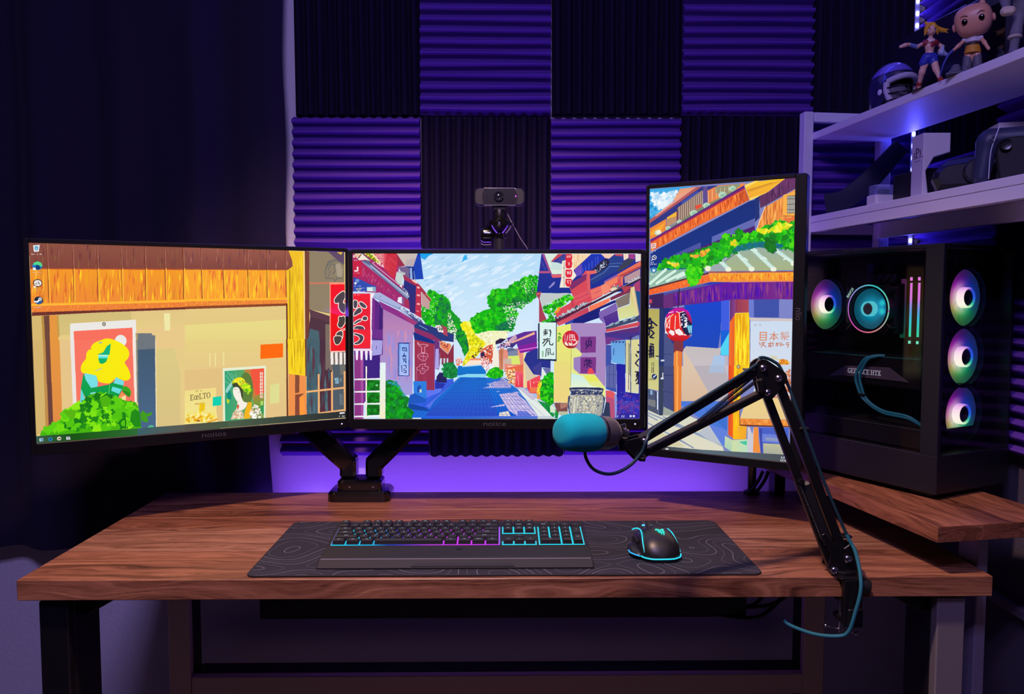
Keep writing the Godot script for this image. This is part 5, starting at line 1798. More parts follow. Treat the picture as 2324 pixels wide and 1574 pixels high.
func paint_right() -> ImageTexture:
	var p := Pad.new(900, 1680, "7c84c0")
	p.g("3aa8e4", "60bcee", [-2, 4, 271, 3, 250, 73, 2, 200])
	p.leaf("e8f4fc d0e8f8 b0d8f4 ffffff", 90, 20.0, [67, 48, 175, 27, 184, 40, 108, 118, 41, 124, 8, 28])
	p.leaf("1c90d0 48b0e8", 24, 15.6, [4, 105, 50, 116, 41, 175, 9, 192])
	p.g("e89878", "f0b088", [201, 14, 336, 10, 184, 91, 157, 82])
	p.f("b0585c", [306, 11, 341, 10, 2, 220, 2, 196])
	p.f("e89c8c", [175, 78, 272, 28, 297, 16, 50, 176, 27, 179])
	p.f("2c3484", [341, 10, 443, 10, 401, 58, 194, 163, 3, 254, 2, 220])
	p.f("5c4c90", [349, 11, 377, 10, 379, 120, 351, 135])
	p.f("3c50a8", [211, 96, 315, 34, 324, 47, 215, 113])
	p.f("9c8078", [185, 133, 345, 31, 351, 135, 273, 183, 194, 214])
	p.l("685048", 3.1, [190, 129, 191, 214])
	p.l("d8c0a0", 3.1, [197, 125, 198, 211])
	p.l("685048", 3.1, [204, 121, 205, 207])
	p.l("d8c0a0", 3.1, [211, 117, 212, 204])
	p.l("685048", 3.1, [217, 114, 218, 200])
	p.l("d8c0a0", 3.1, [224, 110, 225, 197])
	p.l("685048", 3.1, [231, 106, 232, 194])
	p.l("d8c0a0", 3.1, [238, 102, 239, 190])
	p.l("685048", 3.1, [245, 98, 246, 187])
	p.l("d8c0a0", 3.1, [251, 94, 253, 183])
	p.l("685048", 3.1, [258, 90, 259, 180])
	p.l("d8c0a0", 3.1, [265, 86, 266, 176])
	p.l("685048", 3.1, [272, 82, 273, 173])
	p.l("d8c0a0", 3.1, [279, 78, 280, 170])
	p.l("685048", 3.1, [285, 74, 286, 166])
	p.l("d8c0a0", 3.0, [292, 70, 293, 163])
	p.l("685048", 3.0, [299, 66, 300, 160])
	p.l("d8c0a0", 3.0, [306, 63, 307, 156])
	p.l("685048", 3.0, [312, 59, 313, 153])
	p.l("d8c0a0", 3.0, [319, 55, 320, 149])
	p.l("685048", 3.0, [326, 51, 327, 146])
	p.l("d8c0a0", 3.0, [332, 47, 334, 143])
	p.l("685048", 3.0, [339, 43, 340, 139])
	p.l("d8c0a0", 3.0, [346, 39, 347, 136])
	p.f("f08848", [377, 37, 443, 11, 609, 9, 601, 23, 507, 71, 381, 116])
	p.f("8c9878", [426, 18, 576, 9, 580, 22, 486, 75, 427, 55])
	p.l("e8d0a0", 2.6, [382, 37, 383, 112])
	p.l("c07858", 2.6, [390, 36, 391, 108])
	p.l("c07858", 2.6, [399, 34, 400, 104])
	p.l("e8d0a0", 2.6, [407, 33, 408, 100])
	p.l("c07858", 2.5, [416, 32, 417, 96])
	p.l("c07858", 2.5, [424, 31, 425, 93])
	p.l("e8d0a0", 2.5, [433, 29, 433, 89])
	p.l("c07858", 2.5, [441, 28, 442, 85])
	p.l("c07858", 2.5, [449, 27, 450, 81])
	p.l("e8d0a0", 2.5, [458, 26, 459, 77])
	p.l("c07858", 2.5, [466, 24, 467, 74])
	p.l("c07858", 2.5, [475, 23, 475, 70])
	p.l("e8d0a0", 2.5, [483, 22, 484, 66])
	p.l("c07858", 2.5, [491, 21, 492, 62])
	p.l("c07858", 2.5, [500, 19, 500, 59])
	p.l("e8d0a0", 2.5, [508, 18, 509, 55])
	p.l("c07858", 2.5, [516, 17, 517, 51])
	p.l("c07858", 2.5, [525, 16, 525, 48])
	p.l("e8d0a0", 2.5, [533, 15, 533, 44])
	p.l("c07858", 2.5, [541, 13, 541, 40])
	p.f("e84c34", [299, 125, 338, 118, 342, 135, 308, 150])
	p.f("ee8a34", [3, 252, 111, 197, 112, 267, 51, 305, 3, 321])
	p.f("f8a830", [5, 278, 109, 216, 74, 279, 14, 300])
	p.f("f4b838", [116, 189, 180, 154, 181, 184, 116, 199])
	p.f("a06850", [116, 199, 181, 184, 181, 214, 114, 255])
	p.l("d8b080", 3.2, [121, 199, 121, 246])
	p.l("d8b080", 3.1, [129, 197, 129, 243])
	p.l("d8b080", 3.1, [137, 196, 137, 240])
	p.l("d8b080", 3.1, [145, 194, 145, 237])
	p.l("d8b080", 3.1, [153, 192, 153, 233])
	p.l("d8b080", 3.1, [161, 190, 161, 230])
	p.l("d8b080", 3.1, [169, 188, 169, 227])
	p.l("d8b080", 3.1, [177, 186, 177, 224])
	p.f("743c54", [180, 154, 189, 151, 190, 214, 181, 218])
	p.f("7c8868", [114, 263, 359, 127, 601, 23, 605, 35, 97, 293])
	p.o("b8d8c0", 58, 283, 22.8, 17.2)
	p.o("94c0a4", 63, 288, 16.0, 10.8)
	p.o("b8d8c0", 126, 257, 18.0, 13.7)
	p.o("94c0a4", 131, 262, 12.6, 8.5)
	p.o("b8d8c0", 199, 219, 16.0, 12.2)
	p.o("94c0a4", 204, 223, 11.2, 7.6)
	p.o("b8d8c0", 291, 171, 24.4, 18.8)
	p.o("94c0a4", 296, 175, 17.1, 11.7)
	p.o("b8d8c0", 372, 128, 22.3, 17.3)
	p.o("94c0a4", 377, 132, 15.6, 10.8)
	p.o("b8d8c0", 469, 70, 25.2, 19.7)
	p.o("94c0a4", 474, 74, 17.6, 12.3)
	p.o("b8d8c0", 531, 36, 20.8, 16.3)
	p.o("94c0a4", 536, 40, 14.5, 10.2)
	p.o("f0ecd8", 62, 279, 18.2, 14.6)
	p.f("54247c", [5, 326, 114, 272, 601, 21, 605, 39, 10, 341])
	p.f("a0245c", [8, 334, 605, 33, 607, 45, 9, 345])
	p.g("f4782c", "e8642c", [8, 345, 607, 43, 635, 113, 318, 251, 11, 406])
	p.grain("d85420 ff8c3c f0702c c8481c ff9c48", 170, 9.2, 78, 0.13, 0.99, [10, 347, 605, 47, 631, 109, 318, 243, 12, 399])
	p.grain("c04c24 d85c28", 50, 9.1, 83, 0.21, 0.98, [552, 77, 605, 47, 633, 111, 570, 139])
	p.f("8c8cc0", [8, 402, 635, 110, 636, 117, 11, 410])
	p.g("f8c42c", "f4a430", [605, 27, 674, 4, 844, -3, 739, 73, 637, 113, 609, 39])
	p.f("ffd864", [605, 19, 665, 0, 690, 0, 609, 39])
	p.f("e8a030", [618, 48, 840, 3, 832, 10, 626, 68])
	p.f("ffe060", [635, 101, 743, 70, 739, 75, 637, 114])
	p.l("b87420", 2.9, [622, 56, 770, 15])
	p.g("0c2c78", "0c348c", [11, 410, 635, 118, 668, 111, 670, 220, 410, 358, 67, 508, 5, 508])
	p.f("1a3074", [667, 106, 693, 91, 696, 220, 670, 244])
	p.f("4c1c6c", [410, 358, 670, 260, 671, 301, 406, 395, 67, 508, 89, 474])
	p.g("6468b0", "5868b4", [409, 322, 670, 221, 670, 266, 408, 358])
	p.g("4c54a4", "4450a0", [339, 353, 339, 388, 80, 469, 179, 418])
	p.g("6c3468", "583058", [844, -3, 900, -2, 899, 61, 701, 164, 691, 91, 747, 70])
	p.l("482850", 4.0, [739, 73, 737, 149])
	p.l("482850", 3.1, [829, 38, 830, 93])
	p.grain("784074 48244c", 26, 8.0, 80, 0.02, 1.00, [743, 74, 840, 11, 894, 6, 895, 57, 748, 134])
	p.g("f49a48", "e88440", [725, 161, 780, 131, 834, 101, 899, 65, 903, 290, 679, 305, 694, 237])
	p.grain("ffb45c d87030 f8a848", 90, 9.6, 132, 0.02, 1.00, [725, 165, 831, 109, 896, 76, 900, 282, 687, 297])
	p.l("fff0d8", 3.2, [727, 159, 679, 293])
	p.l("8c4430", 4.0, [737, 149, 739, 270])
	p.f("f8b04c", [832, 93, 900, 79, 901, 221, 831, 216])
	p.f("c87838", [831, 212, 901, 218, 901, 223, 831, 220])
	p.f("54504c", [854, 100, 900, 100, 900, 203, 856, 203])
	p.f("d8d8cc", [857, 102, 862, 102, 864, 200, 859, 199])
	p.f("d8d8cc", [866, 103, 870, 103, 872, 200, 868, 200])
	p.f("d8d8cc", [874, 103, 879, 103, 881, 200, 876, 200])
	p.f("d8d8cc", [883, 103, 887, 104, 889, 200, 885, 200])
	p.f("d8d8cc", [891, 104, 896, 104, 898, 201, 893, 201])
	p.l("3c3834", 3.1, [854, 118, 898, 120])
	p.l("3c3834", 3.1, [855, 150, 899, 151])
	p.l("3c3834", 3.1, [856, 181, 900, 183])
	p.f("e87440", [837, 233, 901, 225, 902, 282, 826, 272])
	p.g("98b0a8", "a8b484", [408, 534, 399, 513, 513, 446, 632, 382, 689, 378, 786, 436, 876, 397, 898, 421, 900, 535])
	p.f("9caab0", [395, 534, 403, 496, 558, 426, 496, 479, 506, 534])
	p.f("78a09c", [3, 556, 99, 517, 251, 547, 257, 612, 5, 615])
	p.l("cfeae0", 23.8, [454, 463, 514, 521])
	p.l("a8ccc0", 5.1, [467, 463, 526, 517])
	p.o("ecf2dc", 514, 525, 18.5, 15.0)
	p.l("cfeae0", 23.3, [562, 422, 655, 521])
	p.l("a8ccc0", 5.0, [575, 422, 666, 517])
	p.o("ecf2dc", 655, 525, 18.0, 14.8)
	p.l("cfeae0", 22.8, [652, 398, 784, 525])
	p.l("a8ccc0", 4.9, [665, 398, 795, 521])
	p.o("ecf2dc", 784, 529, 17.5, 14.6)
	p.l("cfeae0", 22.2, [798, 416, 899, 493])
	p.l("a8ccc0", 4.7, [809, 416, 910, 489])
	p.o("ecf2dc", 899, 497, 17.1, 14.4)
	p.l("dcf0e6", 8.3, [592, 467, 613, 459, 629, 472])
	p.l("dcf0e6", 8.1, [706, 464, 727, 456, 743, 468])
	p.l("dcf0e6", 7.9, [842, 473, 862, 465, 878, 477])
	p.l("dcf0e6", 8.2, [649, 410, 669, 403, 685, 415])
	p.o("f0ecd0", 386, 517, 18.9, 17.7)
	p.l("101828", 2.1, [558, 426, 492, 477])
	p.f("14a010", [62, 521, 85, 478, 152, 448, 250, 419, 346, 416, 406, 379, 469, 363, 490, 326, 565, 331, 573, 299, 606, 316, 663, 309, 640, 374, 542, 426, 483, 454, 416, 492, 347, 500, 278, 559, 216, 534, 144, 525])
	p.leaf("18b410 0ca00c 30d00c 0c8418 50dc10 16a828", 330, 25.6, [62, 521, 85, 478, 152, 448, 250, 419, 346, 416, 406, 379, 469, 363, 490, 326, 565, 331, 573, 299, 606, 316, 663, 309, 640, 374, 542, 426, 483, 454, 416, 492, 347, 500, 278, 559, 216, 534, 144, 525])
	p.f("14a010", [639, 325, 679, 293, 755, 278, 814, 252, 900, 266, 899, 409, 849, 401, 777, 376, 713, 371, 648, 374])
	p.leaf("18b410 0ca00c 30d00c 0c8418 50dc10 16a828", 280, 24.5, [639, 325, 679, 293, 755, 278, 814, 252, 900, 266, 899, 409, 849, 401, 777, 376, 713, 371, 648, 374])
	p.f("14a010", [251, 538, 347, 508, 335, 572, 296, 612, 252, 612])
	p.leaf("18b410 0ca00c 30d00c 0c8418 50dc10 16a828", 60, 26.5, [251, 538, 347, 508, 335, 572, 296, 612, 252, 612])
	p.leaf("f0e018 a8e818 d8d020 f8f040", 70, 13.7, [687, 293, 775, 287, 814, 256, 893, 274, 815, 304, 720, 314])
	p.leaf("e88838 f0c030 f8a040", 34, 11.4, [276, 436, 389, 395, 414, 383, 363, 433, 303, 449])
	p.leaf("f0e840 f8c838 d8f0a0", 26, 10.0, [107, 465, 206, 483, 233, 461, 180, 504])
	p.leaf("0c6c7c 107890 0c7458", 60, 18.5, [500, 425, 615, 381, 697, 374, 777, 371, 849, 401, 697, 383])
	p.leaf("0c7078 1070a0", 40, 18.2, [90, 521, 242, 525, 242, 547, 108, 538])
	p.leaf("0c6c18 0e7a1c", 26, 22.4, [737, 359, 776, 335, 786, 424, 754, 420])
	p.leaf("f0d020 a0e020", 20, 10.9, [524, 355, 565, 348, 574, 377, 532, 376])
	p.g("84b09c", "9cc4b0", [2, 524, 251, 519, 252, 575, 3, 637])
	p.l("d4f0e0", 18.1, [112, 519, 8, 607])
	p.l("84a898", 4.5, [124, 528, 21, 613])
	p.l("d4f0e0", 17.9, [175, 528, 54, 606])
	p.l("84a898", 4.5, [187, 536, 67, 612])
	p.l("d4f0e0", 17.7, [229, 541, 122, 591])
	p.l("84a898", 4.4, [241, 549, 135, 597])
	p.l("d4f0e0", 17.7, [251, 545, 189, 571])
	p.l("84a898", 4.4, [263, 553, 202, 577])
	p.f("582c34", [3, 635, 252, 573, 391, 540, 391, 550, 252, 583, 3, 646])
	p.g("f47834", "f06030", [2, 646, 252, 583, 395, 551, 405, 599, 252, 630, 1, 681])
	p.grain("e85028 ff8c3c f8702c", 60, 8.3, 42, 0.01, 1.00, [6, 651, 391, 557, 400, 595, 8, 672])
	p.f("e87448", [393, 536, 900, 543, 901, 549, 393, 545])
	p.g("f8a830", "f49430", [393, 547, 899, 549, 899, 595, 405, 598])
	p.grain("ffc43c e88028 f0742c ffb030", 90, 11.2, 47, 0.01, 1.00, [400, 551, 897, 553, 896, 591, 404, 595])
	p.l("8c3c20", 4.3, [393, 540, 901, 544])
	p.f("f08850", [405, 597, 899, 595, 899, 603, 405, 603])
	p.leaf("20c00c 0ca80c 58e010 30d010", 110, 19.4, [251, 519, 347, 519, 331, 570, 296, 621, 261, 588])
	p.g("5c6098", "4c48a0", [100, 667, 405, 601, 536, 602, 366, 629, 159, 670, 100, 686])
	p.f("2838b0", [405, 601, 536, 602, 452, 616, 349, 619])
	p.h("5c2470", "6424a0", [159, 668, 366, 627, 494, 605, 528, 607, 530, 715, 218, 747, 101, 767, 100, 686])
	p.h("5c10a8", "7c2c80", [366, 627, 494, 605, 898, 603, 898, 710, 534, 711, 389, 726])
	p.grain("4c0ca8 742c94 50188c 8c3c88 6414b0", 130, 15.3, 135, 0.01, 1.00, [163, 674, 375, 633, 515, 611, 892, 607, 894, 704, 538, 706, 191, 743])
	p.f("3c205c", [3, 683, 100, 667, 101, 767, 3, 765])
	p.f("682c78", [98, 686, 163, 670, 164, 761, 101, 767])
	p.f("c84858", [3, 710, 21, 708, 22, 734, 3, 734])
	p.l("d8e0e8", 5.6, [7, 746, 5, 758])
	p.l("200c3c", 5.8, [204, 642, 198, 760])
	p.h("1c2c74", "14349c", [76, 767, 218, 760, 236, 759, 290, 818, 235, 1032, 117, 1060, 78, 1062])
	p.g("0c44cc", "1c48b8", [236, 746, 368, 731, 475, 720, 473, 902, 458, 1012, 252, 1005, 230, 1034, 234, 975, 291, 938])
	p.f("3c5ce0", [473, 718, 523, 711, 525, 908, 475, 1007, 475, 897])
	p.f("0c60d8", [473, 902, 525, 898, 524, 917, 475, 1007])
	p.f("50d4f4", [524, 914, 524, 1052, 476, 1054, 473, 1008])
	p.g("c4bcbc", "c8c0c8", [252, 1005, 451, 1012, 475, 1007, 471, 1059, 522, 1056, 522, 1145, 236, 1162, 230, 1034])
	p.f("dcc4ac", [239, 1036, 325, 1157, 236, 1162])
	p.g("a8c4e8", "b0c4e0", [433, 1058, 471, 1054, 501, 1057, 503, 1146, 408, 1152])
	p.f("bcb4c0", [501, 1057, 522, 1052, 524, 1145, 503, 1146])
	p.f("24346c", [71, 767, 101, 767, 117, 1060, 118, 1170, 70, 1173])
	p.f("4a5488", [105, 911, 171, 996, 172, 1057, 173, 1166, 107, 1170])
	p.l("343c6c", 3.7, [108, 1061, 167, 1060])
	p.g("b8ac5c", "c8c880", [0, 771, 73, 772, 72, 1172, -1, 1177])
	p.l("1c1c3c", 10.2, [7, 831, 2, 853])
	p.l("1c1c3c", 10.2, [14, 835, 21, 883, 0, 893])
	p.l("1c1c3c", 10.2, [3, 866, 23, 861])
	p.l("1c1c3c", 10.2, [23, 852, 56, 878])
	p.l("1c1c3c", 10.2, [33, 891, 1, 901])
	p.l("1c1c3c", 10.2, [19, 910, 38, 927, 10, 954, 34, 958])
	p.l("1c1c3c", 10.2, [8, 906, 5, 941])
	p.l("1c1c3c", 10.2, [15, 998, 34, 1002])
	p.l("1c1c3c", 10.3, [11, 1012, 34, 1015, 35, 1081])
	p.l("1c1c3c", 10.3, [11, 1016, 11, 1087])
	p.l("1c1c3c", 10.3, [6, 1043, 30, 1037])
	p.l("1c1c3c", 10.3, [6, 1065, 30, 1060])
	p.l("1c1c3c", 10.2, [20, 1020, 23, 1082])
	p.l("6a6848", 4.7, [25, 1119, 26, 1144])
	p.l("6a6848", 4.7, [37, 1118, 39, 1143])
	p.l("6a6848", 4.7, [30, 1156, 30, 1173])
	p.l("6a6848", 4.6, [44, 1148, 45, 1172])
	p.l("1c1c3c", 6.5, [53, 1076, 74, 1077])
	p.l("d8e0e8", 4.2, [55, 1085, 54, 1098])
	p.l("d8e0e8", 4.2, [67, 1085, 67, 1097])
	p.f("e0e4ec", [85, 1099, 109, 1096, 110, 1106, 87, 1109])
	p.o("d42024", 200, 869, 89.8, 108.4)
	p.f("c0149c", [115, 814, 146, 779, 182, 761, 223, 760, 263, 780, 283, 814, 255, 828, 218, 781, 178, 795, 129, 831])
	p.f("b01858", [254, 785, 286, 827, 287, 861, 268, 849, 254, 811])
	p.f("ec2c24", [133, 814, 156, 796, 183, 800, 210, 794, 220, 889, 166, 900, 120, 893, 115, 849])
	p.l("f8ecec", 4.6, [123, 893, 118, 841, 142, 814])
	p.l("f8ecec", 4.5, [141, 896, 145, 822, 165, 804])
	p.l("f8ecec", 4.5, [177, 900, 181, 813])
	p.l("f8ecec", 4.5, [213, 885, 205, 795])
	p.l("f8ecec", 4.6, [117, 823, 111, 867, 116, 928])
	p.l("f8ecec", 4.5, [135, 796, 165, 787])
	p.l("f8ecec", 4.5, [187, 786, 205, 795, 236, 785])
	p.l("f8ecec", 4.5, [143, 892, 125, 880, 138, 840])
	p.f("141c44", [210, 794, 245, 787, 264, 836, 290, 861, 291, 917, 265, 940, 238, 919, 220, 881])
	p.leaf("f0f0f8 141c44 ffffff 202858", 70, 7.6, [214, 799, 245, 794, 264, 845, 282, 870, 256, 923, 224, 881])
	p.f("48b0d0", [255, 875, 291, 870, 290, 921, 270, 922])
	p.l("e0f0f8", 3.1, [269, 879, 273, 918])
	p.l("e0f0f8", 3.1, [282, 879, 285, 917])
	p.f("f4ecec", [135, 919, 148, 903, 173, 911, 177, 934, 162, 941])
	p.f("f4ecec", [177, 904, 206, 894, 231, 919, 234, 934, 207, 938, 184, 925])
	p.f("f4ecec", [233, 928, 256, 932, 256, 936, 238, 937])
	p.f("f4ecec", [114, 902, 134, 932, 137, 938, 118, 924])
	p.g("d8202c", "b8141c", [123, 941, 283, 937, 256, 964, 221, 977, 171, 976, 144, 962])
	p.f("7c3440", [171, 976, 234, 973, 235, 1032, 230, 1043, 190, 1034, 172, 1052])
	p.h("f08c3c", "e07434", [173, 1050, 190, 1034, 228, 1043, 228, 1163, 171, 1166])
	p.l("ffb45c", 7.2, [194, 1045, 193, 1165])
	p.h("683078", "944c88", [527, 709, 565, 708, 564, 789, 528, 849])
	p.h("983c54", "b04858", [561, 708, 640, 709, 643, 787, 562, 789])
	p.f("8c3060", [565, 708, 571, 708, 571, 789, 564, 789])
	p.h("f4702c", "e85c20", [528, 849, 558, 802, 560, 1143, 526, 1145])
	p.h("fcc41c", "f8cc18", [558, 792, 642, 787, 648, 829, 654, 1137, 561, 1143])
	p.grain("ffe01c e8a414 ffec30 f0b018", 70, 10.9, 209, 0.02, 1.00, [564, 798, 639, 794, 647, 1133, 566, 1138])
	p.o("50483c", 585, 1121, 10.1, 11.8)
	p.o("e8e0c8", 585, 1121, 6.3, 7.6)
	p.o("50483c", 585, 1121, 2.5, 3.4)
	p.f("6c7cd0", [641, 709, 675, 709, 677, 819, 648, 814])
	p.f("3c50a8", [672, 709, 820, 707, 821, 815, 674, 817])
	p.f("7c84c8", [820, 707, 898, 708, 899, 819, 821, 815])
	p.f("d0c4c4", [648, 818, 899, 821, 897, 837, 652, 837])
	p.g("ccdcf0", "d4dcec", [654, 838, 898, 837, 898, 1122, 645, 1137, 657, 1107])
	p.l("a8a8a8", 3.3, [680, 859, 680, 867])
	p.l("a8a8a8", 3.3, [688, 859, 687, 867])
	p.l("a8a8a8", 3.3, [706, 857, 705, 866])
	p.l("a8a8a8", 3.3, [714, 857, 715, 866])
	p.l("d88c68", 5.3, [713, 905, 713, 955])
	p.l("d88c68", 5.3, [713, 906, 751, 906])
	p.l("d88c68", 5.3, [750, 906, 750, 953])
	p.l("d88c68", 5.3, [713, 922, 749, 922])
	p.l("d88c68", 5.3, [713, 937, 750, 937])
	p.l("d88c68", 5.3, [713, 953, 750, 953])
	p.l("d4805c", 4.8, [770, 917, 818, 917])
	p.l("d4805c", 4.8, [794, 902, 793, 954])
	p.l("d4805c", 4.8, [793, 918, 768, 948])
	p.l("d4805c", 4.8, [794, 918, 818, 942])
	p.l("d4805c", 4.8, [782, 941, 806, 942])
	p.l("d4886c", 4.0, [832, 909, 855, 907])
	p.l("d4886c", 4.0, [843, 900, 845, 924])
	p.l("d4886c", 4.0, [832, 919, 856, 918])
	p.l("d4886c", 3.9, [863, 901, 863, 924])
	p.l("d4886c", 3.9, [875, 899, 876, 927])
	p.l("d4886c", 4.0, [832, 931, 882, 930])
	p.l("d4886c", 4.0, [854, 924, 836, 949])
	p.l("d4886c", 4.0, [852, 936, 876, 948])
	p.l("d4886c", 4.0, [862, 932, 852, 951])
	p.l("c8806c", 5.3, [708, 969, 716, 979, 713, 984])
	p.l("c8806c", 5.3, [722, 969, 740, 967, 721, 996])
	p.l("c8806c", 5.3, [726, 975, 749, 994])
	p.l("c8806c", 5.2, [761, 973, 789, 970])
	p.l("c8806c", 5.2, [769, 977, 763, 990, 781, 987])
	p.l("c8806c", 5.2, [775, 964, 774, 993])
	p.l("c8806c", 5.2, [791, 966, 789, 988])
	p.l("c8806c", 5.2, [807, 971, 819, 969, 815, 987])
	p.l("c8806c", 5.2, [813, 967, 807, 985])
	p.l("c8806c", 5.2, [829, 964, 833, 986])
	p.l("c8806c", 5.2, [841, 966, 839, 980, 853, 977])
	p.l("c8806c", 5.1, [865, 966, 882, 964])
	p.l("c8806c", 5.1, [865, 975, 881, 974, 873, 993])
	p.l("d8c890", 4.8, [774, 1047, 815, 1049])
	p.l("d8c890", 4.8, [779, 1059, 815, 1065])
	p.l("d8c890", 4.8, [791, 1054, 827, 1067])
	p.leaf("e8982c f0b048 d87c20 c87828", 60, 8.8, [827, 1073, 855, 1063, 883, 1082, 888, 1119, 856, 1100, 832, 1093])
	p.g("c8d4e8", "d0d4e0", [711, 1104, 897, 1094, 895, 1291, 673, 1308])
	p.leaf("c86c48 e8a07c b05838 d88860", 110, 8.8, [857, 1145, 892, 1118, 895, 1266, 795, 1282, 787, 1266, 866, 1219])
	p.f("e88058", [793, 1290, 895, 1278, 895, 1291, 794, 1298])
	p.l("d05848", 5.8, [688, 1292, 687, 1301])
	p.l("d05848", 5.8, [703, 1291, 700, 1300])
	p.l("d05848", 5.7, [732, 1288, 731, 1297])
	p.g("ecd08c", "e8cc90", [640, 1311, 895, 1293, 894, 1423, 600, 1439])
	p.g("f09440", "ec8838", [600, 1439, 894, 1425, 894, 1464, 601, 1479])
	p.grain("f8a850 e07c30", 40, 10.1, 42, 0.02, 1.00, [603, 1441, 892, 1428, 891, 1460, 603, 1477])
	p.f("602c20", [598, 1478, 894, 1463, 895, 1469, 598, 1487])
	p.l("602c20", 3.4, [597, 1322, 600, 1484])
	p.h("e84c1c", "f46c24", [525, 1115, 559, 1113, 562, 1569, 530, 1546])
	p.h("fcc81c", "f8c01c", [559, 1113, 641, 1108, 594, 1331, 598, 1488, 560, 1573])
	p.h("fcc018", "fcb41c", [557, 1351, 594, 1331, 596, 1570, 560, 1573])
	p.h("f8b020", "f0a830", [597, 1484, 643, 1484, 640, 1565, 596, 1570])
	p.grain("ffd820 e8a010", 40, 8.4, 168, 0.02, 1.00, [563, 1113, 637, 1113, 592, 1408, 565, 1564])
	p.o("50483c", 585, 1120, 10.1, 11.8)
	p.o("e8e0c8", 585, 1120, 6.3, 7.6)
	p.o("50483c", 585, 1120, 2.5, 3.4)
	p.g("dcc4ac", "d8b89c", [222, 1133, 303, 1128, 401, 1290, 341, 1349, 227, 1358])
	p.f("b8b0b8", [303, 1128, 523, 1115, 523, 1337, 341, 1349, 401, 1290])
	p.f("aabcd8", [410, 1122, 494, 1117, 503, 1163, 400, 1165])
	p.f("c4bcc8", [494, 1117, 525, 1115, 523, 1217, 516, 1167])
	p.f("4878d8", [227, 1360, 523, 1339, 523, 1525, 404, 1494, 225, 1383])
	p.f("3c70d0", [377, 1401, 521, 1354, 521, 1526])
	p.f("6080dc", [404, 1489, 521, 1521, 510, 1622, 488, 1620])
	p.f("5c90e4", [485, 1391, 521, 1388, 520, 1423, 485, 1424])
	p.h("f09040", "e87c34", [175, 1136, 225, 1133, 225, 1413, 181, 1453])
	p.l("ffb058", 9.0, [198, 1134, 199, 1433])
	p.l("7c3c34", 9.1, [170, 1136, 176, 1435])
	p.f("444c7c", [104, 1140, 170, 1136, 174, 1444, 107, 1423])
	p.l("2c3464", 3.2, [107, 1197, 169, 1197])
	p.l("2c3464", 3.2, [106, 1303, 170, 1307])
	p.f("34405c", [72, 1142, 104, 1140, 107, 1459, 75, 1471])
	p.l("e0e4ec", 6.4, [100, 1184, 100, 1211])
	p.f("e0e4ec", [86, 1215, 105, 1210, 105, 1224, 86, 1225])
	p.g("c8c480", "d4d08c", [-2, 1146, 73, 1142, 73, 1301, 1, 1291])
	p.o("24386c", 43, 1210, 18.6, 17.8)
	p.l("e0e8f0", 6.5, [36, 1215, 52, 1200])
	p.l("5c5838", 5.1, [25, 1150, 24, 1184])
	p.l("5c5838", 5.1, [36, 1149, 36, 1184])
	p.l("5c5838", 4.2, [8, 1227, 8, 1234])
	p.l("5c5838", 4.2, [18, 1223, 19, 1234])
	p.l("5c5838", 4.2, [28, 1225, 27, 1233])
	p.l("5c5838", 4.2, [38, 1223, 39, 1232])
	p.l("5c5838", 4.2, [47, 1223, 48, 1232])
	p.f("4c5474", [1, 1293, 55, 1303, 56, 1432, 2, 1423])
	p.f("84a8d0", [15, 1299, 32, 1302, 32, 1331, 15, 1328])
	p.f("787c80", [2, 1360, 55, 1365, 56, 1410, 2, 1405])
	p.f("d8e4ec", [60, 1307, 68, 1304, 71, 1478, 63, 1479])
	p.f("2c3058", [53, 1307, 61, 1307, 63, 1476, 55, 1432])
	p.f("9ca49c", [107, 1401, 171, 1427, 289, 1452, 181, 1470, 103, 1459])
	p.f("4c546c", [2, 1396, 70, 1426, 73, 1471, 2, 1432])
	p.g("d8d8c4", "e0dcc4", [2, 1432, 84, 1461, 181, 1453, 244, 1434, 404, 1494, 493, 1619, 511, 1669, 109, 1660, 4, 1640])
	p.l("8898b8", 8.0, [2, 1450, 89, 1478, 181, 1510, 290, 1548, 501, 1623])
	p.l("8898b8", 8.0, [3, 1518, 90, 1555, 191, 1594, 309, 1652])
	p.l("8898b8", 7.8, [154, 1513, 227, 1528])
	p.l("8898b8", 7.9, [107, 1468, 227, 1515, 379, 1575])
	p.l("8898b8", 8.0, [5, 1468, 66, 1494])
	p.f("d4cca8", [3, 1599, 80, 1569, 182, 1603, 255, 1649, 109, 1660, 4, 1635])
	p.l("7080a8", 3.7, [190, 1505, 254, 1539])
	p.l("7080a8", 3.7, [191, 1602, 309, 1652])
	p.f("b8bca4", [4, 1640, 44, 1640, 63, 1661, 4, 1662])
	p.f("b8c0cc", [404, 1502, 493, 1619, 423, 1601, 334, 1553])
	p.g("c8d8b0", "a8d0b8", [509, 1557, 556, 1578, 553, 1652, 508, 1626])
	p.h("d0dca8", "b8e0c0", [556, 1578, 649, 1564, 650, 1645, 553, 1652])
	p.f("48c4a0", [597, 1585, 645, 1575, 645, 1601, 628, 1600])
	p.f("ccc8d4", [647, 1488, 685, 1486, 711, 1541, 717, 1642, 650, 1645])
	p.f("f09040", [685, 1486, 712, 1484, 715, 1557, 729, 1641, 683, 1641])
	p.f("7c88c8", [660, 1487, 685, 1486, 677, 1532])
	p.g("4c64cc", "4058c0", [714, 1484, 891, 1473, 887, 1635, 733, 1642])
	p.f("6c80d8", [735, 1522, 873, 1520, 874, 1570, 736, 1572])
	p.f("8c98c0", [756, 1541, 865, 1542, 865, 1559, 756, 1562])
	p.g("c0c098", "a8aca0", [742, 1580, 866, 1575, 887, 1638, 745, 1643])
	p.f("3c48a8", [718, 1489, 736, 1496, 737, 1640, 729, 1641])
	p.h("3c3f44", "5a6c78", [4, 1662, 109, 1660, 380, 1658, 381, 1697, 7, 1703])
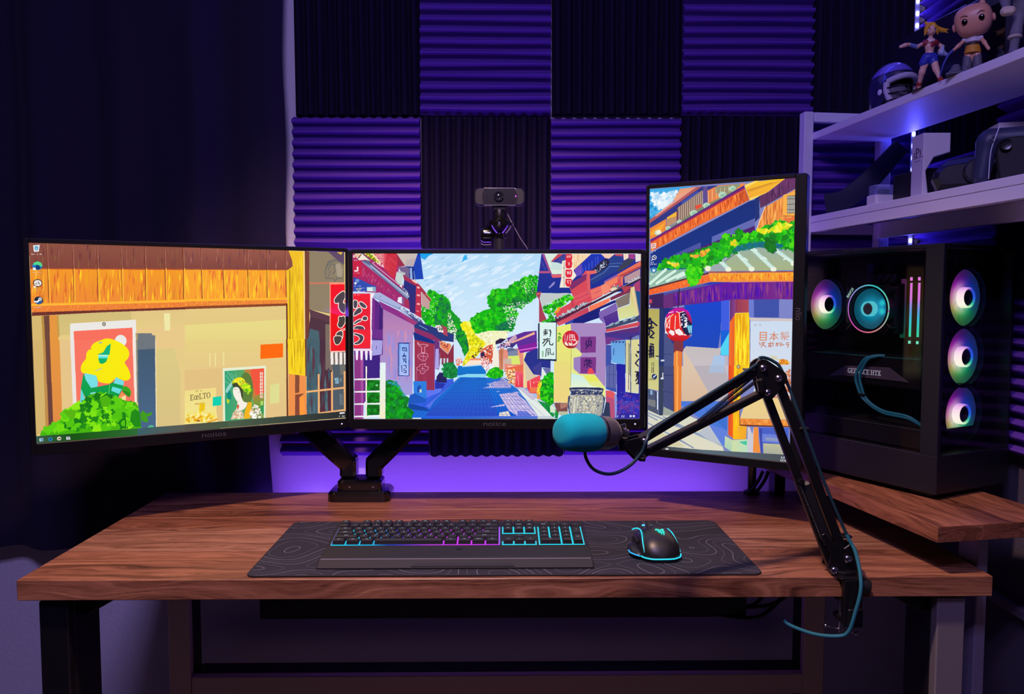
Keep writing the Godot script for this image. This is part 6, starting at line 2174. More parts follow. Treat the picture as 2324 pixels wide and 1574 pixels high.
	p.h("5a6c78", "4a5058", [376, 1657, 891, 1636, 892, 1679, 376, 1697])
	p.f("1c8ca8", [78, 1673, 105, 1669, 106, 1688, 79, 1693])
	p.l("d8f0f4", 2.8, [90, 1674, 92, 1689])
	p.f("ece8e4", [123, 1674, 143, 1671, 144, 1688, 124, 1690])
	p.l("e0e0e0", 2.3, [114, 1698, 156, 1696])
	p.l("e8ecf0", 4.8, [854, 1652, 853, 1660])
	p.l("e8ecf0", 4.8, [868, 1651, 866, 1659])
	p.l("e8ecf0", 4.8, [850, 1669, 850, 1679])
	p.l("e8ecf0", 4.8, [861, 1667, 861, 1678])
	p.l("e8ecf0", 4.8, [873, 1669, 874, 1677])
	p.l("e8ecf0", 4.8, [884, 1667, 883, 1676])
	p.f("ece0dc", [13, 350, 47, 348, 45, 380, 13, 382])
	p.f("b84c3c", [19, 356, 40, 356, 39, 361, 20, 361])
	p.f("b84c3c", [19, 367, 29, 367, 28, 374, 19, 375])
	p.l("b84c3c", 3.7, [33, 365, 39, 374])
	p.l("d8d8e4", 4.1, [19, 395, 20, 399])
	p.l("d8d8e4", 4.1, [30, 394, 30, 400])
	p.l("d8d8e4", 4.1, [42, 395, 40, 400])
	p.l("d8d8e4", 4.1, [21, 407, 19, 410])
	p.o("f0f0f4", 34, 440, 16.5, 14.8)
	p.o("1c2c64", 34, 440, 11.9, 10.8)
	p.l("f0f0f4", 4.6, [29, 434, 39, 443])
	p.l("f0f0f4", 5.1, [16, 458, 27, 449])
	p.l("f0f0f4", 4.1, [17, 467, 16, 473])
	p.l("f0f0f4", 4.1, [28, 468, 27, 473])
	p.l("f0f0f4", 4.2, [14, 479, 13, 485])
	p.l("f0f0f4", 4.1, [25, 479, 24, 486])
	p.l("f0f0f4", 4.1, [36, 481, 37, 486])
	p.l("f0f0f4", 4.1, [47, 480, 46, 486])
	p.o("2c80b8", 32, 520, 21.2, 18.3)
	p.f("e8f0f4", [22, 515, 44, 517, 37, 532, 25, 530])
	p.l("e0e8f0", 4.2, [15, 546, 16, 551])
	p.l("e0e8f0", 4.1, [24, 546, 26, 551])
	p.l("e0e8f0", 4.1, [43, 546, 44, 551])
	return p.tex()



# ---------------------------------------------------------------- things on the desk
func face(w: float, h: float) -> ArrayMesh:  # a picture plane with its own texture corners
	var st := SurfaceTool.new()
	st.begin(Mesh.PRIMITIVE_TRIANGLES)
	st.set_normal(Vector3.BACK)
	for q in [[0, 0], [1, 0], [1, 1], [0, 0], [1, 1], [0, 1]]:
		st.set_uv(Vector2(q[0], q[1]))
		st.add_vertex(Vector3((q[0] - 0.5) * w, (0.5 - q[1]) * h, 0))
	return st.commit()


func words(s: String, h: float, depth := 0.0004, font := "Droid Sans") -> TextMesh:
	var t := TextMesh.new()
	var f := SystemFont.new()
	f.font_names = PackedStringArray([font])
	t.font = f
	t.text = s
	t.font_size = 32
	t.pixel_size = h / 24.0
	t.depth = depth
	t.curve_step = 3.0
	return t


func lit(t: Texture2D, e := 1.0) -> StandardMaterial3D:
	var m := mat("040404", 0.6, 0.0, 0.25)
	m.emission_enabled = true
	m.emission = Color.WHITE
	m.emission_operator = BaseMaterial3D.EMISSION_OP_MULTIPLY
	m.emission_texture = t
	m.emission_energy_multiplier = e
	return m


func build_monitor(label: String, pos: Vector3, b: Basis, w: float, h: float, edge: Array, t: Texture2D, logo: String, upright: bool) -> Node3D:
	var o := thing("monitor", label, "monitor", pos, b)
	var shell := mat("0c0c0f", 0.38)
	var l: float = edge[0]
	var r: float = edge[1]
	var tp: float = edge[2]
	var bt: float = edge[3]
	var c := Vector2((r - l) / 2, (tp - bt) / 2)
	part(o, "casing", MB.new().prism(rrect(w + l + r, h + tp + bt, 0.006, 3, c), -0.024, -0.0012, 0.0008, 0.004), shell)
	part(o, "rear_cover", MB.new().prism(rrect(w * 0.7, h * 0.7, 0.02, 4), -0.042, -0.0235, 0.0, 0.012), shell)
	var m := MB.new()
	var z := 0.0010
	m.box(Vector3(-w / 2 - l / 2, c.y, z), Vector3(l, h + tp + bt - 0.004, 0.0060), 0.0012)
	m.box(Vector3(w / 2 + r / 2, c.y, z), Vector3(r, h + tp + bt - 0.004, 0.0060), 0.0012)
	m.box(Vector3(0, h / 2 + tp / 2, z), Vector3(w + 0.001, tp, 0.0060), 0.0012)
	m.box(Vector3(0, -h / 2 - bt / 2, z), Vector3(w + 0.001, bt, 0.0060), 0.0012)
	part(o, "bezel", m, mat("0e0e12", 0.3))
	part(o, "screen", face(w, h), lit(t, 1.0), Transform3D(Basis(), Vector3(0, 0, 0.0002)))
	var mark := mat("6a6a70", 0.3, 0.6)
	if upright:
		part(o, "logo", words(logo, 0.011), mark, Transform3D(Basis(Vector3.BACK, -PI / 2), Vector3(w / 2 + r * 0.5, 0.015, 0.0042)))
	else:
		part(o, "logo", words(logo, 0.0085), mark, Transform3D(Basis.from_scale(Vector3(1.6, 1, 1)), Vector3(-0.005 + (0.02 if logo == "noiios" else 0.0), -h / 2 - bt * 0.5, 0.0042)))
		part(o, "power_light", MB.new().ball(Vector3(w / 2 - 0.010, -h / 2 - bt * 0.5, 0.004), Vector3(0.0018, 0.0018, 0.0008), 10), glow("d8d4ff", 1.2))
	part(o, "mount_plate", MB.new().prism(rrect(0.11, 0.11, 0.01, 3), -0.048, -0.0415, 0.0, 0.001), mat("0a0a0c", 0.3))
	var n := b.z
	area("monitor_glow", pos + n * 0.02, n, Vector2(w, h), ["ffdca8", "a8b8ff", "ffb890"][taken["monitor"] - 1], SCREEN_LIGHT)
	return o


func build_monitors() -> void:
	build_monitor("left widescreen monitor, angled inward, showing a wooden shop front with posters and a bush", Vector3(-0.5919, 1.1109, -1.5781), Basis(Vector3.UP, deg_to_rad(30.3)) * Basis(Vector3.RIGHT, deg_to_rad(1.6)), 0.5814, 0.3611, [0.0095, 0.0075, 0.0085, 0.022], paint_left(), "noiios", false)
	build_monitor("middle widescreen monitor showing a painted street with trees and blue paving", Vector3(-0.0114, 1.1136, -1.6394), Basis(Vector3.UP, deg_to_rad(-0.67)) * Basis(Vector3.RIGHT, deg_to_rad(-1.0)), 0.5936, 0.3419, [0.0090, 0.0110, 0.0085, 0.0205], paint_center(), "noiice", false)
	build_monitor("upright portrait monitor showing a red lantern under tiled eaves", Vector3(0.4264, 1.1485, -1.5685), Basis(Vector3.UP, deg_to_rad(-31.76)) * Basis(Vector3.RIGHT, deg_to_rad(0.28)), 0.2879, 0.5370, [0.0065, 0.0215, 0.0085, 0.0165], paint_right(), "nlio", true)
	var gloss := mat("060608", 0.14, 0.0, 0.5)
	gloss.clearcoat_enabled = true
	gloss.clearcoat = 0.6
	gloss.clearcoat_roughness = 0.08
	var a := thing("twin_screen_mount", "glossy black twin monitor arm in a V shape standing on the rear of the desk", "monitor arm", Vector3(-0.3135, 0.75, -1.745))
	part(a, "base_plate", MB.new().at(Vector3.ZERO, Basis(Vector3.RIGHT, -PI / 2)).prism(rrect(0.138, 0.085, 0.018, 5), 0.0, 0.023, 0.006), gloss)
	part(a, "clamp_block", MB.new().at(Vector3.ZERO, Basis(Vector3.RIGHT, -PI / 2)).prism(rrect(0.098, 0.066, 0.014, 5), 0.022, 0.046, 0.005), gloss)
	part(a, "clamp_jaw", MB.new().box(Vector3(0, -0.02, -0.0590), Vector3(0.06, 0.066, 0.006), 0.002).box(Vector3(0, 0.0045, -0.048), Vector3(0.06, 0.008, 0.026), 0.001), gloss)
	for s in [-1.0, 1.0]:
		var x: float = s * 0.0285
		part(a, "pillar", MB.new().box(Vector3(x, 0.066, -0.010), Vector3(0.036, 0.044, 0.042), 0.006), gloss)
		var p := Vector3(x, 0.076, -0.010)
		var q := Vector3(-0.205, 0.235, -0.016) if s < 0 else Vector3(0.20, 0.245, -0.013)
		var d := (q - p).normalized()
		part(a, "lower_arm", MB.new().bar(p - d * 0.012, q, 0.042, 0.043, Vector3.BACK, 0.008), gloss)
		part(a, "elbow_joint", MB.new().at(q + Vector3(0, 0.0, 0), Basis(Vector3.RIGHT, PI / 2)).lathe([Vector2(0.024, -0.026), Vector2(0.026, -0.022), Vector2(0.026, 0.022), Vector2(0.024, 0.026)], 24), gloss)
		var e := Vector3(-0.2797, 0.361, 0.1237) if s < 0 else Vector3(0.3021, 0.3636, 0.054)
		part(a, "upper_arm", MB.new().bar(q, e - Vector3(0, 0, 0.022), 0.034, 0.034, Vector3.BACK, 0.006), gloss)
		var nrm := Vector3(0.504, 0, 0.863) if s < 0 else Vector3(0, 0, 1)
		part(a, "tilt_head", MB.new().tube([e - nrm * 0.035, e - nrm * 0.004], 0.022, 16), gloss)
	for x in [-0.02, 0.031]:
		part(a, "screw", MB.new().at(Vector3(x, 0.032, 0.0335), Basis(Vector3.RIGHT, PI / 2)).lathe([Vector2(0.0028, 0.0), Vector2(0.0025, 0.001), Vector2(0.0, 0.0014)], 12), mat("b8b8c0", 0.25, 1.0))
	var k := thing("pole_stand", "slim black pole stand behind the upright monitor at the rear of the desk", "monitor stand", Vector3(0.566, 0.75, -1.772))
	part(k, "foot", MB.new().lathe([Vector2(0.018, 0.0), Vector2(0.018, 0.006), Vector2(0.012, 0.009)], 24), gloss)
	part(k, "pole", MB.new().tube([Vector3(0, 0.008, 0), Vector3(0, 0.43, 0)], 0.010, 16), gloss)
	part(k, "bracket", MB.new().bar(Vector3(0, 0.3985, 0.0), Vector3(-0.104, 0.3985, 0.149), 0.03, 0.03, Vector3.UP, 0.004), gloss)


func build_webcam() -> void:
	var black := mat("0b0b0d", 0.35)
	var w := thing("webcam", "black webcam on a pole above the middle monitor", "webcam", Vector3(-0.0054, 1.406, -1.70))
	var body := mat("17171b", 0.5)
	part(w, "body", MB.new().prism(rrect(0.108, 0.037, 0.012, 5), -0.013, 0.010, 0.003, 0.006), body)
	var plate := PackedVector2Array()
	for s in [1.0, -1.0]:
		for i in 9:
			var t := -1.0 + i / 4.0
			plate.append(Vector2(s * (0.0375 - 0.005 * t * t), s * t * 0.0178))
	part(w, "front_plate", MB.new().prism(plate, 0.0095, 0.0125, 0.0008), mat("121215", 0.3))
	var rim := []
	for p in plate:
		rim.append(Vector3(p.x, p.y, 0.0118))
	rim.append(rim[0])
	part(w, "trim_ring", MB.new().tube(rim, 0.0006, 6, false), mat("8a8894", 0.25, 0.8))
	part(w, "lens", MB.new().at(Vector3(-0.002, 0.001, 0.0115), Basis(Vector3.RIGHT, PI / 2)).lathe([Vector2(0.0105, 0.0), Vector2(0.0105, 0.004), Vector2(0.0085, 0.0055), Vector2(0.0075, 0.004), Vector2(0.005, 0.003), Vector2(0.003, 0.0042), Vector2(0.0, 0.005)], 28), mat("161a26", 0.08, 0.0, 0.9))
	part(w, "indicator_light", MB.new().ball(Vector3(0.034, 0.001, 0.0126), Vector3(0.0013, 0.0017, 0.0008), 10), glow("ff4af0", 2.0))
	part(w, "clip", MB.new().box(Vector3(0, -0.0225, -0.002), Vector3(0.030, 0.011, 0.018), 0.002), black)
	part(w, "neck", MB.new().at(Vector3(0, -0.056, -0.002)).lathe([Vector2(0.009, 0.0), Vector2(0.011, 0.012), Vector2(0.012, 0.02), Vector2(0.010, 0.030)], 24), black)
	var p := thing("webcam_pole", "black pole with ball joint holding the webcam behind the middle monitor", "pole", Vector3(-0.0054, 0.98, -1.702))
	var gloss := mat("0a0a0c", 0.12, 0.0, 0.7)
	part(p, "pole", MB.new().tube([Vector3(0, 0, 0), Vector3(0, 0.352, 0)], 0.0125, 20), mat("1a1b20", 0.4))
	part(p, "ball_joint", MB.new().at(Vector3(0, 0.352, 0)).lathe([Vector2(0.014, -0.002), Vector2(0.022, 0.006), Vector2(0.027, 0.014), Vector2(0.026, 0.021), Vector2(0.014, 0.030), Vector2(0.009, 0.024)], 28), gloss)
	part(p, "lever", MB.new().tube([Vector3(0.018, 0.370, 0.004), Vector3(0.030, 0.3705, 0.006)], 0.002, 8), gloss)
	part(p, "collar", MB.new().at(Vector3(0, 0.339, 0)).lathe([Vector2(0.0132, 0.0), Vector2(0.0140, 0.002), Vector2(0.0140, 0.010), Vector2(0.0132, 0.012)], 24), gloss)
	part(p, "knob", MB.new().at(Vector3(-0.028, 0.347, -0.012), Basis(Vector3.BACK, PI / 2)).lathe([Vector2(0.004, -0.014), Vector2(0.020, -0.010), Vector2(0.021, 0.006), Vector2(0.018, 0.012)], 24), gloss)
	part(p, "clamp", MB.new().box(Vector3(0, 0.10, 0.006), Vector3(0.05, 0.04, 0.024), 0.003), gloss)
	single("webcam_cable", "thin grey cable running from the webcam down behind the middle monitor", "cable", MB.new().tube(spline([Vector3(0.007, 1.383, -1.704), Vector3(0.014, 1.366, -1.704), Vector3(0.026, 1.343, -1.703), Vector3(0.040, 1.318, -1.703), Vector3(0.054, 1.296, -1.703), Vector3(0.060, 1.26, -1.71)], 6), 0.0011, 8), mat("6a6274", 0.5))


func build_mat() -> void:
	var W := 1240
	var H := 450
	var im := Image.create(W, H, false, Image.FORMAT_RGB8)
	var f := FastNoiseLite.new()
	f.seed = 21
	f.frequency = 0.0042
	f.fractal_octaves = 1
	f.domain_warp_enabled = true
	f.domain_warp_amplitude = 60.0
	f.domain_warp_frequency = 0.004
	f.domain_warp_fractal_type = FastNoiseLite.DOMAIN_WARP_FRACTAL_NONE
	var grain := RandomNumberGenerator.new()
	grain.seed = 8
	var last := PackedFloat32Array()
	for y in H:
		var row := PackedFloat32Array()
		row.resize(W)
		for x in W:
			row[x] = f.get_noise_2d(x, y * 1.05) * 4.2
		for x in W:
			var k := grain.randf_range(-0.008, 0.008)
			var c := Color(0.150 + k, 0.152 + k, 0.185 + k)
			if y > 0 and x > 0:
				var a := row[x]
				var s := absf(a - row[x - 1]) + absf(a - last[x])
				var d := absf(a - roundf(a)) / maxf(s, 1e-5)
				if d < 0.9 and s < 0.3:
					var major := int(roundf(a)) % 2 == 0
					c = c.lerp(Color(0.66, 0.65, 0.72), (0.8 if major else 0.4) * (1.0 - d / 0.9))
			im.set_pixel(x, y, c)
		last = row
	var m := mat("ffffff", 0.82, 0.0, 0.3)
	m.albedo_texture = ImageTexture.create_from_image(im)
	m.uv1_scale = Vector3(1.0 / 0.826, 1.0 / 0.30, 1)
	m.uv1_offset = Vector3(0.5, 0.5, 0)
	var o := thing("desk_mat", "large dark grey desk mat with thin contour lines under keyboard and mouse", "desk mat", Vector3(0.0045, 0.7500, -1.393), Basis(Vector3.RIGHT, -PI / 2))
	part(o, "cloth", MB.new().prism(rrect(0.826, 0.300, 0.014, 6), 0.0, 0.003, 0.0006), m)
	var rim := []
	for p in rrect(0.827, 0.301, 0.0145, 8):
		rim.append(Vector3(p.x, p.y, 0.0018))
	rim.append(rim[0])
	part(o, "stitched_edge", MB.new().tube(rim, 0.0016, 8, false), mat("19171c", 0.9))


func build_keyboard() -> void:
	var o := thing("keyboard", "full size black keyboard with cyan and magenta backlight and palm rest on desk mat", "keyboard", Vector3(-0.077, 0.7533, -1.352))
	var top := func(z: float) -> float: return 0.013 + (0.002 - z) / 0.094 * 0.012
	var side := Basis(Vector3.UP, -PI / 2)  # outline in (z, y), drawn out along x
	var prof := pv2([0.0015, 0.0, 0.0015, top.call(0.0015), -0.092, top.call(-0.092), -0.094, top.call(-0.092) - 0.002, -0.094, 0.004, -0.090, 0.0])
	var turned := PackedVector2Array()
	for p in prof:
		turned.append(Vector2(p.x, p.y))
	part(o, "case", MB.new().at(Vector3.ZERO, side).prism(turned, -0.2265, 0.2265, 0.002, 0.002), mat("121216", 0.45))
	var rest := pv2([0.0022, 0.0, 0.0022, 0.0125, 0.006, 0.0142, 0.060, 0.0120, 0.066, 0.0105, 0.0845, 0.0025, 0.0845, 0.0])
	part(o, "palm_rest", MB.new().at(Vector3.ZERO, side).prism(rest, -0.2265, 0.2265, 0.002, 0.002), bumpy(mat("0f0f12", 0.6), 0.5, 0.01, 30.0))
	part(o, "rest_edge", MB.new().box(Vector3(0, 0.0109, 0.0655), Vector3(0.446, 0.0010, 0.0012)), mat("a09ea8", 0.3, 0.3))
	part(o, "rest_notch", MB.new().at(Vector3(0.012, 0.0052, 0.0790), Basis(Vector3.RIGHT, -PI / 2 + 0.41)).prism(pv2([-0.085, -0.004, 0.085, -0.004, 0.078, 0.004, -0.078, 0.004]), -0.0005, 0.0010, 0.0004), mat("050506", 0.5))
	part(o, "emblem", words("ᴧᴠ", 0.006), mat("2e2e34", 0.3, 0.5), Transform3D(Basis(Vector3.RIGHT, -PI / 2 + 0.04), Vector3(0.003, 0.0142, 0.022)))
	# light under the keys
	var ramp := Image.create(64, 4, false, Image.FORMAT_RGB8)
	var stops := Gradient.new()
	stops.offsets = PackedFloat32Array([0.0, 0.25, 0.34, 0.47, 0.58, 0.8, 1.0])
	stops.colors = PackedColorArray([Color("22d8f4"), Color("20b8f0"), Color("1c48b8"), Color("7c3ce0"), Color("c040e8"), Color("d83cf0"), Color("c83cf0")])
	for x in 64:
		for y in 4:
			ramp.set_pixel(x, y, stops.sample(x / 63.0))
	var tilt := Basis(Vector3.RIGHT, atan(0.012 / 0.094))
	var plate := func(x0: float, x1: float, r0: int, r1: int, m: Material) -> void:
		var z0: float = -0.0816 + r0 * 0.0152 - 0.0078
		var z1: float = -0.0816 + r1 * 0.0152 + 0.0078
		part(o, "backlight", face(x1 - x0, z1 - z0), m, Transform3D(tilt * Basis(Vector3.RIGHT, -PI / 2), Vector3((x0 + x1) / 2, top.call((z0 + z1) / 2) + 0.0004, (z0 + z1) / 2)))
	var cyan := glow("20d8f0", KEY_GLOW)
	var u := 0.0194
	var x0 := -0.2195
	plate.call(x0 - 0.0012, x0 + 15 * u + 0.0012, 1, 5, lit(ImageTexture.create_from_image(ramp), KEY_GLOW))
	plate.call(x0 + 15.3 * u - 0.001, x0 + 18.3 * u + 0.001, 1, 2, cyan)
	plate.call(x0 + 15.3 * u - 0.001, x0 + 18.3 * u + 0.001, 5, 5, cyan)
	plate.call(x0 + 18.6 * u - 0.001, x0 + 22.6 * u + 0.001, 1, 5, cyan)
	var cap := bumpy(mat("18181c", 0.5), 0.6, 0.006, 60.0)
	var legend := glow("b8c8d8", 0.7)
	var shapes := {}
	var keys := []  # x in units, row, width, legend, depth in rows
	var put := func(row: int, x: float, names: Array, widths: Array) -> void:
		for i in names.size():
			var wd: float = widths[i] if i < widths.size() else 1.0
			keys.append([x, row, wd, names[i], 1])
			x += wd
	put.call(0, 0.0, ["Esc"], [])
	put.call(0, 2.0, ["F1", "F2", "F3", "F4"], [])
	put.call(0, 6.5, ["F5", "F6", "F7", "F8"], [])
	put.call(0, 11.0, ["F9", "F10", "F11", "F12"], [])
	put.call(0, 15.3, ["Prt", "Scr", "Brk"], [])
	put.call(1, 0.0, ["~", "1", "2", "3", "4", "5", "6", "7", "8", "9", "0", "-", "=", "Back"], [1, 1, 1, 1, 1, 1, 1, 1, 1, 1, 1, 1, 1, 2])
	put.call(2, 0.0, ["Tab", "Q", "W", "E", "R", "T", "Y", "U", "I", "O", "P", "[", "]", "|"], [1.5, 1, 1, 1, 1, 1, 1, 1, 1, 1, 1, 1, 1, 1.5])
	put.call(3, 0.0, ["Caps", "A", "S", "D", "F", "G", "H", "J", "K", "L", ";", "'", "Enter"], [1.75, 1, 1, 1, 1, 1, 1, 1, 1, 1, 1, 1, 2.25])
	put.call(4, 0.0, ["Shift", "Z", "X", "C", "V", "B", "N", "M", ",", ".", "/", "Shift"], [2.25, 1, 1, 1, 1, 1, 1, 1, 1, 1, 1, 2.75])
	put.call(5, 0.0, ["Ctrl", "Win", "Alt", "", "Alt", "Fn", "Menu", "Ctrl"], [1.25, 1.25, 1.25, 6.25, 1.25, 1.25, 1.25, 1.25])
	put.call(1, 15.3, ["Ins", "Home", "PgU"], [])
	put.call(2, 15.3, ["Del", "End", "PgD"], [])
	put.call(4, 16.3, ["^"], [])
	put.call(5, 15.3, ["<", "v", ">"], [])
	put.call(1, 18.6, ["Num", "/", "*", "-"], [])
	put.call(2, 18.6, ["7", "8", "9"], [])
	put.call(3, 18.6, ["4", "5", "6"], [])
	put.call(4, 18.6, ["1", "2", "3"], [])
	put.call(5, 18.6, ["0", "."], [2.0, 1.0])
	keys.append([21.6, 2, 1.0, "+", 2])
	keys.append([21.6, 4, 1.0, "Ent", 2])
	var texts := {}
	for k in keys:
		var id := "%s/%s" % [k[2], k[4]]
		if not shapes.has(id):
			var w: float = k[2] * u - 0.0026
			var d: float = k[4] * 0.0152 - 0.0022
			var a := 0.0018
			var P := []
			for q in [[0.0, 0.0], [0.0036, a * 0.6], [0.0068, a], [0.0071, a + 0.0006]]:
				P.append([Vector3(-w / 2 + q[1], q[0], -d / 2 + q[1] * 0.7), Vector3(w / 2 - q[1], q[0], -d / 2 + q[1] * 0.7), Vector3(w / 2 - q[1], q[0], d / 2 - q[1]), Vector3(-w / 2 + q[1], q[0], d / 2 - q[1])])
			var m := MB.new()
			var c := Vector3(0, 0.004, 0)
			for l in 3:
				for i in 4:
					m.pout([P[l][i], P[l][(i + 1) % 4], P[l + 1][(i + 1) % 4], P[l + 1][i]], c)
			m.pout(P[3], c)
			m.pout(P[0], c)
			shapes[id] = m.mesh()
		var z: float = -0.0816 + (k[1] + (k[4] - 1) * 0.5) * 0.0152
		var x: float = x0 + (k[0] + k[2] * 0.5) * u
		var key := part(o, "key", shapes[id], cap, Transform3D(tilt, Vector3(x, top.call(z) + 0.0016, z)))
		if k[3] != "":
			if not texts.has(k[3]):
				texts[k[3]] = words(k[3], 0.0030 if k[3].length() < 3 else 0.0022, 0.0002)
			part(key, "legend", texts[k[3]], legend, Transform3D(Basis(Vector3.RIGHT, -PI / 2), Vector3(0, 0.0072, -0.0012)))


func build_mouse() -> void:
	var o := thing("mouse", "black ergonomic mouse with cyan light strips on the right of the desk mat", "mouse", Vector3(0.266, 0.7533, -1.352), yawed(3.0))
	var body := mat("131316", 0.42)
	# cross-sections from palm (z+) to buttons (z-): z, half-width left, half-width right, height
	var sec := [[0.0605, 0.004, 0.004, 0.008], [0.0570, 0.021, 0.020, 0.019], [0.048, 0.031, 0.030, 0.030], [0.034, 0.036, 0.0345, 0.0385], [0.016, 0.036, 0.035, 0.0425], [-0.004, 0.0345, 0.0335, 0.0420], [-0.024, 0.033, 0.0315, 0.0370], [-0.042, 0.0325, 0.031, 0.0290], [-0.056, 0.030, 0.029, 0.0205], [-0.0625, 0.025, 0.024, 0.0120], [-0.0640, 0.020, 0.020, 0.006]]
	var rows := []
	for s in sec:
		var row := PackedVector3Array()
		for i in 29:
			var t := PI * i / 28.0
			var cx := cos(t)
			var w: float = s[2] if cx > 0 else s[1]
			row.append(Vector3(signf(cx) * pow(absf(cx), 0.75) * w, 0.003 + pow(sin(t), 0.8) * (s[3] - 0.003), s[0]))
		rows.append(row)
	rows.reverse()
	var m := MB.new()
	m.grid(rows)
	for e in [0, rows.size() - 1]:
		m.pout(Array(rows[e]), Vector3(0, 0.01, 0))
	part(o, "body", m, body)
	var foot := PackedVector2Array()
	for s in sec:
		foot.append(Vector2(s[2] * 0.98, -s[0]))
	for i in range(sec.size() - 1, -1, -1):
		foot.append(Vector2(-sec[i][1] * 0.98, -sec[i][0]))
	part(o, "base", MB.new().at(Vector3.ZERO, Basis(Vector3.RIGHT, -PI / 2)).prism(foot, 0.0, 0.0036, 0.0), mat("0a0a0c", 0.5))
	var cyan := glow("22d4e8", 1.1)
	part(o, "thumb_rest", MB.new().ball(Vector3(-0.036, 0.008, 0.010), Vector3(0.014, 0.0075, 0.032), 20), body)
	var arc := []
	for i in [3, 2, 1]:
		arc.append(Vector3(-sec[i][1] - 0.0006, 0.0068, sec[i][0] + 0.0008))
	arc.append(Vector3(-0.011, 0.0068, 0.0604))
	arc.append(Vector3(0.011, 0.0068, 0.0604))
	for i in [1, 2, 3]:
		arc.append(Vector3(sec[i][2] + 0.0006, 0.0068, sec[i][0] + 0.0008))
	part(o, "light_strip", MB.new().tube(spline(arc, 5), 0.0012, 8), cyan)
	part(o, "light_strip", MB.new().tube(spline([Vector3(-0.0335, 0.030, -0.034), Vector3(-0.0275, 0.0345, -0.026), Vector3(-0.0255, 0.0375, -0.006), Vector3(-0.0275, 0.0365, 0.014), Vector3(-0.0300, 0.0270, 0.034), Vector3(-0.0295, 0.014, 0.046)], 6), 0.0012, 8), cyan)
	part(o, "light_strip", MB.new().tube(spline([Vector3(-0.0500, 0.0085, 0.014), Vector3(-0.0500, 0.0085, 0.026), Vector3(-0.0440, 0.0085, 0.038), Vector3(-0.0370, 0.0075, 0.043)], 6), 0.0012, 8), glow("28a8ee", 1.1))
	part(o, "light_strip", MB.new().tube(spline([Vector3(0.0265, 0.0345, -0.020), Vector3(0.0292, 0.0325, 0.004), Vector3(0.0325, 0.020, 0.026), Vector3(0.0335, 0.011, 0.036)], 6), 0.0010, 8), cyan)
	for x in [-0.010, 0.002]:
		part(o, "button_light", MB.new().ball(Vector3(x, 0.0325, -0.050), Vector3(0.0032, 0.0016, 0.0026), 10), glow("40c8f8", 1.3))
	part(o, "scroll_wheel", MB.new().at(Vector3(-0.003, 0.0295, -0.040), Basis(Vector3.BACK, PI / 2)).lathe([Vector2(0.009, -0.0035), Vector2(0.0105, -0.002), Vector2(0.0105, 0.002), Vector2(0.009, 0.0035)], 24), mat("0c0c0e", 0.6))
	part(o, "side_button", MB.new().box(Vector3(-0.0352, 0.024, -0.006), Vector3(0.003, 0.006, 0.016), 0.001), mat("1c1c20", 0.35))
	part(o, "side_button", MB.new().box(Vector3(-0.0352, 0.024, 0.012), Vector3(0.003, 0.006, 0.016), 0.001), mat("1c1c20", 0.35))
	# the lit emblem of three knotted snakes, drawn as strokes over the palm
	var S := [[-7, 6, -3, 5, -1, 2, 2, 4, 5, 3], [-8, 3, -4, 2, -2, -1, 1, 1, 4, 0, 5, -2], [-1, 2, -2, -2, 0, -4, -1, -7], [2, 4, 3, 0, 2, -3, 3, -6, 2, -8], [5, 3, 6, 6, 3, 7], [-5, -1, -2, -4, 2, -3, 4, -5]]
	var mb := MB.new()
	for s in S:
		var pts := []
		for i in range(0, s.size(), 2):
			var x: float = s[i] * 0.0011 + 0.004
			var z: float = -s[i + 1] * 0.0015 + 0.020
			var y := 0.0432 - 0.9 * maxf(0.0, z - 0.014) * maxf(0.0, z - 0.014) * 14.0 - x * x * 9.0
			pts.append(Vector3(x, y, z))
		mb.tube(spline(pts, 4), 0.0009, 6)
	part(o, "emblem", mb, glow("24e0d0", 1.0))


# ---------------------------------------------------------------- microphone and boom
func bolt(o: Node, p: Vector3, r: float, m: Material) -> void:
	part(o, "bolt", MB.new().at(p, Basis(Vector3.RIGHT, PI / 2)).lathe([Vector2(r, 0.0), Vector2(r, 0.002), Vector2(r * 0.75, 0.0036), Vector2(r * 0.35, 0.0042), Vector2(r * 0.3, 0.003), Vector2(0, 0.003)], 16), m)


func coil(a: Vector3, b: Vector3, r: float, wire: float, turns: int) -> MB:
	var d := (b - a).normalized()
	var x := d.cross(Vector3.BACK).normalized()
	var y := d.cross(x)
	var pts := []
	var n := turns * 8
	for i in n + 1:
		var t := TAU * turns * i / n
		pts.append(a.lerp(b, float(i) / n) + (x * cos(t) + y * sin(t)) * r)
	return MB.new().tube(pts, wire, 5)


func outline(pts: Array, z: float, h: float, e: float) -> MB:  # a plate of world outline points at depth z
	var p := PackedVector2Array()
	for q in pts:
		p.append(Vector2(q[0], q[1]))
	return MB.new().prism(p, z - h, z, e, e)


func rounded(circles: Array) -> Array:  # hull of circles (x, y, r)
	var p := PackedVector2Array()
	for c in circles:
		for i in 20:
			p.append(Vector2(c[0], c[1]) + Vector2.from_angle(TAU * i / 20) * c[2])
	var o := []
	var hull := Geometry2D.convex_hull(p)
	for i in hull.size() - 1:
		if o.is_empty() or Vector2(o[-1][0], o[-1][1]).distance_to(hull[i]) > 0.0006:
			o.append([hull[i].x, hull[i].y])
	return o


